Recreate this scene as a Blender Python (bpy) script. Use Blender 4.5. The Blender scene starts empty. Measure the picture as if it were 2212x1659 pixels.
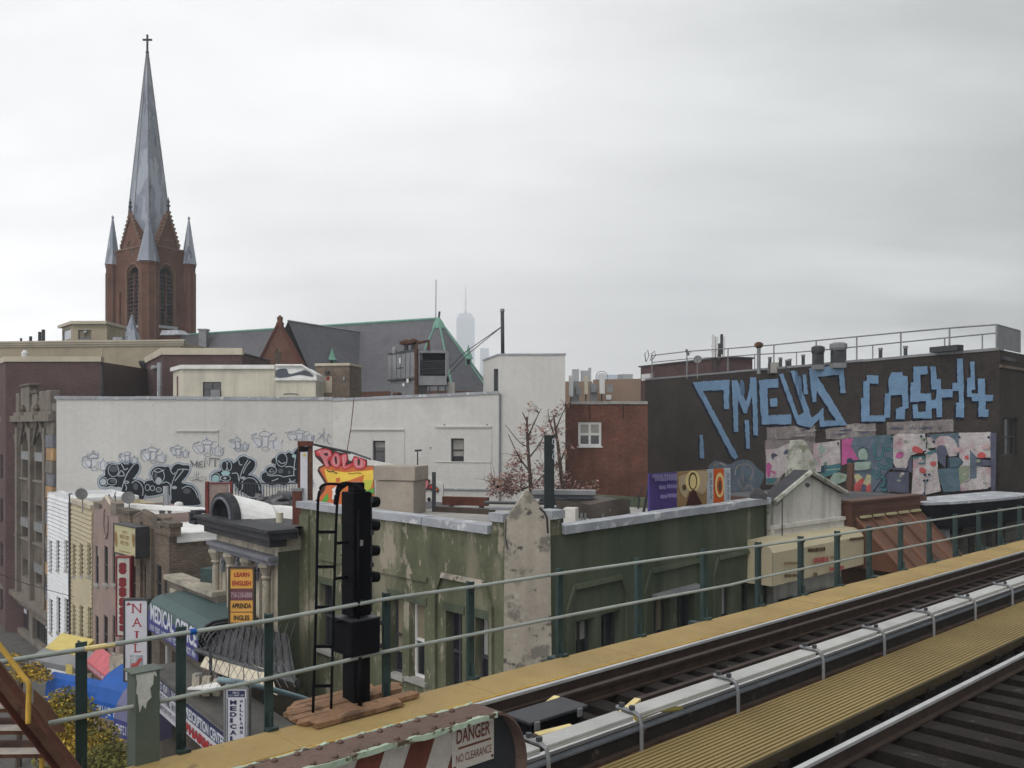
import bpy, bmesh, math, random
from mathutils import Vector, Matrix
from mathutils.geometry import tessellate_polygon
random.seed(7)
C = bpy.context.scene.collection
S = bpy.context.scene

# ------------------------------------------------------------------ camera
F, CU, HV, CZ = 1900.0, 1106.0, 920.0, 15.5      # focal length, principal column, horizon row, eye height
cam = bpy.data.cameras.new('camera'); camo = bpy.data.objects.new('camera', cam); C.objects.link(camo)
camo.location = (0, 0, CZ); camo.rotation_euler = (math.radians(90), 0, 0)
cam.sensor_width = 36; cam.lens = F / 2212 * 36; cam.shift_y = (HV - 829.5) / 2212
cam.clip_start = .1; cam.clip_end = 9000
S.camera = camo

# ------------------------------------------------------------------ world, sun, exposure
SUN_EL, SUN_AZ = math.radians(52), math.radians(200)   # azimuth clockwise from +Y
wd = bpy.data.worlds.new('World'); S.world = wd; wd.use_nodes = True
nt = wd.node_tree; nt.nodes.clear(); N = nt.nodes.new; L = nt.links.new
out = N('ShaderNodeOutputWorld'); bg = N('ShaderNodeBackground'); L(bg.outputs[0], out.inputs[0])
bg.inputs['Strength'].default_value = .1
sky = N('ShaderNodeTexSky'); sky.sky_type = 'NISHITA'; sky.sun_disc = False
sky.sun_elevation = SUN_EL; sky.sun_rotation = SUN_AZ
tc = N('ShaderNodeTexCoord'); sep = N('ShaderNodeSeparateXYZ'); L(tc.outputs['Generated'], sep.inputs[0])
def mth(op, a, b=None, clamp=False):
    m = N('ShaderNodeMath'); m.operation = op; m.use_clamp = clamp
    for i, v in enumerate((a, b)):
        if v is None: continue
        if isinstance(v, (int, float)): m.inputs[i].default_value = v
        else: L(v, m.inputs[i])
    return m.outputs[0]
zz = mth('ADD', mth('MAXIMUM', sep.outputs[2], 0), .22)
cmb = N('ShaderNodeCombineXYZ'); L(mth('DIVIDE', sep.outputs[0], zz), cmb.inputs[0]); L(mth('DIVIDE', sep.outputs[1], zz), cmb.inputs[1])
mp = N('ShaderNodeMapping'); mp.inputs['Rotation'].default_value = (0, 0, .35); mp.inputs['Scale'].default_value = (.55, 1.5, 1); L(cmb.outputs[0], mp.inputs[0])
nz = N('ShaderNodeTexNoise'); nz.inputs['Scale'].default_value = 1.1; nz.inputs['Detail'].default_value = 7; nz.inputs['Roughness'].default_value = .52; L(mp.outputs[0], nz.inputs['Vector'])
nz2 = N('ShaderNodeTexNoise'); nz2.inputs['Scale'].default_value = 3.2; nz2.inputs['Detail'].default_value = 4; L(cmb.outputs[0], nz2.inputs['Vector'])
cl = mth('ADD', mth('MULTIPLY', mth('SUBTRACT', nz.outputs['Fac'], .5), 1.25), mth('MULTIPLY', mth('SUBTRACT', nz2.outputs['Fac'], .5), .28))
# sky darkened towards the right, an added stand-in for dirty window glass
right_dim = mth('MULTIPLY', mth('ADD', sep.outputs[0], .02), 1.35, True)
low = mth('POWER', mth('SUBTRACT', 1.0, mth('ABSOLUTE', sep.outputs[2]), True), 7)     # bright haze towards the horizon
lum = mth('ADD', mth('SUBTRACT', mth('ADD', 1.0, mth('MULTIPLY', cl, .9)), mth('MULTIPLY', right_dim, .80)), mth('MULTIPLY', low, mth('SUBTRACT', .58, mth('MULTIPLY', right_dim, .75))))
rmp = N('ShaderNodeMixRGB'); L(right_dim, rmp.inputs[0]); rmp.inputs[1].default_value = (1.0, .995, .99, 1); rmp.inputs[2].default_value = (.93, 1.0, .96, 1)
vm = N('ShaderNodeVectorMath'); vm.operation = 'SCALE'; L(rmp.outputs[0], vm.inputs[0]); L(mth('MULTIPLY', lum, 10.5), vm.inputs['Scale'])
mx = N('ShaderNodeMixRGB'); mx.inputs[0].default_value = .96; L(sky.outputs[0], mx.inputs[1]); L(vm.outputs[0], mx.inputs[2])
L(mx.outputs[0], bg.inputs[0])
sl = bpy.data.lights.new('sun', 'SUN'); sl.energy = 0.7; sl.angle = math.radians(25); sl.color = (1, .97, .92)
so = bpy.data.objects.new('sun', sl); C.objects.link(so)
sdir = Vector((math.sin(SUN_AZ) * math.cos(SUN_EL), math.cos(SUN_AZ) * math.cos(SUN_EL), math.sin(SUN_EL)))
so.rotation_euler = sdir.to_track_quat('Z', 'Y').to_euler(); so.location = sdir * 100
vs = S.view_settings; vs.view_transform = 'Standard'; vs.look = 'None'; vs.gamma = 1; vs.use_curve_mapping = False; vs.exposure = 0.25
S.cycles.volume_bounces = 2
S.cycles.use_denoising = True

# ------------------------------------------------------------------ materials
M = {}
def mat(name, col, var=.18, ns=2.0, rough=.85, bump=.0, bs=30, metal=0, spots=None, streak=0, brick=None, dirt=0, spec=.3, lines=None, svec=None, bv=.2):
    """col: base colour; var: light/dark mottling; spots=(colour, scale, threshold, softness); streak: vertical runs; brick=(w,h,mortar colour,mortar size); lines=(axis 0|1, pitch, depth)"""
    m = bpy.data.materials.new(name); m.use_nodes = True; t = m.node_tree; n = t.nodes; l = t.links
    b = n['Principled BSDF']; b.inputs['Roughness'].default_value = rough; b.inputs['Metallic'].default_value = metal
    b.inputs['Specular IOR Level'].default_value = spec
    geo = n.new('ShaderNodeNewGeometry'); pos = geo.outputs['Position']
    uv = n.new('ShaderNodeUVMap'); uv.uv_map = 'UVMap'
    def noise(sc, det=5, vec=pos, scale3=None, ro=.55):
        if scale3:
            mpn = n.new('ShaderNodeMapping'); mpn.inputs['Scale'].default_value = scale3; l.new(vec, mpn.inputs[0]); vec = mpn.outputs[0]
        x = n.new('ShaderNodeTexNoise'); x.inputs['Scale'].default_value = sc; x.inputs['Detail'].default_value = det; x.inputs['Roughness'].default_value = ro
        l.new(vec, x.inputs['Vector']); return x.outputs['Fac']
    def rr(fac, a, b_, c0=0, c1=1):
        x = n.new('ShaderNodeMapRange'); x.inputs[1].default_value = a; x.inputs[2].default_value = b_; x.inputs[3].default_value = c0; x.inputs[4].default_value = c1
        l.new(fac, x.inputs[0]); return x.outputs[0]
    def mix(fac, a, b_, mode='MIX'):
        x = n.new('ShaderNodeMixRGB'); x.blend_type = mode
        for i, v in enumerate((fac, a, b_)):
            if isinstance(v, float): x.inputs[i].default_value = v
            elif isinstance(v, tuple): x.inputs[i].default_value = (*v, 1)
            else: l.new(v, x.inputs[i])
        return x.outputs[0]
    c = col; h = None
    if brick:
        w, hh, mc, ms = brick
        x = n.new('ShaderNodeTexBrick'); l.new(uv.outputs[0], x.inputs['Vector']); x.inputs['Scale'].default_value = 1
        x.inputs['Brick Width'].default_value = w; x.inputs['Row Height'].default_value = hh; x.inputs['Mortar Size'].default_value = ms
        x.inputs['Color1'].default_value = (*[v * (1 - bv) for v in col], 1); x.inputs['Color2'].default_value = (*[min(1, v * (1 + bv)) for v in col], 1); x.inputs['Mortar'].default_value = (*mc, 1)
        c = x.outputs['Color']; h = x.outputs['Fac']
    if var:
        c = mix(1.0, c, mix(rr(noise(ns), .3, .7), (1 - var,) * 3, (1 + var,) * 3), 'MULTIPLY')
        c = mix(1.0, c, mix(rr(noise(ns * 9, 3), .3, .7), (1 - var * .5,) * 3, (1 + var * .5,) * 3), 'MULTIPLY')
    if spots:
        for sc_, s_, th, so_ in ([spots] if isinstance(spots[0], tuple) and len(spots) == 4 and not isinstance(spots[1], tuple) else spots):
            f = rr(noise(s_, 8, pos, svec, .62), th, th + so_)
            c = mix(f, c, sc_)
    if streak:
        f = rr(noise(1.0, 6, pos, (2.2, 2.2, .12)), .48, .75)
        c = mix(f, c, mix(1.0, c, (1 - streak,) * 3, 'MULTIPLY'))
    if dirt:
        f = rr(noise(.7, 7), .45, .8); c = mix(f, c, mix(1.0, c, (1 - dirt, 1 - dirt, 1 - dirt * .9), 'MULTIPLY'))
    if isinstance(c, tuple): b.inputs['Base Color'].default_value = (*c, 1)
    else: l.new(c, b.inputs['Base Color'])
    hs = []
    if bump: hs.append((noise(bs, 4), bump))
    if h is not None: hs.append((h, -.5))
    if lines:
        x = n.new('ShaderNodeSeparateXYZ'); l.new(uv.outputs[0], x.inputs[0])
        mm = n.new('ShaderNodeMath'); mm.operation = 'MULTIPLY'; l.new(x.outputs[lines[0]], mm.inputs[0]); mm.inputs[1].default_value = 6.2832 / lines[1]
        sn = n.new('ShaderNodeMath'); sn.operation = 'SINE'; l.new(mm.outputs[0], sn.inputs[0])
        hs.append((sn.outputs[0], lines[2]))
    nrm = None
    for hh, st in hs:
        bp = n.new('ShaderNodeBump'); bp.inputs['Strength'].default_value = abs(st); bp.inputs['Distance'].default_value = .02; bp.invert = st < 0
        l.new(hh, bp.inputs['Height'])
        if nrm: l.new(nrm, bp.inputs['Normal'])
        nrm = bp.outputs[0]
    if nrm: l.new(nrm, b.inputs['Normal'])
    M[name] = m; return m

# ------------------------------------------------------------------ geometry helpers
UP = Vector((0, 0, 1))
def P(u, v, Y): return Vector(((u - CU) * Y / F, Y, CZ + (HV - v) * Y / F))
def Zf(x0, y0, wsrc, wimg=2212):
    k = wsrc / wimg * 2212 / 3264; ox, oy = x0 * 2212 / 3264, y0 * 2212 / 3264
    return lambda x, y: (ox + k * x, oy + k * y)
ID = lambda x, y: (x, y)
class Wall:
    """vertical plane from a left end to a right end as seen from the railway; n points to the viewer's side"""
    def __init__(s, A, B):
        s.A = Vector((A[0], A[1], 0)); s.B = Vector((B[0], B[1], 0)); s.len = (s.B - s.A).length
        s.x = (s.B - s.A).normalized(); s.n = s.x.cross(UP)
    def sz(s, u, v=HV):
        r = Vector(((u - CU) / F, 1, (HV - v) / F)); k = s.A.dot(s.n) / r.dot(s.n)
        p = r * k; return (p - s.A).dot(s.x), CZ + p.z
    def pt(s, a, z, d=0): return s.A + s.x * a + s.n * d + UP * z
    def rect(s, u0, v0, u1, v1):
        um = (u0 + u1) / 2; return s.sz(u0)[0], s.sz(u1)[0], s.sz(um, v1)[1], s.sz(um, v0)[1]
    def scale(s, u): return s.sz(u)[0] and (Vector(((u - CU) / F, 1, 0)) * (s.A.dot(s.n) / Vector(((u - CU) / F, 1, 0)).dot(s.n))).y / F
def W(u0, Y0, u1, Y1): return Wall(P(u0, HV, Y0), P(u1, HV, Y1))
def side(w, which, depth):
    """the return wall behind one end of a wall"""
    if which == 'L': return Wall(w.A - w.n * depth, w.A)
    return Wall(w.B, w.B - w.n * depth)

class MB:
    def __init__(s): s.v = []; s.f = []; s.m = []; s.cm = 0
    def face(s, pts):
        i = len(s.v); s.v += [Vector(p) for p in pts]; s.f.append(tuple(range(i, i + len(pts)))); s.m.append(s.cm)
    def hexa(s, p):  # p[0:4] bottom loop, p[4:8] top loop
        i = len(s.v); s.v += [Vector(q) for q in p]
        for a in ((3, 2, 1, 0), (4, 5, 6, 7), (0, 1, 5, 4), (1, 2, 6, 5), (2, 3, 7, 6), (3, 0, 4, 7)):
            s.f.append(tuple(i + k for k in a)); s.m.append(s.cm)
        return s
    def box(s, x0, x1, y0, y1, z0, z1):
        return s.hexa([(x0, y0, z0), (x1, y0, z0), (x1, y1, z0), (x0, y1, z0), (x0, y0, z1), (x1, y0, z1), (x1, y1, z1), (x0, y1, z1)])
    def wbox(s, w, s0, s1, z0, z1, d0, d1):
        q = [w.pt(s0, z0, d1), w.pt(s1, z0, d1), w.pt(s1, z0, d0), w.pt(s0, z0, d0)]
        h = UP * (z1 - z0); return s.hexa(q + [a + h for a in q])
    def wpx(s, w, u0, v0, u1, v1, d0, d1):
        a, b, c, d = w.rect(u0, v0, u1, v1); return s.wbox(w, a, b, c, d, d0, d1)
    def obox(s, c, ax, ay, az):
        c = Vector(c); q = [c - ax - ay, c + ax - ay, c + ax + ay, c - ax + ay]
        return s.hexa(q + [a + az * 2 for a in q])
    def prism(s, loop, off):  # loop of 3D points, extruded by off
        off = Vector(off); n = len(loop); i = len(s.v)
        s.v += [Vector(p) for p in loop] + [Vector(p) + off for p in loop]
        tri = tessellate_polygon([[Vector(p) for p in loop]])
        for t in tri:
            s.f.append(tuple(i + k for k in t)); s.m.append(s.cm); s.f.append(tuple(i + n + k for k in reversed(t))); s.m.append(s.cm)
        for k in range(n):
            j = (k + 1) % n; s.f.append((i + k, i + j, i + n + j, i + n + k)); s.m.append(s.cm)
        return s
    def flat(s, loop):
        i = len(s.v); s.v += [Vector(p) for p in loop]
        for t in tessellate_polygon([[Vector(p) for p in loop]]): s.f.append(tuple(i + k for k in t)); s.m.append(s.cm)
    def tube(s, pts, r, n=8, r2=None, cap=True):
        pts = [Vector(p) for p in pts]; k = len(pts); i0 = len(s.v)
        for j, p in enumerate(pts):
            t = (pts[min(j + 1, k - 1)] - pts[max(j - 1, 0)]).normalized()
            a = t.cross(UP) if abs(t.z) < .95 else t.cross(Vector((1, 0, 0))); a.normalize(); b = t.cross(a)
            rad = r if r2 is None else r + (r2 - r) * j / max(1, k - 1)
            for q in range(n):
                an = 2 * math.pi * q / n; s.v.append(p + (a * math.cos(an) + b * math.sin(an)) * rad)
        for j in range(k - 1):
            for q in range(n):
                a, b = i0 + j * n + q, i0 + j * n + (q + 1) % n; s.f.append((a, b, b + n, a + n)); s.m.append(s.cm)
        if cap:
            s.f.append(tuple(i0 + q for q in reversed(range(n)))); s.m.append(s.cm); s.f.append(tuple(i0 + (k - 1) * n + q for q in range(n))); s.m.append(s.cm)
        return s
    def ring(s, c, prof, n=8, rot=0):
        """lathe about the vertical through c; prof = [(r, z)]"""
        i0 = len(s.v); c = Vector(c)
        for r, z in prof:
            for q in range(n):
                a = rot + 2 * math.pi * q / n; s.v.append(Vector((c.x + r * math.cos(a), c.y + r * math.sin(a), c.z + z)))
        for j in range(len(prof) - 1):
            for q in range(n):
                a, b = i0 + j * n + q, i0 + j * n + (q + 1) % n; s.f.append((a, b, b + n, a + n)); s.m.append(s.cm)
        s.f.append(tuple(i0 + q for q in reversed(range(n)))); s.m.append(s.cm)
        s.f.append(tuple(i0 + (len(prof) - 1) * n + q for q in range(n))); s.m.append(s.cm)
        return s

ORG = {}
def props(o, label=None, cat=None, group=None, kind=None):
    for k, v in (('label', label), ('category', cat), ('group', group), ('kind', kind)):
        if v: o[k] = v
    return o
def mesh_of(name, mb, mats, org=Vector()):
    me = bpy.data.meshes.new(name); me.from_pydata([v - org for v in mb.v], [], mb.f)
    for m in (mats if isinstance(mats, (list, tuple)) else [mats]): me.materials.append(M[m])
    if isinstance(mats, (list, tuple)): me.polygons.foreach_set('material_index', mb.m)
    uvl = me.uv_layers.new(name='UVMap')
    for p in me.polygons:
        nn = p.normal
        if abs(nn.z) > .8: t, b = Vector((1, 0, 0)), Vector((0, 1, 0))
        else:
            t = UP.cross(nn).normalized(); b = UP if abs(nn.z) < .3 else nn.cross(t)
        for li in p.loop_indices:
            co = me.vertices[me.loops[li].vertex_index].co + org; uvl.data[li].uv = (co.dot(t), co.dot(b))
    me.update(); return me
def thing(name, label, cat, loc, group=None, kind=None):
    o = bpy.data.objects.new(name, None); C.objects.link(o); o.location = loc; o.empty_display_size = .3
    ORG[o.name] = Vector(loc); return props(o, label, cat, group, kind)
def part(name, mb, mats, parent, label=None, bevel=0, smooth=False, kind=None):
    org = ORG[parent.name]; o = bpy.data.objects.new(name, mesh_of(name, mb, mats, org)); C.objects.link(o); o.parent = parent
    ORG[o.name] = org; props(o, label, kind=kind); fin(o, bevel, smooth); return o
def single(name, mb, mats, label=None, cat=None, loc=None, group=None, kind=None, bevel=0, smooth=False):
    if loc is None:
        xs = [v.x for v in mb.v]; ys = [v.y for v in mb.v]; zs = [v.z for v in mb.v]
        loc = Vector(((min(xs) + max(xs)) / 2, (min(ys) + max(ys)) / 2, min(zs)))
    loc = Vector(loc); o = bpy.data.objects.new(name, mesh_of(name, mb, mats, loc)); C.objects.link(o); o.location = loc
    ORG[o.name] = loc; fin(o, bevel, smooth); return props(o, label, cat, group, kind)
def fin(o, bevel, smooth):
    if bevel:
        b = o.modifiers.new('bevel', 'BEVEL'); b.width = bevel; b.segments = 2; b.limit_method = 'ANGLE'
    if smooth: o.data.polygons.foreach_set('use_smooth', [True] * len(o.data.polygons))
def clone(src, parent, name=None, off=Vector(), mat_=None):
    o = src.copy(); C.objects.link(o); o.parent = parent; o.location = src.location + Vector(off); ORG[o.name] = ORG[src.name] + Vector(off)
    if name: o.name = name
    return o
def copy_tree(src, off, label=None):
    r = src.copy(); C.objects.link(r); r.location = src.location + Vector(off); ORG[r.name] = Vector(r.location)
    if label: r['label'] = label
    for ch in list(src.children):
        c = ch.copy(); C.objects.link(c); c.parent = r; ORG[c.name] = ORG[r.name]
        for g in list(ch.children):
            d = g.copy(); C.objects.link(d); d.parent = c; ORG[d.name] = ORG[r.name]
    return r

def front(mb, w, s0, s1, z0, z1, holes=(), rec=.15, d=0):
    """a wall face with real openings (s0,s1,z0,z1) and their reveals"""
    hs = [(max(a, s0), min(b, s1), max(c, z0), min(e, z1)) for a, b, c, e in holes]
    hs = [h for h in hs if h[1] > h[0] and h[3] > h[2]]
    ss = sorted({s0, s1, *[h[0] for h in hs], *[h[1] for h in hs]}); zs = sorted({z0, z1, *[h[2] for h in hs], *[h[3] for h in hs]})
    for i in range(len(ss) - 1):
        for j in range(len(zs) - 1):
            cs, cz = (ss[i] + ss[i + 1]) / 2, (zs[j] + zs[j + 1]) / 2
            if any(h[0] < cs < h[1] and h[2] < cz < h[3] for h in hs): continue
            mb.face([w.pt(ss[i], zs[j], d), w.pt(ss[i + 1], zs[j], d), w.pt(ss[i + 1], zs[j + 1], d), w.pt(ss[i], zs[j + 1], d)])
    for a, b, c, e in hs:
        for p, q in (((a, c), (b, c)), ((b, c), (b, e)), ((b, e), (a, e)), ((a, e), (a, c))):
            mb.face([w.pt(*p, d), w.pt(*q, d), w.pt(*q, d - rec), w.pt(*p, d - rec)])
def shell(w, z0, z1, depth, holes=(), rec=.15, s0=0, s1=None, back=True):
    """front with openings plus the side and back walls of a block"""
    mb = MB(); s1 = w.len if s1 is None else s1; front(mb, w, s0, s1, z0, z1, holes, rec)
    for a in (s0, s1): mb.face([w.pt(a, z0), w.pt(a, z0, -depth), w.pt(a, z1, -depth), w.pt(a, z1)])
    if back: mb.face([w.pt(s0, z0, -depth), w.pt(s1, z0, -depth), w.pt(s1, z1, -depth), w.pt(s0, z1, -depth)])
    return mb
def roofmb(w, z, depth, s0=0, s1=None, inset=.02):
    mb = MB(); s1 = w.len if s1 is None else s1
    mb.wbox(w, s0 + inset, s1 - inset, z - .12, z, -depth + inset, -inset); return mb
rnd_b = random.Random(21)
def window(parent, w, r, frame='frame_white', glass='glass_dark', rec=.15, fw=.06, nx=1, nz=2, sill=None, sm='stone_grey', lintel=None, lm=None, name='window', d=0):
    a, b, c, e = r; mb = MB(); o0, o1 = d - rec - .02, d - rec + .05
    mb.wbox(w, a, a + fw, c, e, o0, o1).wbox(w, b - fw, b, c, e, o0, o1).wbox(w, a + fw, b - fw, c, c + fw, o0, o1).wbox(w, a + fw, b - fw, e - fw, e, o0, o1)
    for i in range(1, nx):
        x = a + (b - a) * i / nx; mb.wbox(w, x - fw / 2, x + fw / 2, c + fw, e - fw, o0 + .005, o1 - .008)
    for i in range(1, nz):
        x = c + (e - c) * i / nz; mb.wbox(w, a + fw, b - fw, x - fw / 2, x + fw / 2, o0 + .008, o1 + .01)
    f = part(name, mb, frame, parent)
    g = MB().wbox(w, a + .01, b - .01, c + .01, e - .01, o0 - .03, o0 + .02); part('pane', g, glass, f)
    if parent.get('category') in ('house', 'building', 'shop') and (b - a) < 1.6 and rnd_b.random() < .45:
        h_ = (e - c) * rnd_b.choice((.25, .45, .5, .7)); part('blind', MB().wbox(w, a + fw, b - fw, e - fw - h_, e - fw, o0 + .021, o0 + .026), rnd_b.choice(('blind_pale', 'blind_grey', 'blind_tan')), f)
    if sill: part('sill', MB().wbox(w, a - sill, b + sill, c - .1, c + .005, d - rec + .02, d + .09), sm, f)
    if lintel: part('lintel', MB().wbox(w, a - lintel, b + lintel, e, e + .2, d - .03, d + .03), lm or sm, f)
    return f
def coping(parent, w, s0, s1, z, h=.18, over=.08, m='stone_pale', seg=1.8, name='coping_stone', depth=.35, zend=None):
    k = max(1, round((s1 - s0) / seg)); zend = z if zend is None else zend
    for i in range(k):
        a, b = s0 + (s1 - s0) * i / k, s0 + (s1 - s0) * (i + 1) / k
        za, zb = z + (zend - z) * i / k, z + (zend - z) * (i + 1) / k; j = random.uniform(-.012, .012)
        q = [w.pt(a + .008, za - h + j, over + j), w.pt(b - .008, zb - h + j, over + j), w.pt(b - .008, zb - h + j, -depth), w.pt(a + .008, za - h + j, -depth)]
        part(name, MB().hexa(q + [p + UP * h for p in q]), m, parent)
def quadtext(txt, quad, m, parent=None, name='lettering', bold=.0, single_args=None, fillw=True):
    """flat lettering stretched over quad = (bottom-left, bottom-right, top-right, top-left)"""
    cu = bpy.data.curves.new('lettering', 'FONT'); cu.body = txt; cu.size = 1; cu.offset = bold; cu.resolution_u = 3
    ob = bpy.data.objects.new('lettering', cu); C.objects.link(ob); dg = bpy.context.evaluated_depsgraph_get(); dg.update()
    me = bpy.data.meshes.new_from_object(ob.evaluated_get(dg)); C.objects.unlink(ob); bpy.data.objects.remove(ob)
    xs = [v.co.x for v in me.vertices]; ys = [v.co.y for v in me.vertices]; x0, x1, y0, y1 = min(xs), max(xs), min(ys), max(ys)
    a, b, c, d = [Vector(q) for q in quad]; mb = MB()
    mb.v = [a.lerp(b, (v.co.x - x0) / (x1 - x0)).lerp(d.lerp(c, (v.co.x - x0) / (x1 - x0)), (v.co.y - y0) / (y1 - y0)) for v in me.vertices]
    mb.f = [tuple(p.vertices) for p in me.polygons]; mb.m = [0] * len(mb.f)
    bpy.data.meshes.remove(me)
    return part(name, mb, m, parent)
def wtext(txt, w, pq, m, parent, d=.02, bold=.02, name='lettering'):
    """pq: pixels BL, BR, TR, TL on wall w"""
    q = [w.pt(*w.sz(*p), d) for p in pq]; return quadtext(txt, q, m, parent, name, bold)

def smooth(pts, k=5, closed=False):
    n = len(pts); o = []
    for i in range(n if closed else n - 1):
        g = (lambda j: pts[j % n]) if closed else (lambda j: pts[min(max(j, 0), n - 1)])
        p0, p1, p2, p3 = g(i - 1), g(i), g(i + 1), g(i + 2)
        for q in range(k):
            t = q / k; o.append(tuple(.5 * (2 * b + (c - a) * t + (2 * a - 5 * b + 4 * c - d) * t * t + (3 * b - a - 3 * c + d) * t ** 3) for a, b, c, d in zip(p0, p1, p2, p3)))
    if not closed: o.append(pts[-1])
    return o
class Paint:
    """spray paint laid in thin coats on a wall, outlines given in photo pixels"""
    def __init__(s, w, Z=ID, d=.012): s.w, s.Z, s.d, s.mb, s.mats = w, Z, d, MB(), []
    def m(s, name):
        if name not in s.mats: s.mats.append(name)
        s.mb.cm = s.mats.index(name); s.d += .0025
    def q(s, p): return s.w.sz(*s.Z(*p))
    def poly(s, pts, m, sm=False, k=4, rag=0):
        s.m(m); pts = smooth(pts, k, True) if sm else pts
        if rag:      # a hand-sprayed, slightly wavering edge
            o = []
            for a, b in zip(pts, pts[1:] + pts[:1]):
                n = max(1, int(math.hypot(b[0] - a[0], b[1] - a[1]) / 22))
                o += [(a[0] + (b[0] - a[0]) * i / n + (random.uniform(-rag, rag) if i else 0), a[1] + (b[1] - a[1]) * i / n + (random.uniform(-rag, rag) if i else 0)) for i in range(n)]
            pts = o
        s.mb.flat([s.w.pt(*s.q(p), s.d) for p in pts])
    def ell(s, x, y, rx, ry, m, n=20, rag=0): s.poly([(x + rx * math.cos(6.2832 * i / n), y + ry * math.sin(6.2832 * i / n)) for i in range(n)], m)
    def line(s, pts, wd_, m, sm=True, closed=False, rag=0):
        s.m(m); pts = smooth(pts, 4, closed) if sm and len(pts) > 2 else list(pts)
        if closed: pts = pts + [pts[0]]
        pp = [s.q(p) for p in pts]; x0, y0 = s.Z(0, 0); x1, _ = s.Z(1, 0); u, v = s.Z(*pts[0]); hw = wd_ * .5 * (x1 - x0) * s.w.scale(u)
        for i in range(len(pp)):
            pass
        L_, R_ = [], []
        for i, p in enumerate(pp):
            a, b = pp[max(i - 1, 0)], pp[min(i + 1, len(pp) - 1)]; dx, dy = b[0] - a[0], b[1] - a[1]; l = math.hypot(dx, dy) or 1
            L_.append((p[0] - dy / l * hw, p[1] + dx / l * hw)); R_.append((p[0] + dy / l * hw, p[1] - dx / l * hw))
        for i in range(len(pp) - 1):
            s.mb.face([s.w.pt(*x, s.d) for x in (L_[i], L_[i + 1], R_[i + 1], R_[i])])
    def ring(s, x, y, rx, ry, wd_, m, n=18, rag=0): s.line([(x + rx * math.cos(6.2832 * i / n), y + ry * math.sin(6.2832 * i / n)) for i in range(n)], wd_, m, False, True)
    def done(s, parent, name='graffiti', label=None):
        o = part(name, s.mb, s.mats, parent, label, kind=None if name == 'graffiti' else 'stuff'); s.mb, s.mats = MB(), []; return o
# ------------------------------------------------------------------ material list
mat('asphalt', (.05, .05, .052), .3, .8, .9, .3, 40)
mat('concrete', (.10, .097, .09), .2, 1.5, .9, .2, 30, dirt=.4)
mat('paint_white_wall', (.62, .61, .585), .06, .35, .8, .25, 9, streak=.07, dirt=.10, brick=(.22, .075, (.585, .575, .55), .008), bv=.035, spots=(((.50, .49, .47), .22, .57, .16), ((.40, .385, .36), 1.9, .69, .03)))
mat('paint_white', (.74, .74, .72), .08, 2, .6, .1, 20, dirt=.25)
mat('coating_white', (.80, .80, .79), .06, 3, .5, .2, 8, dirt=.22, spots=((.30, .30, .31), 1.1, .66, .06))
mat('paint_cream_wall', (.60, .57, .47), .07, .8, .85, .1, 12, streak=.25, dirt=.15)
mat('stucco_tan', (.36, .31, .225), .07, .6, .9, .15, 20, dirt=.2, streak=.1)
mat('trim_tan', (.48, .43, .34), .08, 1, .8, dirt=.2)
mat('brick_purple', (.085, .043, .044), .16, .5, .9, .1, 20, brick=(.22, .075, (.12, .09, .09), .01))
mat('brick_red', (.16, .058, .038), .25, .5, .9, .1, 20, brick=(.22, .075, (.14, .08, .065), .01), dirt=.35, streak=.25)
mat('brick_dark', (.034, .027, .024), .3, .35, .9, .1, 20, brick=(.22, .075, (.034, .03, .028), .01), spots=((.055, .034, .025), .12, .52, .2))
mat('brick_tan', (.19, .145, .11), .2, .6, .9, .1, 20, brick=(.24, .09, (.12, .10, .085), .014), dirt=.4)
mat('brick_church', (.13, .06, .042), .22, .4, .9, .1, 20, dirt=.35)
mat('stone_church', (.17, .105, .075), .2, .8, .9, dirt=.3)
mat('slate', (.105, .105, .12), .16, .35, .7, .2, 14, lines=(1, .3, .35), streak=.2)
mat('copper', (.15, .31, .245), .15, 2, .7, dirt=.25)
mat('spire_metal', (.20, .22, .265), .12, 1, .45, .1, 12, metal=.35, spots=(((.30, .325, .375), .5, .52, .02), ((.125, .14, .175), .8, .585, .02)), lines=(0, .5, .2), svec=(1, 1, .22))
mat('stone_gothic', (.19, .165, .14), .16, 1, .9, .3, 8, dirt=.45, streak=.2)
mat('stone_gothic_dark', (.115, .095, .075), .25, 1, .9, .3, 8, dirt=.4)
mat('stone_orange', (.40, .25, .13), .25, 1.2, .9, dirt=.3)
mat('stone_blue', (.17, .175, .20), .2, 1.2, .9, dirt=.3)
mat('siding_white', (.70, .71, .73), .06, 3, .6, dirt=.18)
mat('siding_beige', (.43, .37, .24), .08, 3, .6, dirt=.2)
mat('stucco_pink', (.30, .225, .20), .08, .8, .9, .2, 25, dirt=.25, streak=.15)
mat('stone_grey', (.33, .32, .30), .15, 2, .9, .2, 20, dirt=.3)
mat('stone_pale', (.34, .355, .385), .16, 1.6, .8, .3, 12, dirt=.3, spots=((.58, .59, .60), 2.2, .57, .05))
mat('stone_columns', (.40, .36, .29), .22, 1.2, .9, .3, 10, dirt=.4, spots=((.17, .17, .17), 2.4, .56, .1), streak=.3)
mat('paint_green_peeling', (.108, .115, .070), .2, .7, .85, .4, 14, spots=(((.068, .078, .046), .5, .52, .14), ((.20, .19, .135), .55, .54, .10), ((.30, .27, .21), 1.3, .572, .05), ((.29, .26, .20), 3.6, .61, .05)), streak=.25, svec=(1.25, 1.25, .6))
mat('paint_green', (.064, .080, .052), .14, .7, .85, .3, 14, spots=(((.098, .112, .076), .5, .45, .2), ((.20, .19, .14), .9, .64, .06), ((.27, .245, .19), 2.6, .69, .04)), streak=.3, svec=(1.3, 1.3, .45))
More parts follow.
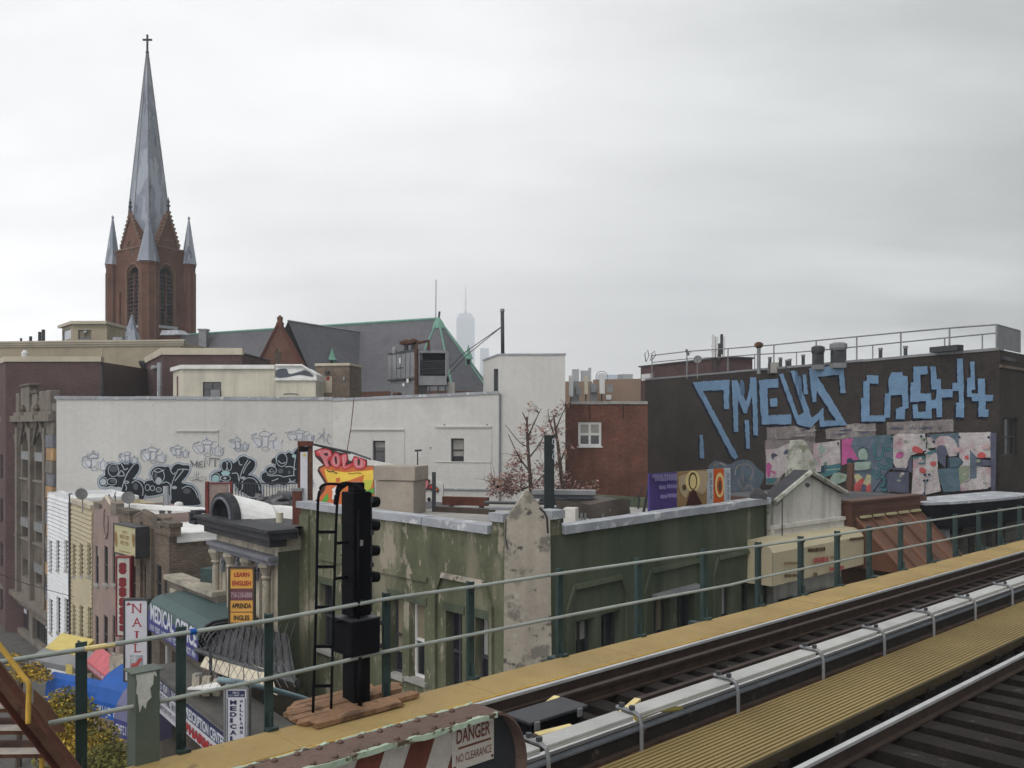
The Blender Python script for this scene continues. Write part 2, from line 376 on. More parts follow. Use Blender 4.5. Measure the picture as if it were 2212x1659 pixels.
mat('plaster_bare', (.37, .33, .275), .14, 1.1, .9, .4, 14, spots=(((.19, .175, .15), 1.3, .53, .07), ((.095, .09, .078), 3.0, .60, .05), ((.15, .165, .10), .7, .62, .07), ((.42, .39, .33), 2.2, .64, .03)), streak=.25)
mat('trim_black', (.035, .036, .042), .3, 1.5, .7, .2, 15, dirt=.2)
mat('roof_tar', (.075, .075, .08), .3, .8, .9, .3, 10, dirt=.3)
mat('glass_dark', (.018, .020, .026), .3, 1.5, .12, spec=.6)
mat('glass_blue', (.10, .13, .18), .3, .5, .12, spec=.6)
mat('frame_white', (.66, .66, .65), .05, 4, .6, dirt=.2)
mat('frame_dark', (.045, .045, .05), .2, 4, .6)
mat('blind_pale', (.30, .29, .27), .1, 3, .8)
mat('blind_grey', (.13, .13, .14), .1, 3, .8)
mat('blind_tan', (.20, .17, .12), .1, 3, .8)
mat('pipe_blue', (.22, .31, .34), .1, 4, .6, dirt=.2)
mat('frame_brown', (.06, .045, .035), .2, 4, .6)
mat('metal_grey', (.23, .235, .245), .12, 1.5, .5, .1, 12, metal=.3, dirt=.25)
mat('metal_dark', (.05, .052, .058), .2, 3, .5, metal=.3)
mat('metal_black', (.0065, .007, .0095), .3, 4, .7, .2, 40, dirt=.2, spec=.08)
mat('rust', (.085, .040, .026), .4, 3, .9, .4, 30, spots=((.17, .075, .035), 3, .58, .08))
mat('rust_brown', (.14, .075, .05), .3, 2, .8, .4, 25, spots=(((.30, .14, .07), 2.2, .57, .1), ((.035, .02, .016), 4, .62, .06)))
mat('rust_flange', (.125, .082, .068), .25, 3, .85, .4, 30, spots=((.33, .40, .30), 5, .70, .04))
mat('paint_pale_green', (.36, .44, .34), .2, 5, .8, .3, 30, spots=(((.10, .07, .05), 9, .54, .04), ((.55, .56, .48), 6, .66, .04)))
mat('rail_steel', (.045, .030, .025), .3, 6, .7, .2, 30)
mat('rail_head', (.48, .48, .48), .12, 4, .38, metal=.25)
mat('tie_wood', (.016, .0125, .011), .35, 3, .95, .5, 25, spots=((.08, .065, .055), 6, .63, .08))
mat('tie_wood_old', (.075, .06, .05), .3, 3, .95, .5, 25)
mat('steel_blue', (.14, .155, .18), .2, 5, .6, .2, 30, metal=.3, dirt=.3)
mat('cover_white', (.43, .43, .415), .09, 4, .6, .2, 30, dirt=.35, spots=((.36, .28, .24), 5, .72, .02))
mat('walk_yellow', (.46, .305, .095), .10, 2, .75, .1, 60, dirt=.18, streak=0)
mat('walk_rib', (.27, .20, .082), .09, 2.2, .7, dirt=.2)
mat('walk_under', (.055, .042, .022), .2, 3, .9)
mat('strip_yellow', (.36, .255, .105), .09, 1.6, .8, .15, 90, dirt=.3, spots=((.22, .16, .08), 3.2, .63, .08), lines=(0, .032, .10))
mat('paint_yellow', (.62, .38, .07), .2, 5, .6, .2, 30, dirt=.3)
mat('paint_yellow_pale', (.74, .60, .28), .15, 5, .6, .2, 30, dirt=.25)
mat('pipe_grey', (.33, .36, .335), .12, 4, .55, .2, 40, dirt=.25)
mat('post_green', (.03, .055, .053), .25, 3, .6, .3, 30, dirt=.3, spots=((.012, .018, .02), 4, .64, .04))
mat('stack_teal', (.008, .014, .016), .25, 3, .6, .3, 30, dirt=.3)
mat('column_green', (.105, .13, .108), .12, 2, .6, .2, 30, dirt=.3)
mat('flake_white', (.55, .57, .52), .15, 6, .8, .3, 30)
mat('plank_rot', (.25, .145, .085), .3, 2, .95, .5, 12, spots=((.10, .058, .036), 3.5, .55, .1))
mat('stripe_red', (.16, .050, .035), .3, 5, .75, .3, 30, spots=((.07, .035, .028), 6, .64, .05))
mat('stripe_white', (.55, .50, .45), .15, 5, .75, .3, 30, dirt=.4, spots=((.16, .12, .09), 8, .70, .04))
mat('sign_white', (.54, .49, .44), .08, 4, .6, .1, 30, dirt=.25, spots=((.28, .15, .09), 9, .73, .03))
mat('letter_brown', (.17, .062, .04), .2, 9, .7)
mat('letter_red', (.33, .025, .03), .15, 5, .6)
mat('letter_pale', (.55, .57, .65), .1, 5, .6)
mat('letter_navy', (.025, .03, .085), .15, 5, .6)
mat('letter_black', (.02, .02, .02), .1, 5, .6)
mat('letter_pinkgrey', (.36, .27, .30), .1, 5, .6)
mat('sign_orange', (.64, .33, .07), .06, 2, .5)
mat('sign_plum', (.14, .05, .065), .1, 3, .5)
mat('sign_cream', (.46, .42, .25), .08, 3, .6, dirt=.15)
mat('sign_clean', (.58, .58, .63), .04, 3, .4, dirt=.1)
mat('sign_crimson', (.20, .022, .028), .2, 5, .6)
mat('awning_teal', (.065, .105, .105), .08, 1.5, .7, dirt=.2)
mat('awning_indigo', (.045, .05, .20), .12, 2, .6)
mat('awning_blue', (.006, .085, .36), .12, 2, .55)
mat('awning_lilac', (.14, .14, .25), .12, 2, .6, dirt=.2)
mat('awning_pink', (.50, .11, .13), .15, 3, .6)
mat('awning_yellow', (.58, .47, .15), .1, 3, .6, dirt=.15)
mat('awning_cream', (.52, .455, .31), .1, 1.4, .6, dirt=.3)
mat('awning_brown', (.135, .062, .038), .1, 2, .5, dirt=.2)
mat('fascia_brown', (.105, .050, .036), .12, 1.5, .6, dirt=.2)
mat('seam_brown', (.20, .095, .06), .1, 2, .5)
mat('plaster_white', (.58, .565, .52), .12, .9, .9, .3, 14, dirt=.3, streak=.3)
mat('flaky_stone', (.36, .36, .32), .3, 1.6, .95, .5, 9, spots=(((.19, .20, .15), 1.8, .53, .06), ((.14, .13, .12), 3, .62, .05)))
mat('canopy_sheet', (.55, .49, .38), .12, 2, .7, dirt=.3)
mat('stone_wall_grey', (.12, .115, .105), .2, .7, .9, .3, 10, dirt=.4, brick=(.9, .45, (.07, .065, .06), .02))
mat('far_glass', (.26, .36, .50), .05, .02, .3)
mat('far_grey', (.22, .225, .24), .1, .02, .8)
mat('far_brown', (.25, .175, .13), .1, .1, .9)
mat('haze_blue', (.3, .36, .4), .05, .02, .8)
mat('bark', (.075, .055, .045), .3, 3, .95, .4, 20)
mat('leaf_yellow', (.50, .34, .05), .35, 2, .8)
mat('leaf_green', (.13, .125, .03), .35, 2, .8)
mat('leaf_rust', (.33, .20, .17), .3, 2, .8)
mat('tarp_grey', (.13, .13, .14), .2, 1.2, .8, .5, 6, dirt=.3)
mat('tarp_brown', (.10, .085, .075), .25, 1.2, .8, .5, 6, dirt=.3)
mat('fiber_grey', (.16, .16, .165), .15, 3, .6)
mat('antenna_white', (.62, .62, .62), .06, 2, .5, dirt=.1)
mat('antenna_cream', (.52, .49, .38), .06, 2, .5, dirt=.1)
mat('chimney_beige', (.33, .29, .245), .12, 1.2, .9, .2, 20, dirt=.3, spots=((.17, .16, .14), 1.4, .70, .05))
mat('wood_rust', (.10, .035, .024), .3, 2, .9, .3, 20)
mat('red_iron', (.15, .028, .024), .25, 3, .7)
# graffiti colours
for nm, c in dict(g_black=(.016, .020, .028), g_light=(.42, .47, .52), g_lilac=(.46, .46, .54), g_grey=(.10, .11, .13), g_aqua=(.34, .52, .55), g_blue=(.19, .23, .34), g_bluefill=(.57, .575, .60),
                  g_sky=(.17, .29, .44), g_skydark=(.09, .155, .26), g_navy=(.008, .012, .03), g_red=(.46, .045, .055), g_pink=(.52, .17, .19), g_rose=(.60, .30, .33), g_yellow=(.72, .50, .08), g_lime=(.42, .46, .07),
                  g_green=(.10, .30, .05), g_cream=(.62, .58, .44), g_white=(.66, .65, .64), g_orange=(.52, .14, .05), g_shade=(.06, .03, .03),
                  m_white=(.50, .46, .46), m_patch=(.23, .205, .20), m_patch2=(.30, .28, .27), m_magenta=(.45, .10, .27), m_teal=(.06, .17, .19), m_mint=(.27, .36, .31), m_slate=(.12, .155, .20), m_deep=(.025, .055, .085),
                  m_coral=(.42, .085, .085), m_straw=(.44, .40, .24), m_dusk=(.085, .09, .135), m_olive=(.22, .26, .19), m_blush=(.46, .33, .33), m_steel=(.095, .15, .19),
                  b_purple=(.075, .05, .19), b_lav=(.22, .19, .36), b_brown=(.27, .17, .085), b_gold=(.66, .53, .24), b_maroon=(.055, .018, .018), b_flame=(.55, .10, .02), b_tan=(.40, .31, .20), b_dark=(.09, .055, .03)).items():
    sp = None
    if nm == 'm_white': sp = (((.40, .26, .29), .75, .54, .12), ((.25, .30, .26), .9, .60, .08), ((.17, .165, .18), 2.4, .67, .05))
    if nm in ('m_slate', 'm_steel'): sp = (((.07, .13, .15), .9, .54, .1), ((.22, .23, .26), 1.5, .62, .08))
    if nm == 'm_patch': sp = (((.33, .31, .30), 1.2, .54, .08), ((.12, .105, .10), 2.0, .63, .05))
    if nm in ('g_sky', 'g_skydark'): sp = (((.10, .17, .27), .8, .55, .2), ((.05, .05, .055), 6, .66, .05))
    br = ((.22, .075, tuple(v * .72 for v in c), .009) if nm in ('g_sky', 'g_skydark', 'g_navy', 'm_patch', 'm_white', 'm_slate', 'm_steel') else None)
    mat(nm, c, .1 if nm[0] != 'm' else .2, 1.6, .85, dirt=.15, spots=sp, spec=.15, brick=br, bv=.07)

# ------------------------------------------------------------------ setting
mb = MB(); mb.box(-820, 820, -110, 3950, -.3, 0); single('ground', mb, 'concrete', kind='structure')
D = Vector((math.sin(math.radians(47.5)), math.cos(math.radians(47.5)), 0)); O = Vector((-D.y, D.x, 0)); ZR = CZ - 2.9
def T(o, t, z=0): return O * o + D * t + UP * z
def tbox(mb, o0, o1, t0, t1, z0, z1):
    q = [T(o0, t0, z0), T(o0, t1, z0), T(o1, t1, z0), T(o1, t0, z0)]; return mb.hexa(q + [p + UP * (z1 - z0) for p in q])
mb = MB(); tbox(mb, -6, 11.5, -60, 150, 0, .004); single('road', mb, 'asphalt', kind='structure')
bw = Vector((-.66, .75, 0)).normalized(); bn = Vector((-bw.y, bw.x, 0)) * 1.0
c0 = Vector((-11.5, 17.5, 0)); mb = MB()
q = [c0 - bn * -4 - bw * 6, c0 - bn * 5 - bw * 6, c0 - bn * 5 + bw * 95, c0 + bn * 4 + bw * 95]
mb.hexa([p + UP * .004 for p in q] + [p + UP * .008 for p in q]); single('side_street', mb, 'asphalt', kind='structure')
mb = MB(); tbox(mb, 11.5, 15, -4, 60, 0, .13); single('pavement', mb, 'concrete', kind='structure')
# air between here and the far towers
hz = MB(); hz.box(-830, 830, -120, 3960, -1.3, 640); o = single('haze', hz, 'concrete', kind='stuff'); o.data.materials.clear()
hm = bpy.data.materials.new('haze_air'); hm.use_nodes = True; hn = hm.node_tree; hn.nodes.clear()
ho = hn.nodes.new('ShaderNodeOutputMaterial'); hv = hn.nodes.new('ShaderNodeVolumePrincipled'); hv.inputs['Color'].default_value = (.95, .97, 1, 1)
hv.inputs['Density'].default_value = .0005; hn.links.new(hv.outputs[0], ho.inputs['Volume']); o.data.materials.append(hm); o.display_type = 'WIRE'

# ------------------------------------------------------------------ elevated railway
def rail_profile(mb, o, t0, t1, zt, head=True):
    tbox(mb, o - .065, o + .065, t0, t1, zt - .16, zt - .14); tbox(mb, o - .012, o + .012, t0, t1, zt - .14, zt - .035)
    if not head: tbox(mb, o - .035, o + .035, t0, t1, zt - .035, zt)
    return mb
def track(label, rails, guards, tie0, tie1, t0, t1, skip=None):
    root = thing('railway_track', label, 'railway track', T((rails[0] + rails[1]) / 2, 8, ZR - .16))
    for o_ in rails:
        r = part('rail', rail_profile(MB(), o_, t0, t1, ZR), 'rail_steel', root)
        part('rail_head', tbox(MB(), o_ - .028, o_ + .028, t0, t1, ZR - .03, ZR + .002), 'rail_head', r)
    for o_, g0 in guards: part('guard_rail', rail_profile(MB(), o_, g0, t1, ZR - .01, False), 'rail_steel', root)
    n = int((t1 - t0) / .5); first = None
    for i in range(min(n, 140)):
        t = t0 + .28 + i * .5
        mbt = tbox(MB(), tie0, tie1, -.13, .13, ZR - .36, ZR - .162)
        if first is None: first = me0 = part('tie', mbt, 'tie_wood', root); first.location = D * t
        else:
            c = clone(first, root, None, D * (t - (t0 + .28)) + D * random.uniform(-.05, .05) + O * random.uniform(-.08, .08) + UP * random.uniform(-.012, 0))
            if i % 6 == 2:
                pass
    return root
far_track = track('rusty far track with guard rails between the yellow walkways', (7.02, 5.56), ((6.66, 6.76), (6.02, 7.34)), 4.75, 7.45, -4, 66)
near_track = track('near track with one shiny white rail head at the bottom right corner', (3.86, 2.42), (), 1.75, 4.15, -4, 66)
# yellow bent ends of the guard rails
for o_, t_, q in ((6.66, 6.76, -.20), (6.02, 7.34, -.18)):
    mb = MB(); a, b = T(o_, t_, 0), T(o_ + q * .75, t_ - .42, -.02)
    for z0, z1, w_ in ((ZR - .17, ZR - .14, .06), (ZR - .14, ZR - .04, .016), (ZR - .045, ZR - .006, .038)):
        k = (b - a).normalized().cross(UP) * w_; q4 = [a - k + UP * z0, b - k + UP * z0, b + k + UP * z0, a + k + UP * z0]; mb.hexa(q4 + [p + UP * (z1 - z0) for p in q4])
    part('guard_rail_end', mb, 'paint_yellow_pale', far_track, 'yellow painted bent end of the guard rail', bevel=.006)
mb = MB(); a, b = T(5.96, 5.78, 0), T(5.90, 6.2, 0)
k = (b - a).normalized().cross(UP) * .045; q4 = [a - k + UP * (ZR - .06), b - k + UP * (ZR - .06), b + k + UP * (ZR - .06), a + k + UP * (ZR - .06)]
mb.hexa(q4 + [p + UP * .06 for p in q4]); part('guard_rail_end', mb, 'paint_yellow_pale', far_track, 'yellow painted guard rail tip beside the black trackside box', bevel=.006)
part('guard_rail', rail_profile(MB(), 5.97, -3, 5.78, ZR - .01, False), 'rail_steel', far_track)
# trackside box
bx = thing('trackside_box', 'flat black trackside box lying between the rails', 'equipment box', T(6.22, 6.2, ZR - .16))
part('body', tbox(MB(), 6.12, 6.44, 5.86, 6.6, ZR - .16, ZR + .02), 'metal_black', bx, bevel=.012)
part('lid', tbox(MB(), 6.09, 6.47, 5.82, 6.64, ZR + .02, ZR + .055), 'metal_dark', bx, bevel=.01)
for t_ in (5.9, 6.5): part('latch', tbox(MB(), 6.07, 6.09, t_ - .03, t_ + .03, ZR - .03, ZR + .05), 'metal_grey', bx)
for o_, t_ in ((5.95, 6.1), (5.92, 6.5)): part('cable', MB().tube([T(o_ + .15, t_, ZR - .05), T(o_, t_ + .05, ZR - .1), T(o_ - .12, t_ + .25, ZR - .14), T(o_ - .1, t_ + .6, ZR - .15)], .022), 'metal_black', bx)

# third rail with its white protection boards
br_t = [2.3, 3.7, 4.99, 6.16, 7.69, 9.42, 10.97, 12.48, 13.98, 15.55]
while br_t[-1] < 60: br_t.append(br_t[-1] + 1.55)
third = thing('third_rail', 'electrified third rail under long white protection boards on brackets', 'third rail', T(5.12, 8, ZR - .16))
part('conductor_rail', tbox(MB(), 5.07, 5.14, -4, 62, ZR + .15, ZR + .17), 'steel_blue', third)
part('rail_web', tbox(MB(), 5.09, 5.12, -4, 62, ZR + .02, ZR + .149), 'tie_wood', third)
part('rail_foot', tbox(MB(), 5.03, 5.18, -4, 62, ZR - .0, ZR + .02), 'rail_steel', third)
brk = None
for i, t in enumerate(br_t):
    if i + 1 < len(br_t): part('cover_board', tbox(tbox(MB(), 5.085, 5.285, t + .04, br_t[i + 1] - .04 + .02, ZR + .272, ZR + .30), 5.085, 5.1, t + .04, br_t[i + 1] - .02, ZR + .25, ZR + .271), 'cover_white', third, bevel=.006)
    if brk is None:
        mb = MB(); tr = [T(5.30, 0, ZR + .325), T(5.10, 0, ZR + .325), T(5.035, 0, ZR + .30), T(5.01, 0, ZR + .22), T(5.01, 0, ZR - .16)]
        brk = part('bracket', mb.tube(tr, .019, 6), 'metal_grey', third); brk.location = D * t
        ins = part('insulator', MB().ring(T(5.105, .12, ZR - .16), [(.09, 0), (.09, .03), (.06, .05), (.07, .10), (.045, .16)], 10), 'stone_columns', third); ins.location = D * t
        blt = part('bolt', MB().ring(T(5.12, 0, ZR + .34), [(.028, 0), (.028, .035)], 6), 'metal_dark', third); blt.location = D * t
        bl2 = part('bolt', MB().ring(T(5.24, 0, ZR + .34), [(.028, 0), (.028, .035)], 6), 'metal_dark', third); bl2.location = D * t
    else:
        for s_ in (brk, ins, blt, bl2): clone(s_, third, None, D * (t - br_t[0]))
part('warning_board', tbox(MB(), 5.045, 5.07, 6.75, 8.0, ZR - .14, ZR + .02), 'stripe_red', third, 'dark red board below the third rail')
part('cable_clip', MB().tube([T(5.2, 7.0, ZR + .14), T(5.24, 6.7, ZR + .2), T(5.27, 6.4, ZR + .17)], .03), 'awning_yellow', third)

# yellow ribbed walkway between the tracks
wk = thing('walkway', 'ribbed yellow walkway between the third rail and the near track', 'walkway', T(4.6, 8, ZR - .07))
for i in range(26):
    t0 = 4.85 + i * 2.4; part('panel', tbox(MB(), 4.19, 5.02, t0 + .004, t0 + 2.396, ZR - .06, ZR - .011), 'walk_under', wk)
rb = None
for i in range(16):
    o_ = 4.195 + i * .0517
    mb = tbox(MB(), 4.195, 4.228, 4.85, 67, ZR - .0105, ZR + .003)
    if rb is None: rb = part('rib', mb, 'walk_rib', wk, bevel=.003)
    else: clone(rb, wk, None, O * (o_ - 4.195))
part('edge_angle', tbox(MB(), 4.155, 4.185, 4.85, 67, ZR - .1, ZR + .004), 'walk_under', wk)
part('edge_angle', tbox(MB(), 5.025, 5.045, 4.85, 67, ZR - .1, ZR - .002), 'rust', wk)
for i in range(60):
    if i == 0: fr = part('support', tbox(MB(), 4.1, 5.1, 4.9, 5.0, ZR - .2, ZR - .061), 'tie_wood', wk)
    else: clone(fr, wk, None, D * 1.05 * i)
# yellow walkway strip beyond the far track
st = thing('walkway', 'plain yellow walkway strip along the railing beyond the far track', 'walkway', T(7.4, 8, ZR - .07))
for i in range(30):
    t0 = -3.1 + i * 2.35; part('panel', tbox(MB(), 7.115, 7.715, t0 + .004, t0 + 2.346, ZR - .045, ZR + random.uniform(-.003, .003)), 'strip_yellow', st)
part('edge_strip', tbox(MB(), 7.095, 7.114, -3, 66, ZR - .06, ZR - .004), 'paint_yellow', st)
cl_ = None
for i in range(120):
    if cl_ is None: cl_ = part('clip', tbox(MB(), 7.082, 7.094, -3, -2.94, ZR - .05, ZR - .012), 'rust', st)
    else: clone(cl_, st, None, D * .5 * i)
# structure that carries it all
el = thing('elevated_structure', 'dark steel girders and columns carrying the elevated tracks', 'viaduct', T(4.7, 20, 0))
for o_ in (2.3, 3.9, 5.55, 7.05): part('girder', tbox(MB(), o_ - .15, o_ + .15, -5, 67, ZR - 1.3, ZR - .365), 'metal_dark', el)
for t_ in (-4, 11, 26, 41, 56):
    part('cross_girder', tbox(MB(), -2, 9.2, t_ - .25, t_ + .25, ZR - 2.2, ZR - 1.305), 'metal_dark', el)
    for o_ in (-1.5, 8.8): part('column', tbox(MB(), o_ - .2, o_ + .2, t_ - .2, t_ + .2, .005, ZR - 2.205), 'metal_dark', el)
for t_ in range(-4, 66, 3): part('outrigger', tbox(MB(), 7.1, 8.0, t_ - .06, t_ + .06, ZR - .5, ZR - .05), 'post_green', el)

# railing
RW = Wall(T(7.78, -6), T(7.78, 70)); RW.n = -O
rl = thing('railing', 'grey two-pipe railing on green posts beyond the far track', 'railing', T(7.78, 8, ZR))
top = [(-40, 1433), (0, 1427), (175, 1400), (390, 1366), (580, 1338), (825, 1293), (1017, 1266), (1210, 1237), (1380, 1213), (1522, 1193), (1640, 1178), (1732, 1165), (1811, 1153), (1880, 1142), (1948, 1132), (2040, 1119), (2212, 1094), (2260, 1087)]
low = [(102, 1559), (317, 1517), (390, 1502), (550, 1469), (734, 1427), (799, 1411), (1024, 1367), (1217, 1329), (1379, 1298), (1570, 1263), (1627, 1249), (1881, 1196), (2040, 1165), (2212, 1131), (2260, 1122)]
def onrail(u, v, d=0): a, z = RW.sz(u, v); return RW.pt(a, z, d)
def span(lst, ua, ub): return [onrail(*p, .05) for p in lst if ua - 1 <= p[0] <= ub + 1]
part('rail_pipe', MB().tube(span(top, -40, 175)[:2] + span(top, 175, 2260), .021, 8), 'pipe_grey', rl, 'upper pipe', smooth=True)
part('rail_pipe', MB().tube(span(low, 102, 2260), .021, 8), 'pipe_grey', rl, 'lower pipe', smooth=True)
part('painted_section', MB().tube([onrail(178, 1399.5, .05), onrail(243, 1389.8, .05)], .0225, 8), 'paint_yellow_pale', rl, 'pale yellow painted stretch of the upper pipe')
part('tape', MB().tube([onrail(405, 1363.4, .05), onrail(418, 1361.5, .05)], .028, 8), 'awning_blue', rl, 'blue tape on the upper pipe')
def interp(lst, u):
    for (a, va), (b, vb) in zip(lst, lst[1:]):
        if a <= u <= b: return va + (vb - va) * (u - a) / (b - a)
for u in (175, 390, 580, 835, 1017, 1210, 1380, 1522, 1640, 1732, 1811, 1880, 1948, 2010, 2066, 2117, 2163, 2205):
    s_, z_ = RW.sz(u, interp(top, u)); mb = MB(); p = RW.pt(s_, 0, 0)
    zb = ZR - .3; w_ = .045
    q = lambda o0, o1, t0, t1, z0, z1: mb.hexa([p + O * a_ + D * b_ + UP * z0 for a_, b_ in ((o0, t0), (o0, t1), (o1, t1), (o1, t0))] + [p + O * a_ + D * b_ + UP * z1 for a_, b_ in ((o0, t0), (o0, t1), (o1, t1), (o1, t0))])
    q(-.012, .0, -w_, w_, zb, z_ + .05); q(.0, .08, -.006, .006, zb, z_ + .05)
    po = part('post', mb, 'post_green', rl)
    mb = MB(); q(-.1, -.013, -.055, .055, ZR + .002, ZR + .03); q(-.06, -.013, -.008, .008, ZR + .03, ZR + .16); part('foot', mb, 'post_green', po)
    for zc in (z_ - .02, RW.sz(u, interp(low, u))[1]) if u > 110 else (z_,):
        mb = MB(); q(-.05, -.013, -.02, .02, zc - .028, zc + .028); part('clamp', mb, 'metal_dark', po)
# ------------------------------------------------------------------ signal mast, ladder and rotten planks
sg = thing('signal_mast', 'black railway signal mast standing on rotten planks', 'signal', T(7.86, 5.0, ZR))
SC = T(7.86, 5.0); 
def sgb(mb, hw, hd, z0, z1, oo=0, tt=0): return mb.obox(SC + O * oo + D * tt + UP * z0, D * hw, O * hd, UP * (z1 - z0) / 2)
def zat(v, Y=9.17): return CZ + (HV - v) * Y / F
part('post', sgb(MB(), .10, .11, ZR, zat(1400)), 'metal_black', sg, bevel=.008)
part('foot', sgb(MB(), .16, .16, ZR + .003, ZR + .03), 'rust', sg)
part('case', sgb(MB(), .175, .18, zat(1408), zat(1332)), 'metal_black', sg, bevel=.012)
part('case_door', sgb(MB(), .01, .15, zat(1403), zat(1336), 0, .187), 'metal_dark', sg, bevel=.006)
part('signal_head', sgb(MB(), .11, .115, zat(1328), zat(1062)), 'metal_black', sg, bevel=.01)
part('cap', sgb(MB(), .06, .07, zat(1062), zat(1042)), 'metal_black', sg, bevel=.01)
for v0, v1 in ((1240, 1062), (1325, 1245)): part('lamp_unit', sgb(MB(), .012, .095, zat(v0 - 2), zat(v1 + 3), 0, .123), 'metal_dark', sg, bevel=.004)
for v in (1085, 1137, 1192, 1250):
    c = SC + D * .135 + UP * zat(v); mb = MB(); pts = []
    mb.tube([c, c + D * .13 - UP * .012], .062, 12, .055); part('lamp_hood', mb, 'metal_black', sg, smooth=True)
for v, s_ in ((1170, .03), (1298, .028), (1352, .03)): part('number_plate', MB().obox(SC - O * .125 - D * .03 + UP * (zat(v) - .03), D * .03, O * .004, UP * .03), 'stone_grey' if v != 1298 else 'metal_dark', sg)
for v in (1172, 1247, 1340): part('bracket', MB().obox(SC - D * .17 + UP * zat(v), D * .09, O * .012, UP * .014), 'metal_black', sg)
for v in (1080, 1150, 1220, 1300): part('hinge', sgb(MB(), .02, .022, zat(v + 5), zat(v - 5), -.098, .118), 'metal_dark', sg)
for v in (1345, 1395): part('hinge', sgb(MB(), .018, .03, zat(v + 5), zat(v - 4), -.15, .19), 'metal_dark', sg)
part('hasp', sgb(MB(), .012, .03, zat(1372), zat(1362), .03, .2), 'metal_grey', sg); part('padlock', sgb(MB(), .014, .022, zat(1380), zat(1371), .03, .21), 'steel_blue', sg)
part('conduit', MB().tube([SC - O * .14 - D * .05 + UP * ZR, SC - O * .14 - D * .05 + UP * zat(1412)], .022, 8), 'metal_black', sg, smooth=True)
part('conduit', MB().tube([SC - O * .135 - D * .06 + UP * zat(1330), SC - O * .135 - D * .06 + UP * zat(1100)], .016, 8), 'metal_black', sg, smooth=True)
for v in (1128, 1200, 1265): part('case_band', sgb(MB(), .114, .119, zat(v + 1.5), zat(v - 1.5)), 'metal_black', sg)
part('base_seam', sgb(MB(), .178, .183, zat(1334), zat(1331)), 'metal_dark', sg)
# hoop cables on top
h = [P(788, 1062, 9), P(760, 1046, 9), P(735, 1048, 8.95), P(727, 1070, 8.9), P(725, 1090, 8.9)]
part('cable', MB().tube([Vector(p) for p in smooth([tuple(q) for q in h], 4)], .022), 'metal_black', sg, smooth=True)
ld = thing('ladder', 'black iron ladder leaning up the left side of the signal mast', 'ladder', T(8.0, 3.6, ZR))
LW = Wall(P(670, HV, 8.72), P(735, HV, 8.92))
def lpt(u, v): a, z = LW.sz(u, v); return LW.pt(a, z)
for pts in ([(676, 1540), (683, 1300), (686, 1110), (690, 1062), (700, 1047), (730, 1046), (742, 1050)], [(715, 1538), (719, 1380), (723, 1230), (727, 1110), (731, 1070), (737, 1056), (748, 1048)]):
    part('stile', MB().tube([lpt(*p) for p in smooth(pts, 4)], .0145, 6), 'metal_black', ld, smooth=True)
for v in (1150, 1225, 1312, 1397, 1482):
    a, b = lpt(685 - (v - 1110) * .02, v), lpt(726 - (v - 1110) * .026, v); part('rung', MB().obox((a + b) / 2 - UP * .012, (b - a) / 2, LW.n * .012, UP * .015), 'metal_black', ld)
pk = thing('plank_platform', 'rotten brown planks under the signal mast', 'planks', T(7.75, 3.9, ZR))
for i, (o_, a, b) in enumerate(((7.50, 4.3, 5.3), (7.64, 4.25, 4.9), (7.78, 4.18, 5.0), (7.90, 4.25, 5.6), (8.02, 4.35, 5.65), (8.15, 4.45, 5.4), (7.63, 4.95, 5.6))):
    j = random.uniform(-.008, .008); mb = tbox(MB(), o_ - .062, o_ + .062, a, b, ZR + .006 + j * 0, ZR + .05 + j)
    for v in mb.v: v += D * random.uniform(-.04, .04) + UP * random.uniform(0, .012)
    part('plank', mb, 'plank_rot', pk)
# girder end with danger sign
gd = thing('girder', 'striped red and white girder end with a rounded rusty top flange', 'girder', T(4.75, 3, ZR - .5))
GZ = CZ - 2.0; prof = []
R_ = .42
for i in range(9):
    a = math.radians(90 - i * 12.5); prof.append((4.05 + R_ * math.cos(a) * .75, GZ - R_ + R_ * math.sin(a)))
prof = [(-3.0, GZ)] + prof + [(prof[-1][0] + .02, GZ - 1.6)]
mb = MB()
for (t0, z0), (t1, z1) in zip(prof, prof[1:]):
    mb.hexa([T(4.60, t0, z0 - .02), T(4.60, t1, z1 - .02), T(4.86, t1, z1 - .02), T(4.86, t0, z0 - .02), T(4.60, t0, z0), T(4.60, t1, z1), T(4.86, t1, z1), T(4.86, t0, z0)])
part('top_flange', mb, 'rust_flange', gd)
part('web', MB().prism([T(4.725, t, z - .02) for t, z in prof] + [T(4.725, -3, GZ - 1.6)], O * .02), 'metal_dark', gd)
for oo in (4.592, 4.862):
    mb = MB(); ts = [-3 + i * .07 for i in range(102)]
    pr = [4.14, ]
    zs = [random.uniform(-.012, .004) for _ in ts]
    for i in range(len(ts) - 1):
        a, b = ts[i], ts[i + 1]; w1 = .014 + random.uniform(0, .02)
        q4 = [T(oo - .004, a, GZ - .03 + zs[i]), T(oo - .004, b, GZ - .03 + zs[i + 1]), T(oo + w1, b, GZ - .03 + zs[i + 1]), T(oo + w1, a, GZ - .03 + zs[i])]
        mb.hexa(q4 + [p + UP * (.034 - zs[i] * .3) for p in q4])
    part('flaking_edge', mb, 'paint_pale_green', gd, 'pale green flaking paint along the flange edge')
rv = None
for i in range(46):
    for oo in (4.635, 4.825):
        if rv is None: rv = part('rivet', MB().ring(T(oo, -2.9, GZ), [(.022, 0), (.018, .014), (.008, .02)], 8), 'rust_flange', gd, smooth=True)
        else: clone(rv, gd, None, D * .15 * i + O * (oo - 4.635))
GW = Wall(T(4.725, -3), T(4.725, 4.3)); GW.n = -O
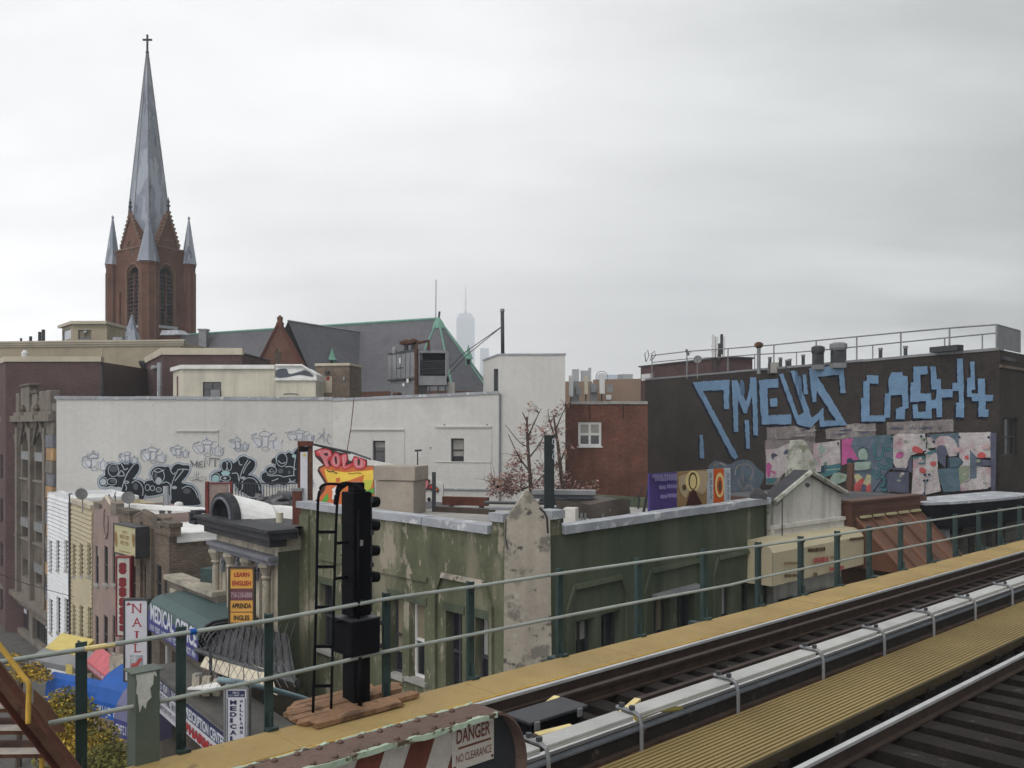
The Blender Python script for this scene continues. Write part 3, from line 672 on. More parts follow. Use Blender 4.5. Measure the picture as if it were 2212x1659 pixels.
for i in range(23):
    t0 = -.45 + 3 + i * .205; m_ = 'stripe_red' if i % 2 else 'stripe_white'; zt, zb = GZ - .03, GZ - .75; lean = -.30
    a, b = t0 + .0, t0 + .205; tmax = 6.98
    if a > tmax: continue
    b = min(b, tmax)
    part('stripe', MB().prism([GW.pt(a, zt, .004), GW.pt(b, zt, .004), GW.pt(b + lean, zb, .004), GW.pt(a + lean, zb, .004)], -O * .002), m_, gd)
dsg = thing('danger_sign', 'weathered DANGER NO CLEARANCE sign on the striped girder', 'sign', T(4.70, 3.9, GZ - .5))
SL, SR = GW.sz(974)[0], GW.sz(1064)[0]; zt, zb = GZ - .055, GW.sz(1020, 1652)[1]
part('plate', MB().wbox(GW, SL, SR, zb, zt, .010, .016), 'sign_white', dsg, bevel=.003)
ws = SR - SL; hs_ = zt - zb
def sgq(x0, y0, x1, y1): return [GW.pt(SL + ws * x, zb + hs_ * y, .019) for x, y in ((x0, y0), (x1, y0), (x1, y1), (x0, y1))]
quadtext('DANGER', sgq(.09, .58, .90, .90), 'letter_brown', dsg, bold=.022)
part('rule', MB().prism(sgq(.13, .46, .92, .505), -O * .001), 'letter_brown', dsg)
quadtext('NO CLEARANCE', sgq(.08, .17, .93, .35), 'letter_brown', dsg, bold=.006)
for x, y in ((.05, .93), (.95, .93), (.05, .06), (.95, .06)): part('bolt', MB().obox(GW.pt(SL + ws * x, zb + hs_ * y, .018), D * .008, O * .004, UP * .008), 'rust', dsg)

# rusty stairs at the lower left
sr = thing('staircase', 'rusty iron stairs with yellow handrail descending beside the railing', 'stairs', P(60, 1600, 6.7) )
SWl = Wall(P(-60, HV, 6.6), P(190, HV, 6.7))
def sp(x, y, d=0): a, z = SWl.sz(*Zf(0, 2000, 460, 1703)(x, y)); return SWl.pt(a, z, d)
part('stringer', MB().prism([sp(-150, 250), sp(20, 430), sp(990, 1700), sp(750, 1700), sp(0, 770), sp(-150, 590)], -SWl.n * .012), 'rust_brown', sr)
part('stringer_flange', MB().hexa([sp(-150, 270, -.01), sp(985, 1710, -.01), sp(985, 1710, .09), sp(-150, 270, .09)] + [p + UP * .012 for p in (sp(-150, 270, -.01), sp(985, 1710, -.01), sp(985, 1710, .09), sp(-150, 270, .09))]), 'wood_rust', sr)
part('stringer_flange', MB().hexa([sp(-150, 570, 0), sp(740, 1710, 0), sp(740, 1710, .09), sp(-150, 570, .09)] + [p + UP * .012 for p in (sp(-150, 570, 0), sp(740, 1710, 0), sp(740, 1710, .09), sp(-150, 570, .09))]), 'wood_rust', sr)
for x, y in ((75, 935), (300, 1195), (505, 1470), (-120, 690)):
    a = sp(x, y, -.02); b = a + Vector((-.9, -.02, 0)); mb = MB()
    tr = part('tread', mb.hexa([a + Vector((0, -.02, -.045)), a + Vector((.0, .24, -.045)), b + Vector((0, .24, -.045)), b + Vector((0, -.02, -.045)), a + Vector((0, -.02, 0)), a + Vector((0, .24, 0)), b + Vector((0, .24, 0)), b + Vector((0, -.02, 0))]), 'rust', sr)
    part('worn_nosing', MB().hexa([a + Vector((0, -.03, -.012)), a + Vector((0, .06, -.012)), b + Vector((0, .06, -.012)), b + Vector((0, -.03, -.012)), a + Vector((0, -.03, .006)), a + Vector((0, .06, .006)), b + Vector((0, .06, .006)), b + Vector((0, -.03, .006))]), 'stripe_white', tr)
part('handrail', MB().tube([Vector(p) for p in smooth([tuple(sp(x, y, .1)) for x, y in ((-160, -100), (0, 90), (330, 520), (395, 600), (408, 680), (400, 920), (400, 1080))], 5)], .020, 8), 'paint_yellow', sr, smooth=True)
part('handrail_post', MB().tube([sp(420, 1330, -.12), sp(420, 1720, -.12)], .02, 8), 'paint_yellow', sr)
part('stringer', MB().prism([sp(-200, 1150, -.9), sp(0, 1330, -.9), sp(240, 1720, -.9), sp(-200, 1720, -.9)], -SWl.n * .012), 'rust_brown', sr, 'far stringer')
# square green column standing in the railing line
gc = thing('column', 'square grey green steel column with flaking white paint on its cap', 'column', RW.pt(RW.sz(310)[0], ZR - .3))
cs, cz = RW.sz(310, 1447)
def rbox(mb, ds, dd, z0, z1, off=0): return mb.obox(RW.pt(cs, z0, off), D * ds, O * dd, UP * (z1 - z0) / 2)
part('shaft', rbox(MB(), .105, .10, ZR - .5, cz), 'column_green', gc, bevel=.006)
part('cap_plate', rbox(MB(), .135, .11, cz, cz + .012), 'column_green', gc)
mb = MB(); mb.prism([RW.pt(cs + x, cz - y, .104) for x, y in ((-.102, .0), (.07, .0), (.075, .05), (.05, .03), (.045, .11), (.02, .14), (.03, .22), (-.005, .25), (-.02, .31), (-.045, .27), (-.07, .33), (-.085, .18), (-.098, .16), (-.09, .07))], O * .003); part('flaking_patch', mb, 'flake_white', gc, 'flaking white paint')
# diagonal painted pipe and wire fence outside the railing
pp = thing('pipe_brace', 'pale blue painted pipe slanting down outside the railing', 'pipe', P(590, 1490, 9.6))
part('pipe', MB().tube([P(470, 1468, 9.2), P(520, 1474, 9.3), P(590, 1490, 9.7), P(650, 1507, 10.2), P(715, 1530, 10.9)], .03, 8), 'pipe_blue', pp, smooth=True)
wf = thing('wire_fence', 'loose chain-link wire hanging outside the railing', 'wire fence', P(480, 1450, 9.2))
mb = MB()
for i in range(11):
    u = 420 + i * 16; mb.tube([P(u, 1372 - i * 2.2, 9.2), P(u + 30, 1430, 9.3), P(u + 58, 1485, 9.2)], .003, 4); mb.tube([P(u + 58, 1366 - i * 2.2, 9.22), P(u + 30, 1430, 9.32), P(u, 1485, 9.22)], .003, 4)
part('mesh', mb, 'metal_grey', wf, kind='stuff')
# ------------------------------------------------------------------ far towers
def farbox(name, label, u0, u1, v0, Y, depth, m, chamfer=0, cat='tower'):
    a, b = P(u0, v0, Y), P(u1, v0, Y); r = thing(name, label, cat, ((a.x + b.x) / 2, Y, 0))
    part('facade', MB().box(a.x, b.x, Y, Y + depth, 0, a.z), m, r); part('roof_edge', MB().box(a.x - .2, b.x + .2, Y - .2, Y + depth, a.z + .01, a.z + 1.2), m, r); return r
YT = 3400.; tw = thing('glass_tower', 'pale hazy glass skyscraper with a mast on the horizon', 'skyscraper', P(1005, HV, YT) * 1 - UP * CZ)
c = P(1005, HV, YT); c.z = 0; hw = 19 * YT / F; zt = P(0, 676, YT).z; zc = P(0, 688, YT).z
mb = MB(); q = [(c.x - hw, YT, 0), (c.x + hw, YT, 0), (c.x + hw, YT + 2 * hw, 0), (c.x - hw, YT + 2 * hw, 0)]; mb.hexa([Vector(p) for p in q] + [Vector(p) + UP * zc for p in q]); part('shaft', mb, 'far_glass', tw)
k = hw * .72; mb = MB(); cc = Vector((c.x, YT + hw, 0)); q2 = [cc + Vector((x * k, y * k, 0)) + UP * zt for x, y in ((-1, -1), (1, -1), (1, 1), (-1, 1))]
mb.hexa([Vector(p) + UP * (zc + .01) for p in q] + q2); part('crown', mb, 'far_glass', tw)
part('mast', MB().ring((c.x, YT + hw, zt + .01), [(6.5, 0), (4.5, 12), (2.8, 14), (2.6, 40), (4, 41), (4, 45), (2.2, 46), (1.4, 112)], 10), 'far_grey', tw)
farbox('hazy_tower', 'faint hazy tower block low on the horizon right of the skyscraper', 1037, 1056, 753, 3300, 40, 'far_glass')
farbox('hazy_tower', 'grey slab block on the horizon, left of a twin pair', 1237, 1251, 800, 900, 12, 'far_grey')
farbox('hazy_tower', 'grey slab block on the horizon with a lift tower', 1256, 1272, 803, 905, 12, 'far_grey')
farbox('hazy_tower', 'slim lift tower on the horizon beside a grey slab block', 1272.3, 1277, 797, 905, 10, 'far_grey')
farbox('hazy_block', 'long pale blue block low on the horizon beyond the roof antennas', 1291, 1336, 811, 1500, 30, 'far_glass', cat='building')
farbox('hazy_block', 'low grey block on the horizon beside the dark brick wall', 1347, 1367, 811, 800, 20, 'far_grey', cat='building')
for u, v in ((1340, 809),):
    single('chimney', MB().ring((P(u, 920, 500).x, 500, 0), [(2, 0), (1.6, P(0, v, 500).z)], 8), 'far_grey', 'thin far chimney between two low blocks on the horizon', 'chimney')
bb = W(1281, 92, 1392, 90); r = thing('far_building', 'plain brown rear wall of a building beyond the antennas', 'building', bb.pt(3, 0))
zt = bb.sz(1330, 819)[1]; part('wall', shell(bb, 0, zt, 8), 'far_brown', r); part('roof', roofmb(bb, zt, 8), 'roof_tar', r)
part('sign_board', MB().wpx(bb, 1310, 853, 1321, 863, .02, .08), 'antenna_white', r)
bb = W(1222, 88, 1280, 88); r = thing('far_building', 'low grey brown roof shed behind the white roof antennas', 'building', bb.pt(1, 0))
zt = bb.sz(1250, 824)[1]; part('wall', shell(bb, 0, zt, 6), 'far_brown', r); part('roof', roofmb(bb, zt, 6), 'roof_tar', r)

# ------------------------------------------------------------------ church
CY = 120.; k = CY / F
ch = thing('church', 'brick church with a tall grey metal spire and a slate nave roof', 'church', P(326, HV, CY) - UP * CZ)
def cz_(v, Y=CY): return CZ + (HV - v) * Y / F
cl, cr_ = P(243.5, HV, CY), P(408, HV, CY); cl.z = cr_.z = 0
cen = (cl + cr_) / 2; half = (cr_.x - cl.x) / 2
cf = Vector((P(321, HV, CY - half).x, CY - half, 0)); cb = Vector((cen.x + .3, CY + half, 0))
zt = cz_(545)
def wallbetween(a, b): return Wall((a.x, a.y), (b.x, b.y))
for nm, (a, b) in enumerate(((cl, cf), (cf, cr_), (cr_, cb), (cb, cl))):
    w = wallbetween(a, b); vis = nm < 2; uc = (288.5, 359)[nm] if vis else 0
    if vis:
        u0, u1 = ((276, 301), (345, 374))[nm]; s0, s1 = w.sz(u0)[0], w.sz(u1)[0]; zb, zs, za = cz_(705, CY - half / 2), cz_(600, CY - half / 2), cz_(578, CY - half / 2)
        sm = (s0 + s1) / 2; mb = MB(); front(mb, w, 0, w.len, 0, zt, [(s0, s1, zb, za)], .7); pw = part('tower_wall', mb, 'brick_church', ch)
        # pointed heads closing the square opening
        for sg_ in (-1, 1):
            pts = [(sm + sg_ * (s1 - s0) / 2, za), (sm, za)] + [(sm + sg_ * (s1 - s0) / 2 * math.sin(math.radians(a_)), zs + (za - zs) * math.cos(math.radians(a_)) ** .8) for a_ in (15, 35, 55, 75, 90)]
            mb2 = MB(); mb2.prism([w.pt(*p, -.05) for p in pts], -w.n * .3); part('arch_stone', mb2, 'stone_church', pw)
        mb2 = MB().wbox(w, s0, s1, zb, za, -.75, -.68); part('louver_backing', mb2, 'metal_black', pw)
        lv = None
        for i in range(13):
            z = zb + .15 + i * (zs - zb) / 12.2
            q = [w.pt(s0 + .02, z, -.1), w.pt(s1 - .02, z, -.1), w.pt(s1 - .02, z + .28, -.6), w.pt(s0 + .02, z + .28, -.6)]
            part('louver', MB().hexa(q + [p + UP * .09 for p in q]), 'trim_black', pw)
        part('mullion', MB().wbox(w, sm - .09, sm + .09, zb, zs + .6, -.35, -.02), 'brick_church', pw)
        mb2 = MB()
        for e in (s0 - .28, s1 + .06): mb2.wbox(w, e, e + .22, zb, zs, .0, .14)
        part('jamb_shaft', mb2, 'stone_church', pw)
        arch = [(sm + (s1 - s0 + .5) / 2 * math.sin(math.radians(a_)), zs + (za - zs + .4) * math.cos(math.radians(a_)) ** .8) for a_ in range(-90, 91, 15)]
        mb2 = MB(); 
        for p, q in zip(arch, arch[1:]): mb2.tube([w.pt(*p, .08), w.pt(*q, .08)], .13, 5)
        part('hood_mould', mb2, 'stone_church', pw)
        part('sill', MB().wbox(w, s0 - .5, s1 + .5, zb - .35, zb, 0, .35), 'stone_pale', pw)
        # steep gable with crockets and a rosette
        gu = ((283, 430, 463, 262, 306), (363, 440, 461, 338, 386))[nm]; YG = CY - half / 2
        sp_ = w.sz(gu[0])[0]; zp = cz_(gu[2], YG); sa, sb = w.sz(gu[3])[0], w.sz(gu[4])[0]; zb2 = cz_(552, YG)
        gp = part('gable', MB().prism([w.pt(sa, zb2, .02), w.pt(sb, zb2, .02), w.pt(sb, zt + .2, .02), w.pt(sp_, zp, .02), w.pt(sa, zt + .2, .02)], -w.n * 1.0), 'brick_church', ch)
        mb2 = MB()
        for e in (sa, sb): mb2.tube([w.pt(e, zt + .2, .1), w.pt(sp_, zp + .1, .1)], .16, 5)
        part('gable_coping', mb2, 'stone_church', gp); ck = None
        for e in (sa, sb):
            for i in range(9):
                t = (i + .5) / 9; p = w.pt(e + (sp_ - e) * t + (.16 if e == sb else -.16), zt + .25 + (zp - zt) * t, .1)
                part('crocket', MB().ring(p, [(.05, 0), (.16, .1), (.12, .24), (.03, .32)], 6), 'stone_church', gp)
        part('finial', MB().ring(w.pt(sp_, zp, .1), [(.14, 0), (.12, .8), (.3, .95), (.12, 1.1), (.1, 1.4), (.24, 1.5), (.1, 1.65), (.03, 2.1)], 8), 'trim_black', gp)
        cc = w.pt(sp_, zt + .25, .06); mb2 = MB(); rr_ = .85
        mb2.tube([cc + w.x * rr_ * math.cos(math.radians(a_)) + UP * rr_ * math.sin(math.radians(a_)) for a_ in range(0, 361, 24)], .09, 5)
        for a_ in range(4): mb2.tube([cc + w.x * .33 * math.cos(math.radians(a_ * 90 + 45 + d_)) * 1.0 + w.x * .2 * math.cos(math.radians(a_ * 90 + 45)) + UP * (.2 * math.sin(math.radians(a_ * 90 + 45)) + .33 * math.sin(math.radians(a_ * 90 + 45 + d_))) for d_ in range(0, 361, 45)], .05, 4)
        part('rosette', mb2, 'stone_church', gp)
        part('string_course', MB().wbox(w, .9, w.len - .9, zt - .1, zt + .12, 0, .15), 'stone_church', pw)
        for e in (w.len * .19, w.len * .81): part('corner_pilaster', MB().wbox(w, e - .45, e + .45, 0, cz_(628, YG), .02, .25), 'brick_church', pw)
    else:
        mb = MB(); front(mb, w, 0, w.len, 0, zt); part('tower_wall', mb, 'brick_church', ch)
# corner turrets
for nm, (c, u0, u1, vt, vb) in enumerate(((cl, 230, 257, 465, 573), (cf, 303, 342, 461, 566), (cr_, 395, 422, 467, 572))):
    Y_ = c.y - (0 if nm != 1 else 0); r_ = (u1 - u0) / 2 * Y_ / F; z0 = CZ + (HV - vb) * Y_ / F; z1 = CZ + (HV - vt) * Y_ / F
    tp = part('turret', MB().ring((c.x, c.y, 0), [(r_, 0), (r_, z0 - 1.6), (r_ * 1.04, z0 - 1.5), (r_ * 1.04, z0 - 1.2), (r_, z0 - 1.1), (r_ * 1.0, z0 - .5), (r_ * 1.1, z0 - .3), (r_ * 1.1, z0)], 8, .39), 'brick_church', ch)
    part('turret_cone', MB().ring((c.x, c.y, z0 + .01), [(r_ * 1.22, 0), (r_ * 1.16, .2), (r_ * .12, (z1 - z0) * .93), (.09, (z1 - z0) * .93), (.2, (z1 - z0) * .95), (.03, z1 - z0)], 8, .39), 'spire_metal', tp)
    mb = MB()
    for q in range(8):
        a = .39 + q * math.pi / 4; p = Vector((c.x + r_ * 1.0 * math.cos(a), c.y + r_ * 1.0 * math.sin(a), 0)); mb.tube([p, p + UP * (z0 - 1.2)], .08, 4)
    part('turret_rib', mb, 'stone_church', tp)
# the spire
zb = cz_(556); zs = cz_(114); base = cen + Vector((-.1, -.2, 0)); tip = Vector((P(318.3, HV, CY).x, CY, 0)); mb = MB(); prof = [(2.9, zb - .9), (3.0, zb), (2.5, cz_(450)), (.12, zs)]
i0 = 0
for r_, z in prof:
    f = (z - zb) / (zs - zb); cx = base.lerp(tip, max(0, f))
    for q in range(8): a = .3927 + q * math.pi / 4; mb.v.append(Vector((cx.x + r_ * math.cos(a), cx.y + r_ * math.sin(a), z)))
for j in range(3):
    for q in range(8): a, b = j * 8 + q, j * 8 + (q + 1) % 8; mb.f.append((a, b, b + 8, a + 8)); mb.m.append(0)
sp0 = part('spire', mb, 'spire_metal', ch)
mb = MB()
for q in range(8):
    mb.tube([mb_v for mb_v in (sp0.data.vertices[8 + q].co + ORG['church'], sp0.data.vertices[16 + q].co + ORG['church'], sp0.data.vertices[24 + q].co + ORG['church'])], .07, 4)
part('spire_ridge', mb, 'metal_grey', sp0)
mb = MB(); zc = cz_(75); mb.tube([tip + UP * (zs - .3), tip + UP * zc], .14, 6); zm = cz_(86); mb.tube([tip + Vector((-.62, 0, zm)), tip + Vector((.62, 0, zm))], .14, 6)
part('cross', mb, 'trim_black', ch)
part('cross_socket', MB().ring(tip + UP * (zs - .15), [(.2, 0), (.24, .25), (.14, .4)], 8), 'trim_black', ch)
# nave, apse and transept
A0 = P(390, 733, 119.); A1 = P(947, 689, 100.7); zr = A1.z
nd = Vector((A1.x - A0.x, A1.y - A0.y, 0)).normalized(); npn = Vector((nd.y, -nd.x, 0)); npn = npn if npn.y < 0 else -npn
R0 = Vector((A0.x, A0.y, zr)) - nd * 4; R1 = Vector((A1.x, A1.y, zr)); ze = cz_(846, 97); hwid = 6.6
mb = MB(); q = [R0 + npn * hwid, R1 + npn * hwid, R1, R0]
mb.face([Vector((q[0].x, q[0].y, ze)), Vector((q[1].x, q[1].y, ze)), R1, R0]); b0, b1 = R0 - npn * hwid, R1 - npn * hwid; mb.face([Vector((b1.x, b1.y, ze)), Vector((b0.x, b0.y, ze)), R0, R1])
part('nave_roof', mb, 'slate', ch)
ap = []
for i in range(5):
    a = math.radians(90 - i * 45); ap.append(R1 + (npn * math.sin(a) + nd * math.cos(a)) * hwid * 1.0)
ap = [Vector((p.x, p.y, ze)) for p in ap]
mb = MB()
for a, b in zip(ap, ap[1:]): mb.face([a, b, R1])
part('apse_roof', mb, 'slate', ch)
mb = MB()
for p in ap[:4]: mb.tube([R1 + (p - R1) * .03 + UP * .05, p + UP * .05], .11, 5)
part('hip_flashing', mb, 'copper', ch)
part('ridge_flashing', MB().tube([R0 + UP * .05, R1 + UP * .05], .16, 6), 'copper', ch)
part('apex_cap', MB().ring(R1 + UP * -1.15, [(.95, 0), (.55, .75), (.18, 1.3), (.12, 1.35)], 8), 'copper', ch)
part('lightning_rod', MB().tube([R1 - nd * .35, P(942, 604, R1.y)], .045, 5), 'metal_dark', ch)
part('finial_stub', MB().tube([R1 + nd * .05, P(949.5, 673, R1.y)], .13, 6), 'metal_dark', ch)
lowz = [Vector((p.x, p.y, 0)) for p in ap]; mb = MB()
for a, b in zip(ap, ap[1:]): mb.face([Vector((a.x, a.y, 0)), Vector((b.x, b.y, 0)), b, a])
for s_ in (1, -1):
    a, b = R0 + npn * hwid * s_, R1 + npn * hwid * s_; mb.face([Vector((a.x, a.y, 0)), Vector((b.x, b.y, 0)), Vector((b.x, b.y, ze)), Vector((a.x, a.y, ze))])
part('nave_wall', mb, 'brick_church', ch)
E = P(778, 718, 104.6); E = Vector((E.x, E.y, 0)); zt2 = CZ + (HV - 718) * 104.6 / F
Lg = 12.7; Gp = E + npn * Lg; zg = zt2; tw_ = 5.2; zte = zg - 9.6
mb = MB(); g0, g1 = Gp - nd * tw_, Gp + nd * tw_; e0, e1 = E - nd * tw_ - npn * 4, E + nd * tw_ - npn * 4; Et = E - npn * .3
for a, b in ((g0, e0), (e1, g1)):
    pass
mb.face([Vector((g0.x, g0.y, zte)), Vector((Gp.x, Gp.y, zg)), Vector((Et.x, Et.y, zg)), Vector((e0.x, e0.y, zte))]); mb.face([Vector((g1.x, g1.y, zte)), Vector((e1.x, e1.y, zte)), Vector((Et.x, Et.y, zg)), Vector((Gp.x, Gp.y, zg))])
part('transept_roof', mb, 'slate', ch)
part('transept_ridge', MB().tube([Vector((Gp.x, Gp.y, zg + .03)), Vector((Et.x, Et.y, zg + .03))], .10, 5), 'metal_grey', ch)
gw = Wall((g0 + npn * .4).xy, (g1 + npn * .4).xy); gs, gz = gw.sz(602, 701); L0 = gw.sz(557, 790); L1 = gw.sz(652, 790)
sl0 = (gz - L0[1]) / (gs - L0[0]); sl1 = (gz - L1[1]) / (L1[0] - gs); hh = gz - zte
loop = [gw.pt(gs - hh / sl0, zte), gw.pt(gs + hh / sl1, zte), gw.pt(gs, gz)]
gp = part('transept_gable', MB().prism(loop, -gw.n * .7), 'brick_church', ch)
part('gable_coping', MB().tube([loop[0] + UP * .1, loop[2] + UP * .15], .2, 5).tube([loop[1] + UP * .1, loop[2] + UP * .15], .2, 5), 'wood_rust', gp)
part('finial', MB().ring(gw.pt(gs, gz - .1, -.2), [(.42, 0), (.42, .3), (.3, .4), (.3, .7), (.36, .8), (.1, 1.1)], 6), 'brick_church', gp)
s0, z0 = gw.sz(594.5, 788); s1, z1 = gw.sz(606.5, 752); sm = (s0 + s1) / 2
part('lancet', MB().prism([gw.pt(s0, z0, .02), gw.pt(s1, z0, .02), gw.pt(s1, z1 - .5, .02), gw.pt(sm, z1, .02), gw.pt(s0, z1 - .5, .02)], gw.n * .03), 'frame_brown', gp)
part('lancet_hood', MB().tube([gw.pt(s0 - .1, z1 - .5, .05), gw.pt(sm, z1 + .12, .05), gw.pt(s1 + .1, z1 - .5, .05)], .1, 5), 'stone_church', gp)
mb = MB(); front(mb, gw, gs - hh / sl0, gs + hh / sl1, 0, zte); part('transept_wall', mb, 'brick_church', ch)
def dormer(u, vt, vm, vb, Y, wpx, lab):
    c = P(u, vm, Y); k = Y / F; r_ = wpx * k / 2; d = part('dormer', MB().ring((c.x, c.y, c.z - (vb - vm) * k), [(r_ * .62, 0), (r_ * .62, (vb - vm) * k)], 6), 'copper', ch, lab)
    part('spirelet', MB().ring(c, [(r_, 0), (r_ * .85, .12), (r_ * .45, (vm - vt) * k * .45), (.03, (vm - vt) * k)], 8), 'copper', d)
    part('opening', MB().box(c.x - r_ * .3, c.x + r_ * .3, c.y - r_ * .68, c.y - r_ * .5, c.z - (vb - vm) * k * .9, c.z - .1), 'metal_black', d)
tslope = 95.5
dormer(717.5, 751, 778, 788, 96.5, 23, 'copper dormer on the transept roof'); dormer(1012, 745, 775, 789, 96.0, 21, 'copper dormer on the apse roof')
c = P(439, 733, 114.5); part('chimney', MB().box(c.x - .5, c.x + .5, 114.2, 115.2, c.z - 1.4, P(439, 714, 114.5).z), 'metal_grey', ch); part('chimney_cap', MB().box(c.x - .62, c.x + .62, 114.1, 115.3, P(439, 714, 114.5).z + .01, P(439, 714, 114.5).z + .2), 'metal_grey', ch)
c = P(285, 735, 108); part('low_turret_cone', MB().ring((c.x, 108, c.z - 1), [(1.25, 0), (1.25, .3), (.06, P(285, 678, 108).z - c.z + 1)], 8), 'spire_metal', ch)
c = P(285, 735, 108); part('low_turret', MB().ring((c.x, 108, 0), [(1.1, 0), (1.1, c.z - 1.01)], 8), 'brick_church', ch)
w = W(345, 112, 388, 111); part('stair_roof', MB().hexa([w.pt(0, cz_(724, 112)), w.pt(w.len, cz_(724, 112)), w.pt(w.len, cz_(722, 112), -2), w.pt(0, cz_(722, 112), -2), w.pt(0, cz_(713, 112), -.4), w.pt(w.len * .75, cz_(713, 112), -.4), w.pt(w.len * .75, cz_(713, 112), -1.8), w.pt(0, cz_(713, 112), -1.8)]), 'stone_pale', ch)
# ------------------------------------------------------------------ middle distance buildings
# tan stuccoed block
w = W(-60, 80, 390, 78); zt = w.sz(200, 741)[1]
r = thing('tan_building', 'wide tan stucco building with a moulded cornice below the church tower', 'building', w.pt(w.len / 2, 0))
part('wall', shell(w, 0, zt, 7), 'stucco_tan', r); part('roof', roofmb(w, zt - .1, 7), 'roof_tar', r)
for i, (v0, v1, d) in enumerate(((736, 739.5, .35), (739.7, 744, .25), (744.2, 748.5, .12))): part('cornice', MB().wbox(w, -.2, w.len + .2 + d, w.sz(200, v1)[1], w.sz(200, v0)[1], .0, d), 'trim_tan', r)
a = w.sz(219)[0]; part('expansion_joint', MB().wbox(w, a, a + .08, 0, zt - .4, 0, .04), 'trim_tan', r)
part('roof_vent', MB().wbox(w, w.sz(237)[0], w.sz(256)[0], zt - .1, w.sz(245, 727)[1], -1.2, -.5), 'stone_pale', r)
for u, v, rr_ in ((22, 727, .1), (43, 723, .13), (63, 713, .14), (71, 708, .15)): part('vent_pipe', MB().tube([w.pt(w.sz(u)[0], zt - .1, -1.5), w.pt(w.sz(u)[0], w.sz(u, v)[1], -1.5)], rr_, 6), 'metal_dark', r)
w2 = W(157, 84, 231, 84); z2 = w2.sz(200, 694)[1]; z0 = zt - .4
r = thing('penthouse', 'small tan rooftop penthouse with a white eave left of the church tower', 'building', w2.pt(1, z0))
wn = w2.rect(169, 713, 197, 733); mb = MB(); front(mb, w2, 0, w2.len, z0 - 4, z2 - .3, [wn], .12); mb.face([w2.pt(w2.len, z0 - 4), w2.pt(w2.len, z0 - 4, -4), w2.pt(w2.len, z2 - .3, -4), w2.pt(w2.len, z2 - .3)])
part('wall', mb, 'stucco_tan', r); window(r, w2, wn, 'frame_dark', 'glass_blue', .12, .06, 2, 1)
w3 = W(134, 87.5, 157, 84); mb = MB(); wn = w3.rect(135, 712, 153, 734); front(mb, w3, 0, w3.len, z0 - 4, z2 - .3, [wn], .1); part('wall', mb, 'stucco_tan', r); window(r, w3, wn, 'metal_grey', 'glass_blue', .1, .06, 1, 1)
part('eave', MB().hexa([w3.pt(-.3, z2 - .29, .35), w2.pt(0, z2 - .29, .35), w2.pt(w2.len + .1, z2 - .29, .35), w2.pt(w2.len + .1, z2 - .29, -4), w3.pt(-.3, z2, .35), w2.pt(0, z2, .35), w2.pt(w2.len + .1, z2, .35), w2.pt(w2.len + .1, z2, -4)]), 'trim_tan', r)
part('lamp', MB().wpx(w2, 182, 715, 189, 719, .02, .2), 'stone_pale', r)
# purple brick block, left
w = W(12, 66, 218, 66); zt = w.sz(100, 773)[1]
r = thing('brick_building', 'purple brown brick building with a white coping behind the gothic facade', 'building', w.pt(w.len / 2, 0))
wl = W(-50, 84, 12, 66); mb = MB(); front(mb, w, 0, w.len, 0, zt - .3); mb.face([w.pt(w.len, 0), w.pt(w.len, 0, -9), w.pt(w.len, zt - .3, -9), w.pt(w.len, zt - .3)])
holes = [(wl.len - 3.2, wl.len - 1.6, z_, z_ + 1.9) for z_ in (1.2, 4.6, 8.0, 11.4)]
front(mb, wl, 0, wl.len, 0, zt - .3, holes, .15); part('wall', mb, 'brick_purple', r)
for h_ in holes: window(r, wl, h_, 'frame_dark')
part('coping', MB().wbox(w, -.05, w.len + .05, zt - .29, zt + .1, -.4, .1), 'trim_tan', r); part('coping', MB().wbox(wl, 0, wl.len - .05, zt - .29, zt + .1, -.4, .1), 'trim_tan', r)
part('roof', roofmb(w, zt - .32, 8), 'roof_tar', r)
part('downpipe', MB().tube([w.pt(w.len + .15, 0, .1), w.pt(w.len + .15, zt - .6, .1)], .12, 6), 'metal_dark', r)
part('lamp', MB().ring(w.pt(w.sz(49)[0], zt + .1, -.3), [(.22, 0), (.25, .3), (.1, .5)], 8), 'antenna_white', r)
# purple brick block, right, with white metal fascia
w = W(352, 66, 522, 66); zt = w.sz(440, 752)[1]
r = thing('brick_building', 'purple brick building with a deep white fascia right of the tan wall', 'building', w.pt(w.len / 2, 0))
wl = W(316, 75, 352, 66); mb = MB(); front(mb, w, 0, w.len, 0, zt - .5); front(mb, wl, 0, wl.len, 0, zt - .5); mb.face([w.pt(w.len, 0), w.pt(w.len, 0, -8), w.pt(w.len, zt - .5, -8), w.pt(w.len, zt - .5)])
part('wall', mb, 'brick_purple', r); part('fascia', MB().wbox(w, 0, w.len + .1, zt - .5, zt, -.3, .15), 'trim_tan', r); part('fascia', MB().wbox(wl, -.1, wl.len + .1, zt - .5, zt, -.3, .15), 'trim_tan', r)
part('roof', roofmb(w, zt - .3, 8), 'roof_tar', r)
part('downpipe', MB().tube([wl.pt(-.15, 0, .2), wl.pt(-.15, zt - .9, .2)], .2, 6), 'metal_dark', r)
part('downpipe_head', MB().ring(wl.pt(-.15, zt - .9, .2), [(.22, 0), (.42, .45), (.42, .6)], 6), 'metal_dark', r)
part('flue_pipe', MB().tube([w.pt(0, zt - 4.5, .7), w.pt(0, w.sz(352, 785)[1], .7)], .16, 8), 'stone_pale', r)
for u, v in ((349, 792),): part('wall_lamp', MB().wpx(wl, 334, 790, 340, 797, .0, .3), 'stone_pale', r)

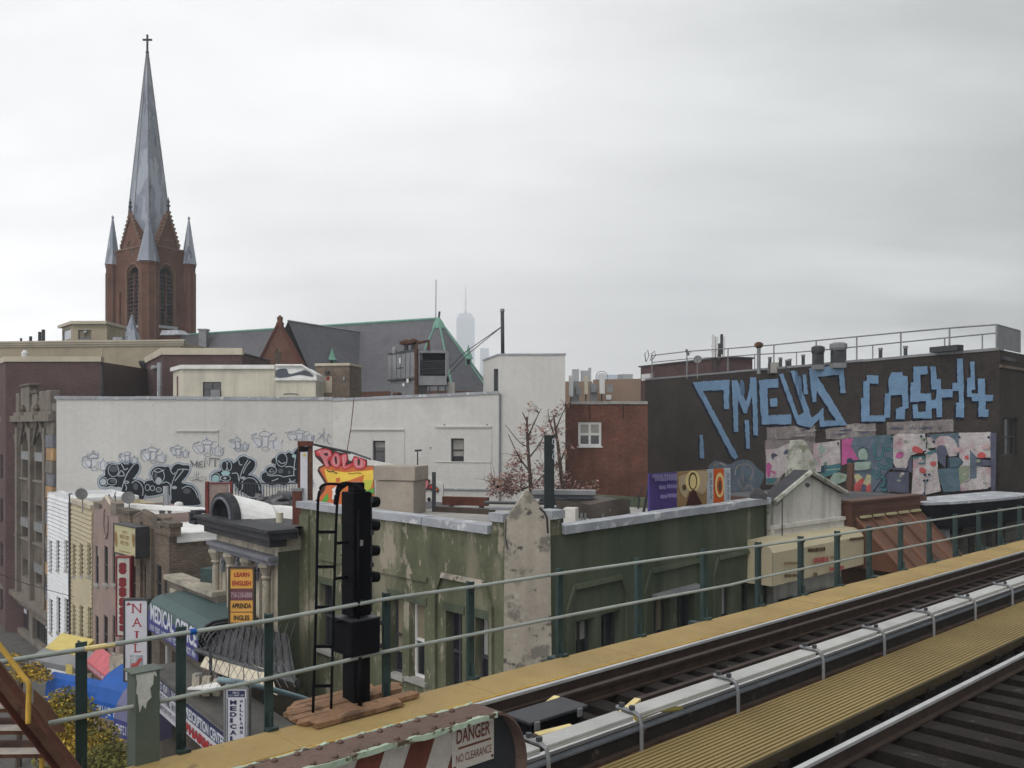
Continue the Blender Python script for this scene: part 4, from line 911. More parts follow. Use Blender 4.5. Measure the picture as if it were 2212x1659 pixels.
# ------------------------------------------------------------------ the long white party wall with its graffiti
WA, WB = W(122, 57, 719, 58.6), W(719, 58.6, 1078, 56.6); zA = WA.sz(400, 863)[1]; zB0, zB1 = WB.sz(719, 866)[1], WB.sz(1078, 851)[1]
wb = thing('white_building', 'long white painted party wall covered in black and blue graffiti', 'building', WA.pt(WA.len / 2, 0))
mb = MB(); front(mb, WA, 0, WA.len, 0, zA); part('wall', mb, 'paint_white_wall', wb)
mb = MB(); wn1, wn2 = WB.rect(805, 952, 832, 999), WB.rect(974, 947, 1002, 998); zmin = min(zB0, zB1)
rec1, rec2 = WB.rect(755, 926, 874, 1008), WB.rect(940, 920, 1062, 999)
front(mb, WB, 0, WB.len, 0, zmin, [wn1, wn2], .3); mb.face([WB.pt(0, zmin), WB.pt(WB.len, zmin), WB.pt(WB.len, zB1), WB.pt(0, zB0)])
mb.face([WB.pt(0, 0), WB.pt(0, 0, -.4), WB.pt(0, zB0, -.4), WB.pt(0, zB0)])
part('wall', mb, 'paint_white_wall', wb, 'cleaner right stretch with two windows')
for q in (wn1, wn2): window(wb, WB, q, 'frame_dark', 'glass_dark', .3, .09, 1, 2)
for a, b, c, d in (rec1, rec2):     # bricked-up bays shown as shallow ledges
    mb = MB(); mb.wbox(WB, a, b, d - .10, d, .005, .11).wbox(WB, a, b, c, c + .06, .005, .05).wbox(WB, b - .05, b, c + .06, d - .10, .005, .04); part('bay_ledge', mb, 'paint_white_wall', wb)
a, b, c, d = WA.rect(380, 929, 472, 990); part('bay_ledge', MB().wbox(WA, a, b, d - .09, d, .005, .12).wbox(WA, b - .05, b, c, d - .09, .005, .04), 'paint_white_wall', wb)
coping(wb, WA, -.1, WA.len, zA + .2, .2, .10, 'stone_pale', 2.4); coping(wb, WB, 0, WB.len, zB0 + .18, .18, .08, 'stone_pale', 2.6, zend=zB1 + .18)
zroof = zA - .5; j0 = WA.pt(WA.len, 0, -.5); j1 = j0 + Vector((0, 8, 0)); mb = MB()
for q in ([WA.pt(0, 0, -.36), j0, j1, WA.pt(0, 0, -8)], [j0, WB.pt(WB.len, 0, -.36), WB.pt(WB.len, 0, -8), j1]): mb.hexa([p + UP * (zroof - .2) for p in q] + [p + UP * zroof for p in q])
part('roof', mb, 'roof_tar', wb)
WC = W(1078, 56.6, 1221, 56.4); zC = WC.sz(1150, 767)[1]; mb = MB(); front(mb, WC, 0, WC.len, 0, zC)
WCl = W(1044, 61.5, 1078, 56.6); front(mb, WCl, 0, WCl.len, zroof - .5, zC); mb.face([WC.pt(WC.len, 0), WC.pt(WC.len, 0, -6), WC.pt(WC.len, zC, -6), WC.pt(WC.len, zC)]); mb.face([WC.pt(0, zC), WC.pt(WC.len, zC), WC.pt(WC.len, zC, -6), WCl.pt(0, zC)])
part('stair_bulkhead', mb, 'paint_white_wall', wb)
part('bulkhead_coping', MB().wbox(WC, -.05, WC.len + .05, zC, zC + .1, -.3, .06).wbox(WCl, 0, WCl.len - .06, zC, zC + .1, -.3, .06), 'stone_pale', wb)
part('conduit_box', MB().wpx(WCl, 1073, 797, 1076, 850, .01, .2), 'metal_dark', wb)
a = WC.sz(1079)[0]; part('downpipe', MB().tube([WC.pt(a, 0, .12), WC.pt(a + .03, WC.sz(1080, 850)[1], .12)], .075, 6), 'metal_grey', wb)
part('wall_ledge', MB().wpx(WB, 948, 1055, 1056, 1058, .005, .12), 'stone_pale', wb)
for u, v in ((960, 917), (1052, 917), (930, 967)): part('tie_plate', MB().wpx(WB, u - 1.2, v - 1.2, u + 1.2, v + 1.2, .01, .05), 'metal_dark', wb)
# stack and guy wires
p = WC.pt(.2, zC, -.7); zz_ = P(1081, 673, 57.3).z
st_ = thing('flue_stack', 'tall black flue pipe guyed to the roof of the white bulkhead', 'flue', p)
part('pipe', MB().tube([p, Vector((p.x - .03, p.y, zz_))], .125, 10), 'metal_dark', st_, smooth=True); part('rain_cap', MB().ring(Vector((p.x - .03, p.y, zz_)), [(.15, 0), (.15, .15), (.05, .2)], 10), 'metal_grey', st_)
for u, v, Y in ((1000, 764, 66), (1012, 764, 64.5)): part('guy_wire', MB().tube([Vector((p.x, p.y, P(0, 704, 57.3).z)), P(u, v, Y), P(u - 62, v + 66, Y + 6)], .035, 4), 'metal_dark', st_)

# graffiti on the party wall
G1, G2, G3 = Zf(250, 1360, 440), Zf(600, 1340, 440), Zf(940, 1380, 480)
g = Paint(WA, G1)
tagS = [[(1010, 250), (1000, 330), (1030, 400), (1080, 440)], [(1010, 250), (1060, 230), (1100, 220), (1080, 250), (1020, 270)], [(1020, 280), (1070, 350), (1120, 420)], [(1050, 300), (1130, 290), (1170, 340), (1160, 400), (1120, 425)],
        [(1140, 262), (1140, 222), (1210, 190), (1290, 215), (1300, 262), (1220, 270), (1140, 262)], [(1170, 270), (1180, 335), (1180, 400)], [(1280, 270), (1275, 345), (1270, 420)], [(1180, 400), (1160, 420), (1130, 430)],
        [(1300, 260), (1320, 225), (1370, 220)], [(1290, 330), (1350, 332), (1380, 315), (1400, 265)], [(1300, 340), (1310, 430), (1380, 470), (1450, 460), (1470, 360), (1400, 300)], [(1180, 440), (1230, 420), (1290, 450), (1250, 480), (1190, 470), (1180, 440)],
        [(1340, 340), (1345, 390), (1350, 440)], [(1420, 350), (1435, 390), (1440, 430)], [(1470, 360), (1480, 335), (1500, 320)], [(1210, 185), (1212, 160), (1210, 140)]]
fills = [[(1040, 310), (1130, 295), (1165, 350), (1150, 400), (1090, 420), (1035, 380)], [(1145, 225), (1290, 220), (1295, 258), (1145, 258)], [(1185, 290), (1270, 290), (1265, 400), (1190, 395)], [(1310, 345), (1400, 310), (1460, 380), (1440, 455), (1330, 440)]]
def tag(x0, y0, x1, y1, wd=1.0, crown=True):
    fx = lambda p: (x0 + (p[0] - 1000) / 480 * (x1 - x0), y0 + (p[1] - 140) / 340 * (y1 - y0))
    g.Z = ID; g.d = .012
    for f in fills: g.poly([(fx(p)[0] + random.uniform(-2, 2), fx(p)[1] + random.uniform(-1.5, 1.5)) for p in f], 'g_bluefill', True, 3)
    for l in tagS[:None if crown else -1]:
        if random.random() < .12: continue
        g.line([(fx(p)[0] + random.uniform(-.9, .9), fx(p)[1] + random.uniform(-.5, .5)) for p in l], wd * random.uniform(.8, 1.25), 'g_blue')
    g.done(wb, 'graffiti', 'blue outline tag')
for b in ((177, 974, 233, 1017), (256, 971, 297, 1003), (304, 960, 360, 1001), (365, 958, 408, 989), (417, 944, 483, 986), (493, 941, 537, 975), (540, 924, 610, 974), (621, 924, 679, 955)): tag(*b)
g.line([(189, 990), (191, 977), (197, 981), (202, 972), (207, 981), (213, 977), (211, 989), (189, 990)], 1.3, 'g_blue', False)
g.Z = G2
for l in ([(2040, 340), (2120, 260), (2170, 200), (2172, 120)], [(2080, 200), (2130, 230), (2110, 280)], [(2150, 240), (2200, 300), (2212, 330)], [(2190, 180), (2160, 290), (2190, 360)], [(1980, 300), (2010, 270), (2005, 235)], [(2230, 220), (2300, 260)], [(2250, 200), (2230, 330), (2280, 380)]): g.line(l, 8, 'g_blue')
g.done(wb, 'graffiti', 'blue scribbles')
# MENT
for l in ([(35, 640), (80, 690), (110, 720), (130, 690), (150, 635), (146, 690), (140, 750)], [(45, 650), (62, 690), (75, 735)], [(240, 655), (185, 668), (170, 740), (240, 745)], [(175, 705), (228, 700)], [(265, 750), (272, 600), (345, 740), (350, 600)], [(345, 612), (440, 606), (520, 628)], [(436, 620), (432, 745)]): g.line(l, 15, 'g_grey', False)
for l in ([(30, 920), (110, 900), (180, 920), (250, 900), (300, 930), (240, 960), (120, 950), (40, 960), (30, 920)], [(60, 980), (140, 940), (220, 985)], [(100, 830), (110, 870), (165, 870), (175, 830)], [(138, 810), (140, 885)], [(80, 920), (110, 960), (150, 915), (190, 965)]): g.line(l, 6, 'g_grey')
g.done(wb, 'graffiti', 'black MENT lettering')
def throwup(Z, pts, lights=(), ovals=(), discs=(), out=1.05):
    g.Z = Z; cx = sum(p[0] for p in pts) / len(pts); cy = sum(p[1] for p in pts) / len(pts)
    def grow(k):
        o = []; n = len(pts)
        for i, p in enumerate(pts):
            a, b = pts[i - 1], pts[(i + 1) % n]; dx, dy = b[0] - a[0], b[1] - a[1]; l = math.hypot(dx, dy) or 1; o.append((p[0] + dy / l * k, p[1] - dx / l * k))
        return o
    sgn = 1 if sum(a[0] * b[1] - b[0] * a[1] for a, b in zip(pts, pts[1:] + pts[:1])) > 0 else -1
    g.d = .012; g.line(grow(30 * sgn), 9, 'g_blue', True, True); g.poly(grow(25 * sgn), 'g_light', True); g.poly(grow(3 * sgn), 'g_black', True)
    for x, y, a, b, m_ in discs: g.ell(x, y, a, b, m_)
    for x, y, a, b in ovals: g.ring(x, y, a, b, 11, 'g_light')
    for l in lights: g.line(l, 14, 'g_light')
    g.done(wb, 'graffiti', 'black bubble figure with pale outline')
throwup(G1, [(430, 700), (450, 640), (500, 600), (560, 590), (650, 610), (700, 575), (760, 610), (850, 570), (890, 620), (950, 590), (975, 650), (950, 730), (890, 810), (870, 840), (930, 850), (1020, 880), (1065, 960), (1070, 1060), (1030, 1170), (960, 1240), (740, 1240), (690, 1160), (690, 1060), (630, 985), (580, 960), (510, 950), (430, 970), (350, 950), (335, 870), (370, 800), (430, 780)],
         [[(890, 610), (800, 730), (740, 860), (700, 990), (685, 1040)], [(690, 590), (720, 650), (745, 690), (795, 665)], [(860, 905), (915, 865), (990, 900), (1040, 1000), (1030, 1110)], [(755, 930), (775, 970), (765, 1020)], [(640, 790), (740, 780), (690, 700), (640, 790)]],
         [(565, 700, 85, 100), (400, 885, 70, 80), (540, 880, 75, 55)], [(565, 680, 70, 50, 'g_grey'), (398, 885, 50, 55, 'g_light'), (560, 870, 50, 30, 'g_grey'), (770, 890, 45, 26, 'g_light'), (770, 890, 20, 12, 'g_black'), (640, 1000, 60, 36, 'g_light'), (920, 960, 40, 55, 'g_grey')])
throwup(G1, [(1160, 760), (1185, 690), (1250, 645), (1330, 640), (1400, 650), (1440, 640), (1490, 690), (1520, 640), (1590, 600), (1680, 620), (1770, 630), (1770, 710), (1720, 800), (1650, 890), (1720, 920), (1830, 950), (1900, 1040), (1930, 1150), (1925, 1250), (1520, 1250), (1480, 1190), (1460, 1090), (1380, 1060), (1300, 1080), (1200, 1100), (1090, 1100), (1060, 1000), (1065, 910), (1110, 870), (1180, 860), (1190, 820)],
         [[(1600, 690), (1545, 800), (1500, 920), (1480, 1030)], [(1590, 690), (1680, 680), (1770, 690)], [(1690, 690), (1620, 780), (1550, 870)], [(1340, 910), (1410, 885), (1475, 930), (1480, 1040), (1490, 1180)], [(1460, 620), (1490, 720), (1530, 760), (1555, 730)], [(1660, 990), (1760, 950), (1860, 1010), (1920, 1140)], [(1210, 700), (1280, 730), (1380, 690)]],
         [(1280, 790, 100, 120), (1110, 975, 38, 50), (1190, 985, 34, 40), (1290, 1010, 42, 36)], [(1285, 870, 50, 60, 'g_light'), (1540, 975, 40, 26, 'g_light'), (1290, 1010, 24, 20, 'g_grey'), (1740, 1030, 60, 45, 'g_grey'), (1240, 790, 28, 60, 'g_grey')])
throwup(G2, [(520, 730), (560, 665), (640, 645), (700, 655), (725, 690), (790, 645), (835, 595), (900, 578), (960, 610), (1015, 625), (1065, 665), (1065, 730), (1030, 800), (960, 870), (1020, 890), (1085, 925), (1145, 990), (1170, 1090), (1170, 1210), (1000, 1220), (880, 1150), (780, 1120), (750, 1020), (690, 985), (600, 980), (480, 985), (385, 960), (370, 890), (420, 835), (500, 820), (535, 790)],
         [[(960, 630), (890, 750), (840, 880), (815, 980)], [(810, 640), (830, 710), (870, 705)], [(1000, 650), (930, 740), (880, 850)], [(880, 960), (960, 920), (1060, 940), (1120, 1020), (1150, 1120)], [(700, 850), (790, 850), (810, 960)], [(770, 1060), (820, 1140), (870, 1080), (870, 970)]],
         [(580, 730, 45, 80), (660, 730, 36, 75), (440, 920, 75, 80), (600, 925, 80, 46)], [(440, 930, 58, 58, 'g_aqua'), (600, 845, 70, 40, 'g_aqua'), (590, 925, 26, 20, 'g_light'), (880, 920, 40, 22, 'g_light')])
throwup(G2, [(1190, 860), (1240, 830), (1262, 775), (1320, 740), (1395, 745), (1412, 640), (1445, 565), (1500, 535), (1560, 545), (1610, 515), (1680, 540), (1720, 485), (1790, 460), (1790, 960), (1700, 980), (1640, 960), (1600, 990), (1540, 1040), (1450, 1020), (1330, 1040), (1230, 990), (1182, 930)],
         [[(1260, 870), (1330, 890), (1410, 880), (1480, 885), (1530, 905), (1620, 890), (1710, 880)], [(1725, 560), (1705, 680), (1695, 800), (1690, 870)], [(1340, 970), (1400, 950), (1445, 930)], [(1440, 640), (1500, 690), (1560, 670)], [(1620, 930), (1660, 985), (1720, 950)], [(1560, 745), (1650, 740), (1730, 790)]],
         [(1500, 630, 85, 110), (1330, 800, 85, 65)], [(1695, 570, 34, 30, 'g_aqua'), (1480, 810, 45, 40, 'g_grey'), (1620, 830, 26, 26, 'g_grey')])
g.Z = G2; g.line([(1295, 825), (1340, 770), (1385, 825), (1295, 825)], 10, 'g_light', False); g.ell(1335, 610, 0.1, 0.1, 'g_black'); g.poly([(1335, 680), (1350, 620), (1395, 600), (1400, 690)], 'g_black', True)
g.done(wb)
# POLO piece on the lower roof wall in front of the long white wall
PW = W(660, 45, 957, 44.5)
r = thing('roof_wall', 'low white rooftop wall with the red and yellow POLO graffiti piece', 'wall', PW.pt(PW.len / 2, PW.sz(800, 1130)[1]))
def pw(u, v, d=0): a, z = PW.sz(u, v); return PW.pt(a, z, d)
part('wall', MB().prism([pw(660, 1160), pw(957, 1160), pw(957, 1046), pw(890, 1012), pw(800, 994), pw(757, 979), pw(660, 958)], -PW.n * .3), 'paint_white_wall', r)
part('cap_flashing', MB().tube([pw(660, 957.5, -.1), pw(757, 978.5, -.1), pw(800, 993.5, -.1)], .09, 6), 'metal_dark', r)
g = Paint(PW, G3)
g.poly([(330, 560), (350, 500), (420, 470), (300, 350), (285, 260), (420, 212), (535, 235), (650, 285), (770, 300), (790, 400), (830, 415), (870, 335), (1060, 395), (1060, 480), (1160, 480), (1180, 1120), (1090, 1130), (600, 1080), (350, 1060), (240, 1060), (330, 960), (345, 880), (440, 740)], 'g_shade')
g.poly([(360, 530), (425, 490), (1150, 490), (1170, 1110), (360, 1050), (355, 960), (440, 840), (470, 725)], 'g_orange')
g.poly([(435, 530), (560, 555), (760, 580), (1150, 545), (1155, 660), (1120, 800), (1060, 830), (980, 770), (1010, 640), (830, 690), (690, 720), (490, 725), (455, 640)], 'g_yellow')
g.poly([(600, 665), (665, 655), (665, 715), (605, 718)], 'g_orange'); g.poly([(815, 690), (1020, 615), (990, 760), (950, 830), (940, 720), (860, 715)], 'g_orange')
g.poly([(1000, 700), (1150, 690), (1120, 800), (1060, 850), (990, 780)], 'g_lime'); g.poly([(990, 780), (1060, 850), (1160, 800), (1160, 900), (1060, 900), (1000, 850)], 'g_green')
g.poly([(860, 720), (945, 715), (925, 830), (860, 830)], 'g_white'); g.poly([(360, 1045), (480, 880), (500, 960), (455, 1040)], 'g_green'); g.poly([(540, 830), (610, 780), (600, 975), (545, 975), (560, 860)], 'g_white')
g.poly([(640, 830), (700, 760), (700, 860)], 'g_lime'); g.poly([(1060, 960), (1170, 940), (1170, 1110), (1070, 1100)], 'g_lime'); g.poly([(1090, 900), (1170, 900), (1170, 1020), (1120, 980)], 'g_orange')
g.line([(470, 545), (520, 570), (560, 560), (600, 590), (630, 585)], 14, 'g_shade'); g.line([(780, 590), (830, 600), (930, 585), (980, 600)], 8, 'g_shade')
# letters
def lett(o, i, hole, shine):
    g.poly(o, 'g_red', True, 3); g.poly(i, 'g_pink', True, 3)
    for h in hole: g.poly(h, 'g_shade', True, 3)
    for s_ in shine: g.line(s_, 9, 'g_rose')
lett([(310, 270), (420, 230), (520, 250), (550, 320), (520, 400), (480, 420), (520, 510), (450, 480), (400, 360), (330, 330)], [(330, 270), (430, 245), (510, 265), (530, 330), (480, 380), (500, 490), (450, 460), (400, 340)], [[(430, 300), (490, 295), (480, 340), (440, 325)]], [[(380, 330), (430, 400), (470, 490)], [(430, 270), (500, 280), (520, 340)]])
lett([(540, 360), (590, 290), (640, 300), (680, 360), (680, 450), (640, 520), (570, 500), (525, 440)], [(555, 370), (595, 305), (640, 320), (665, 380), (660, 450), (630, 500), (570, 480), (540, 430)], [[(590, 350), (615, 350), (625, 440), (605, 460), (590, 400)]], [[(570, 350), (570, 420), (600, 480), (640, 450), (640, 370)]])
lett([(680, 330), (765, 305), (775, 400), (750, 470), (860, 440), (840, 490), (720, 540), (690, 440)], [(695, 340), (755, 320), (760, 400), (735, 500), (820, 465), (800, 490), (725, 520), (705, 430)], [], [[(715, 350), (725, 430), (725, 510)]])
lett([(880, 345), (1040, 400), (1045, 490), (990, 530), (890, 520), (855, 440)], [(890, 365), (1025, 410), (1025, 480), (980, 515), (900, 505), (872, 440)], [[(925, 390), (960, 390), (960, 460), (935, 480)]], [[(905, 390), (900, 450), (930, 500), (985, 470), (985, 400)]])
# end of the piece right of the chimney
g.poly([(1700, 640), (1800, 640), (1990, 690), (1960, 760), (2010, 750), (2110, 810), (2100, 870), (1960, 830), (1890, 850), (1740, 840)], 'g_shade', True, 3); g.poly([(1720, 680), (1810, 670), (1800, 705), (1730, 710)], 'g_pink')
g.poly([(1830, 690), (1880, 680), (1880, 770), (1910, 780), (1930, 700), (1965, 720), (1930, 820), (1850, 810), (1815, 750)], 'g_pink', True, 3); g.poly([(1985, 770), (2020, 770), (2020, 810), (1985, 810)], 'g_red'); g.ell(2085, 830, 18, 18, 'g_orange')
g.line([(1735, 880), (1830, 860), (1880, 890), (1860, 950), (1730, 1040)], 26, 'g_black'); g.line([(1745, 905), (1820, 890), (1845, 910), (1820, 940), (1735, 1000)], 12, 'g_grey'); g.ell(1975, 975, 26, 34, 'g_black')
for l in ([(245, 680), (280, 700), (270, 760), (245, 740)], [(250, 730), (290, 740), (290, 780), (262, 790)]): g.line(l, 7, 'g_blue')
g.done(r)

# ------------------------------------------------------------------ roof furniture of the white building
zr0 = zroof
def onroof(u, Y): return Vector((P(u, HV, Y).x, Y, zr0))
w = W(392, 62, 594, 62); zt = w.sz(480, 797)[1]
r = thing('roof_cabin', 'cream rooftop cabin with a small dark window and white eave', 'cabin', w.pt(w.len / 2, zr0))
wl = W(374, 65, 392, 62); wn = w.rect(438, 825, 478, 859); mb = MB(); front(mb, w, 0, w.len, zr0, zt, [wn], .12); dl = wl.rect(381, 813, 385, 862); front(mb, wl, 0, wl.len, zr0, zt, [dl], .06)
mb.face([w.pt(w.len, zr0), w.pt(w.len, zr0, -3), w.pt(w.len, zt, -3), w.pt(w.len, zt)]); part('wall', mb, 'paint_cream_wall', r)
f = window(r, w, wn, 'frame_dark', 'glass_dark', .12, .05, 2, 2); a, b, c, d = wn; part('air_conditioner', MB().wbox(w, a + .62 * (b - a) - .2, b - .05, c + .06, c + .55, -.1, .15), 'metal_grey', f)
part('door', MB().wbox(wl, dl[0], dl[1], dl[2], dl[3], -.1, -.04), 'wood_rust', r)
part('eave', MB().hexa([wl.pt(-.1, zt, .2), w.pt(0, zt, .2), w.pt(w.len, zt, .2), w.pt(w.len, zt, -3), wl.pt(-.1, zt + .28, .2), w.pt(0, zt + .28, .2), w.pt(w.len, zt + .28, .2), w.pt(w.len, zt + .28, -3)]), 'paint_white', r)
w = W(594.5, 61.6, 682, 61.6); zt = w.sz(640, 822)[1]
r = thing('roof_cabin', 'cream rooftop shed with a stained sloping white roof edge', 'cabin', w.pt(w.len / 2, zr0))
mb = MB(); front(mb, w, 0, w.len, zr0, zt); mb.face([w.pt(w.len, zr0), w.pt(w.len, zr0, -3), w.pt(w.len, zt, -3), w.pt(w.len, zt)]); part('wall', mb, 'paint_cream_wall', r)
z1, z2 = w.sz(640, 792)[1], w.sz(640, 808)[1]; a = w.sz(652)[0]
part('sloping_roof', MB().prism([w.pt(.03, zt, -.1), w.pt(w.len, zt, -.1), w.pt(w.len, z2, -.1), w.pt(a, z1, -.1), w.pt(.03, z1, -.1)], -w.n * 3), 'coating_white', r)
part('eave', MB().wbox(w, 0, w.len + .1, zt, zt + .16, 0, .15).tube([w.pt(.03, z1 + .08, 0), w.pt(a, z1 + .08, 0), w.pt(w.len, z2, 0), w.pt(w.len, zt, 0)], .1, 6), 'paint_white', r)
g = Paint(w, Zf(800, 900, 816)); g.d = -.06
g.d = -.07
for pts in ([(215, 760), (300, 745), (330, 790), (420, 770), (470, 760), (530, 800), (525, 815), (420, 800), (300, 820), (220, 820)], [(225, 790), (260, 770), (270, 820), (230, 822)]): g.poly(pts, 'g_grey', True)
g.d = .02; g.line([(280, 968), (345, 962), (410, 968)], 8, 'g_grey'); g.done(r, 'stain')
# tan lift room with pale door
w = W(682.5, 64.5, 755, 64); zt = w.sz(720, 790)[1]
r = thing('lift_room', 'small tan brick roof room with a pale door and lamp', 'roof room', w.pt(w.len / 2, zr0)); dr = w.rect(697, 812, 717, 848); mb = MB(); front(mb, w, 0, w.len, zr0, zt, [dr], .1)
mb.face([w.pt(w.len, zr0), w.pt(w.len, zr0, -2.4), w.pt(w.len, zt, -2.4), w.pt(w.len, zt)]); part('wall', mb, 'brick_tan', r)
d_ = part('door', MB().wbox(w, dr[0], dr[1], dr[2], dr[3], -.12, -.05), 'trim_tan', r, 'pale door'); a = (dr[0] + dr[1]) / 2; part('notice', MB().wbox(w, a - .1, a + .15, dr[2] + .9, dr[2] + 1.15, -.05, -.04), 'letter_red', d_)
part('roof_edge', MB().wbox(w, -.05, w.len + .05, zt, zt + .18, -2.4, .1), 'trim_tan', r); part('lamp', MB().wpx(w, 703, 802, 712, 807, 0, .2), 'metal_dark', r); part('vent', MB().wpx(w, 742, 814, 745, 822, 0, .1), 'stone_pale', r)
# mound under tarp
mb = MB(); c = onroof(731, 60.6); mb.ring(c, [(.95, 0), (.9, .35), (.6, .62), (.15, .75)], 12); o = single('tarpaulin', mb, 'tarp_grey', 'grey tarpaulin mound on the white building roof beside the pale door', 'tarpaulin', c, smooth=True); o.scale = (1.15, .8, 1)
# cooling unit
wL, wR = W(839, 63.6, 898, 60.6), W(904, 60.6, 965, 60.6)
r = thing('cooling_unit', 'large grey rooftop cooling unit with dark louvers', 'cooling unit', wR.pt(0, zr0))
zt, zb = wL.sz(870, 763)[1], wL.sz(870, 818)[1]; zc0 = wL.sz(870, 842)[1]
part('side_body', MB().wbox(wL, 0, wL.len, zb, zt, -1, 0), 'metal_grey', r); part('side_base', MB().wbox(wL, .15, wL.len - .1, zr0 + .2, zb - .12, -1, -.1), 'metal_grey', r)
part('seam_band', MB().wbox(wL, -.05, wL.len, zb - .1, zb, -.9, .05).wbox(wL, -.05, wL.len, zt, zt + .14, -1, .05), 'metal_dark', r)
for i in range(6): part('panel', MB().wbox(wL, .04 + i * wL.len / 6, (i + .86) * wL.len / 6, zb + .06, zt - .06, .0, .05), 'metal_grey', r)
for u0, v0, u1, v1 in ((864, 773, 867, 785), (880, 818, 884, 826), (871, 828, 875, 834)): part('notice', MB().wpx(wL, u0, v0, u1, v1, .05, .07), 'paint_white', r)
part('hatch_line', MB().wpx(wL, 860, 794, 872, 796, .05, .07), 'metal_black', r)
zt2, zl, zb2 = wR.sz(935, 757)[1], wR.sz(935, 812)[1], wR.sz(935, 832)[1]
part('frame', MB().wbox(wR, 0, wR.len, zt2 - .18, zt2, -2, .08).wbox(wR, 0, .1, zb2, zt2 - .18, -2, .05).wbox(wR, wR.len - .1, wR.len, zb2, zt2 - .18, -2, .05), 'metal_grey', r)
part('intake', MB().wbox(wR, .1, wR.len - .1, zl, zt2 - .18, -2, -.35), 'metal_black', r)
for i in range(8):
    z = zl + .12 + i * (zt2 - zl - .9) / 7; q = [wR.pt(.1, z, -.02), wR.pt(wR.len - .1, z, -.02), wR.pt(wR.len - .1, z + .1, -.3), wR.pt(.1, z + .1, -.3)]
    part('louver', MB().hexa(q + [p + UP * .035 for p in q]), 'metal_dark', r)
part('basin', MB().wbox(wR, .0, wR.len, zb2, zl, -2, .06), 'metal_grey', r)
for a in (.15, .75, 1.35, wR.len - .1): part('leg', MB().wbox(wR, a - .05, a + .05, zr0, zb2, -.2, 0), 'metal_dark', r)
part('riser_pipe', MB().tube([wR.pt(-.14, zr0, .25), wR.pt(-.14, wR.sz(900, 748)[1], .25), wR.pt(.0, wR.sz(900, 741)[1], .25), wR.pt(.7, wR.sz(922, 737)[1], .25), wR.pt(.72, zt2, .25)], .12, 8), 'rust', r)
for u, v, rr_ in ((877, 741, .42), (893, 739, .36)):
    c = P(u, v, 61.8); part('fan_hood', MB().ring(c - UP * .15, [(.2, 0), (rr_ * 1.1, .08), (rr_ * 1.1, .25), (rr_ * .5, .36), (.1, .42)], 10), 'rust', r); part('duct', MB().tube([Vector((c.x, c.y, zt)), c - UP * .14], .16, 8), 'metal_dark', r)
part('vent_cowl', MB().ring(P(852, 763, 62), [(.18, 0), (.18, .25), (.05, .5)], 8), 'metal_grey', r)
w = W(965.5, 61, 982, 61); single('electric_cabinet', MB().wbox(w, 0, w.len, zr0, w.sz(973, 826)[1], -.6, 0), 'stone_grey', 'pale grey cabinet standing right of the rooftop cooling unit', 'cabinet', bevel=.02)
c = onroof(858, 59.6); single('roof_drum', MB().ring(c, [(.55, 0), (.75, .25), (.6, .6), (.3, .75), (.3, 1.0), (.12, 1.05)], 10), 'rust', 'rusty round fan housing on the white building roof edge', 'fan housing', c)
for u0, u1 in ((912, 946),): single('scrap_timber', MB().box(P(u0, 0, 59.5).x, P(u1, 0, 59.5).x, 59.3, 59.7, zr0, zr0 + .42), 'wood_rust', 'brown timber lying along the roof edge below the cooling unit', 'timber')

# ------------------------------------------------------------------ red brick building with antennas
w = W(1221.5, 60, 1399, 60); zt = w.sz(1310, 873)[1]; wn = w.rect(1249, 912, 1299, 964)
r = thing('brick_building', 'red brick rear wall with one white framed window and roof antennas', 'building', w.pt(w.len / 2, 0))
part('wall', shell(w, 0, zt, 9, [wn], .12), 'brick_red', r); part('roof', roofmb(w, zt, 9), 'roof_tar', r); coping(r, w, w.sz(1233)[0], w.len, zt + .2, .2, .1, 'stone_grey', 1.4)
window(r, w, wn, 'frame_white', 'glass_dark', .10, .16, 2, 2, .08, 'frame_white')
for a in (1274, 1346): part('conduit', MB().tube([w.pt(w.sz(a)[0], zt, .05), w.pt(w.sz(a)[0], w.sz(a, 905)[1], .05)], .03, 5), 'brick_dark', r)
for i, (u, v0, v1, wd_, m_, lb) in enumerate(((1233.5, 811, 857, 9.5, 'antenna_white', 'white panel antenna nearest the white bulkhead'), (1266, 813, 852, 8, 'antenna_cream', 'cream panel antenna standing between two white ones'), (1300.5, 806, 851, 11.5, 'antenna_white', 'wide white panel antenna below a wire hoop'))):
    Y = 60.9 + .1 * i; k = Y / F; c = P(u, v1, Y); t = thing('panel_antenna', lb, 'antenna', (c.x, Y + .2, zt), 'panel antennas on the red brick roof')
    part('panel', MB().box(c.x - wd_ * k / 2, c.x + wd_ * k / 2, Y - .12, Y + .08, c.z, c.z + (v1 - v0) * k), m_, t, bevel=.03)
    part('pole', MB().tube([(c.x, Y + .2, zt), (c.x, Y + .2, c.z + (v1 - v0) * k * .9)], .05, 6), 'metal_dark', t)
    part('bracket', MB().box(c.x - .05, c.x + .05, Y + .081, Y + .2, c.z + .3, c.z + .4).box(c.x - .05, c.x + .05, Y + .081, Y + .2, c.z + .9, c.z + 1.0), 'metal_dark', t)
    part('radio_unit', MB().box(c.x + .35, c.x + .75, Y + .1, Y + .35, c.z + .15, c.z + .65), 'metal_grey', t); part('foot', MB().box(c.x - .35, c.x + .35, Y - .1, Y + .5, zt + .0, zt + .12), 'metal_dark', t)
    if i == 2: part('hoop', MB().tube([Vector((c.x + .42 * math.cos(math.radians(a)), Y + .15, c.z + (v1 - v0) * k - .28 + .42 * math.sin(math.radians(a)))) for a in range(-40, 221, 20)], .02, 5), 'metal_dark', t)
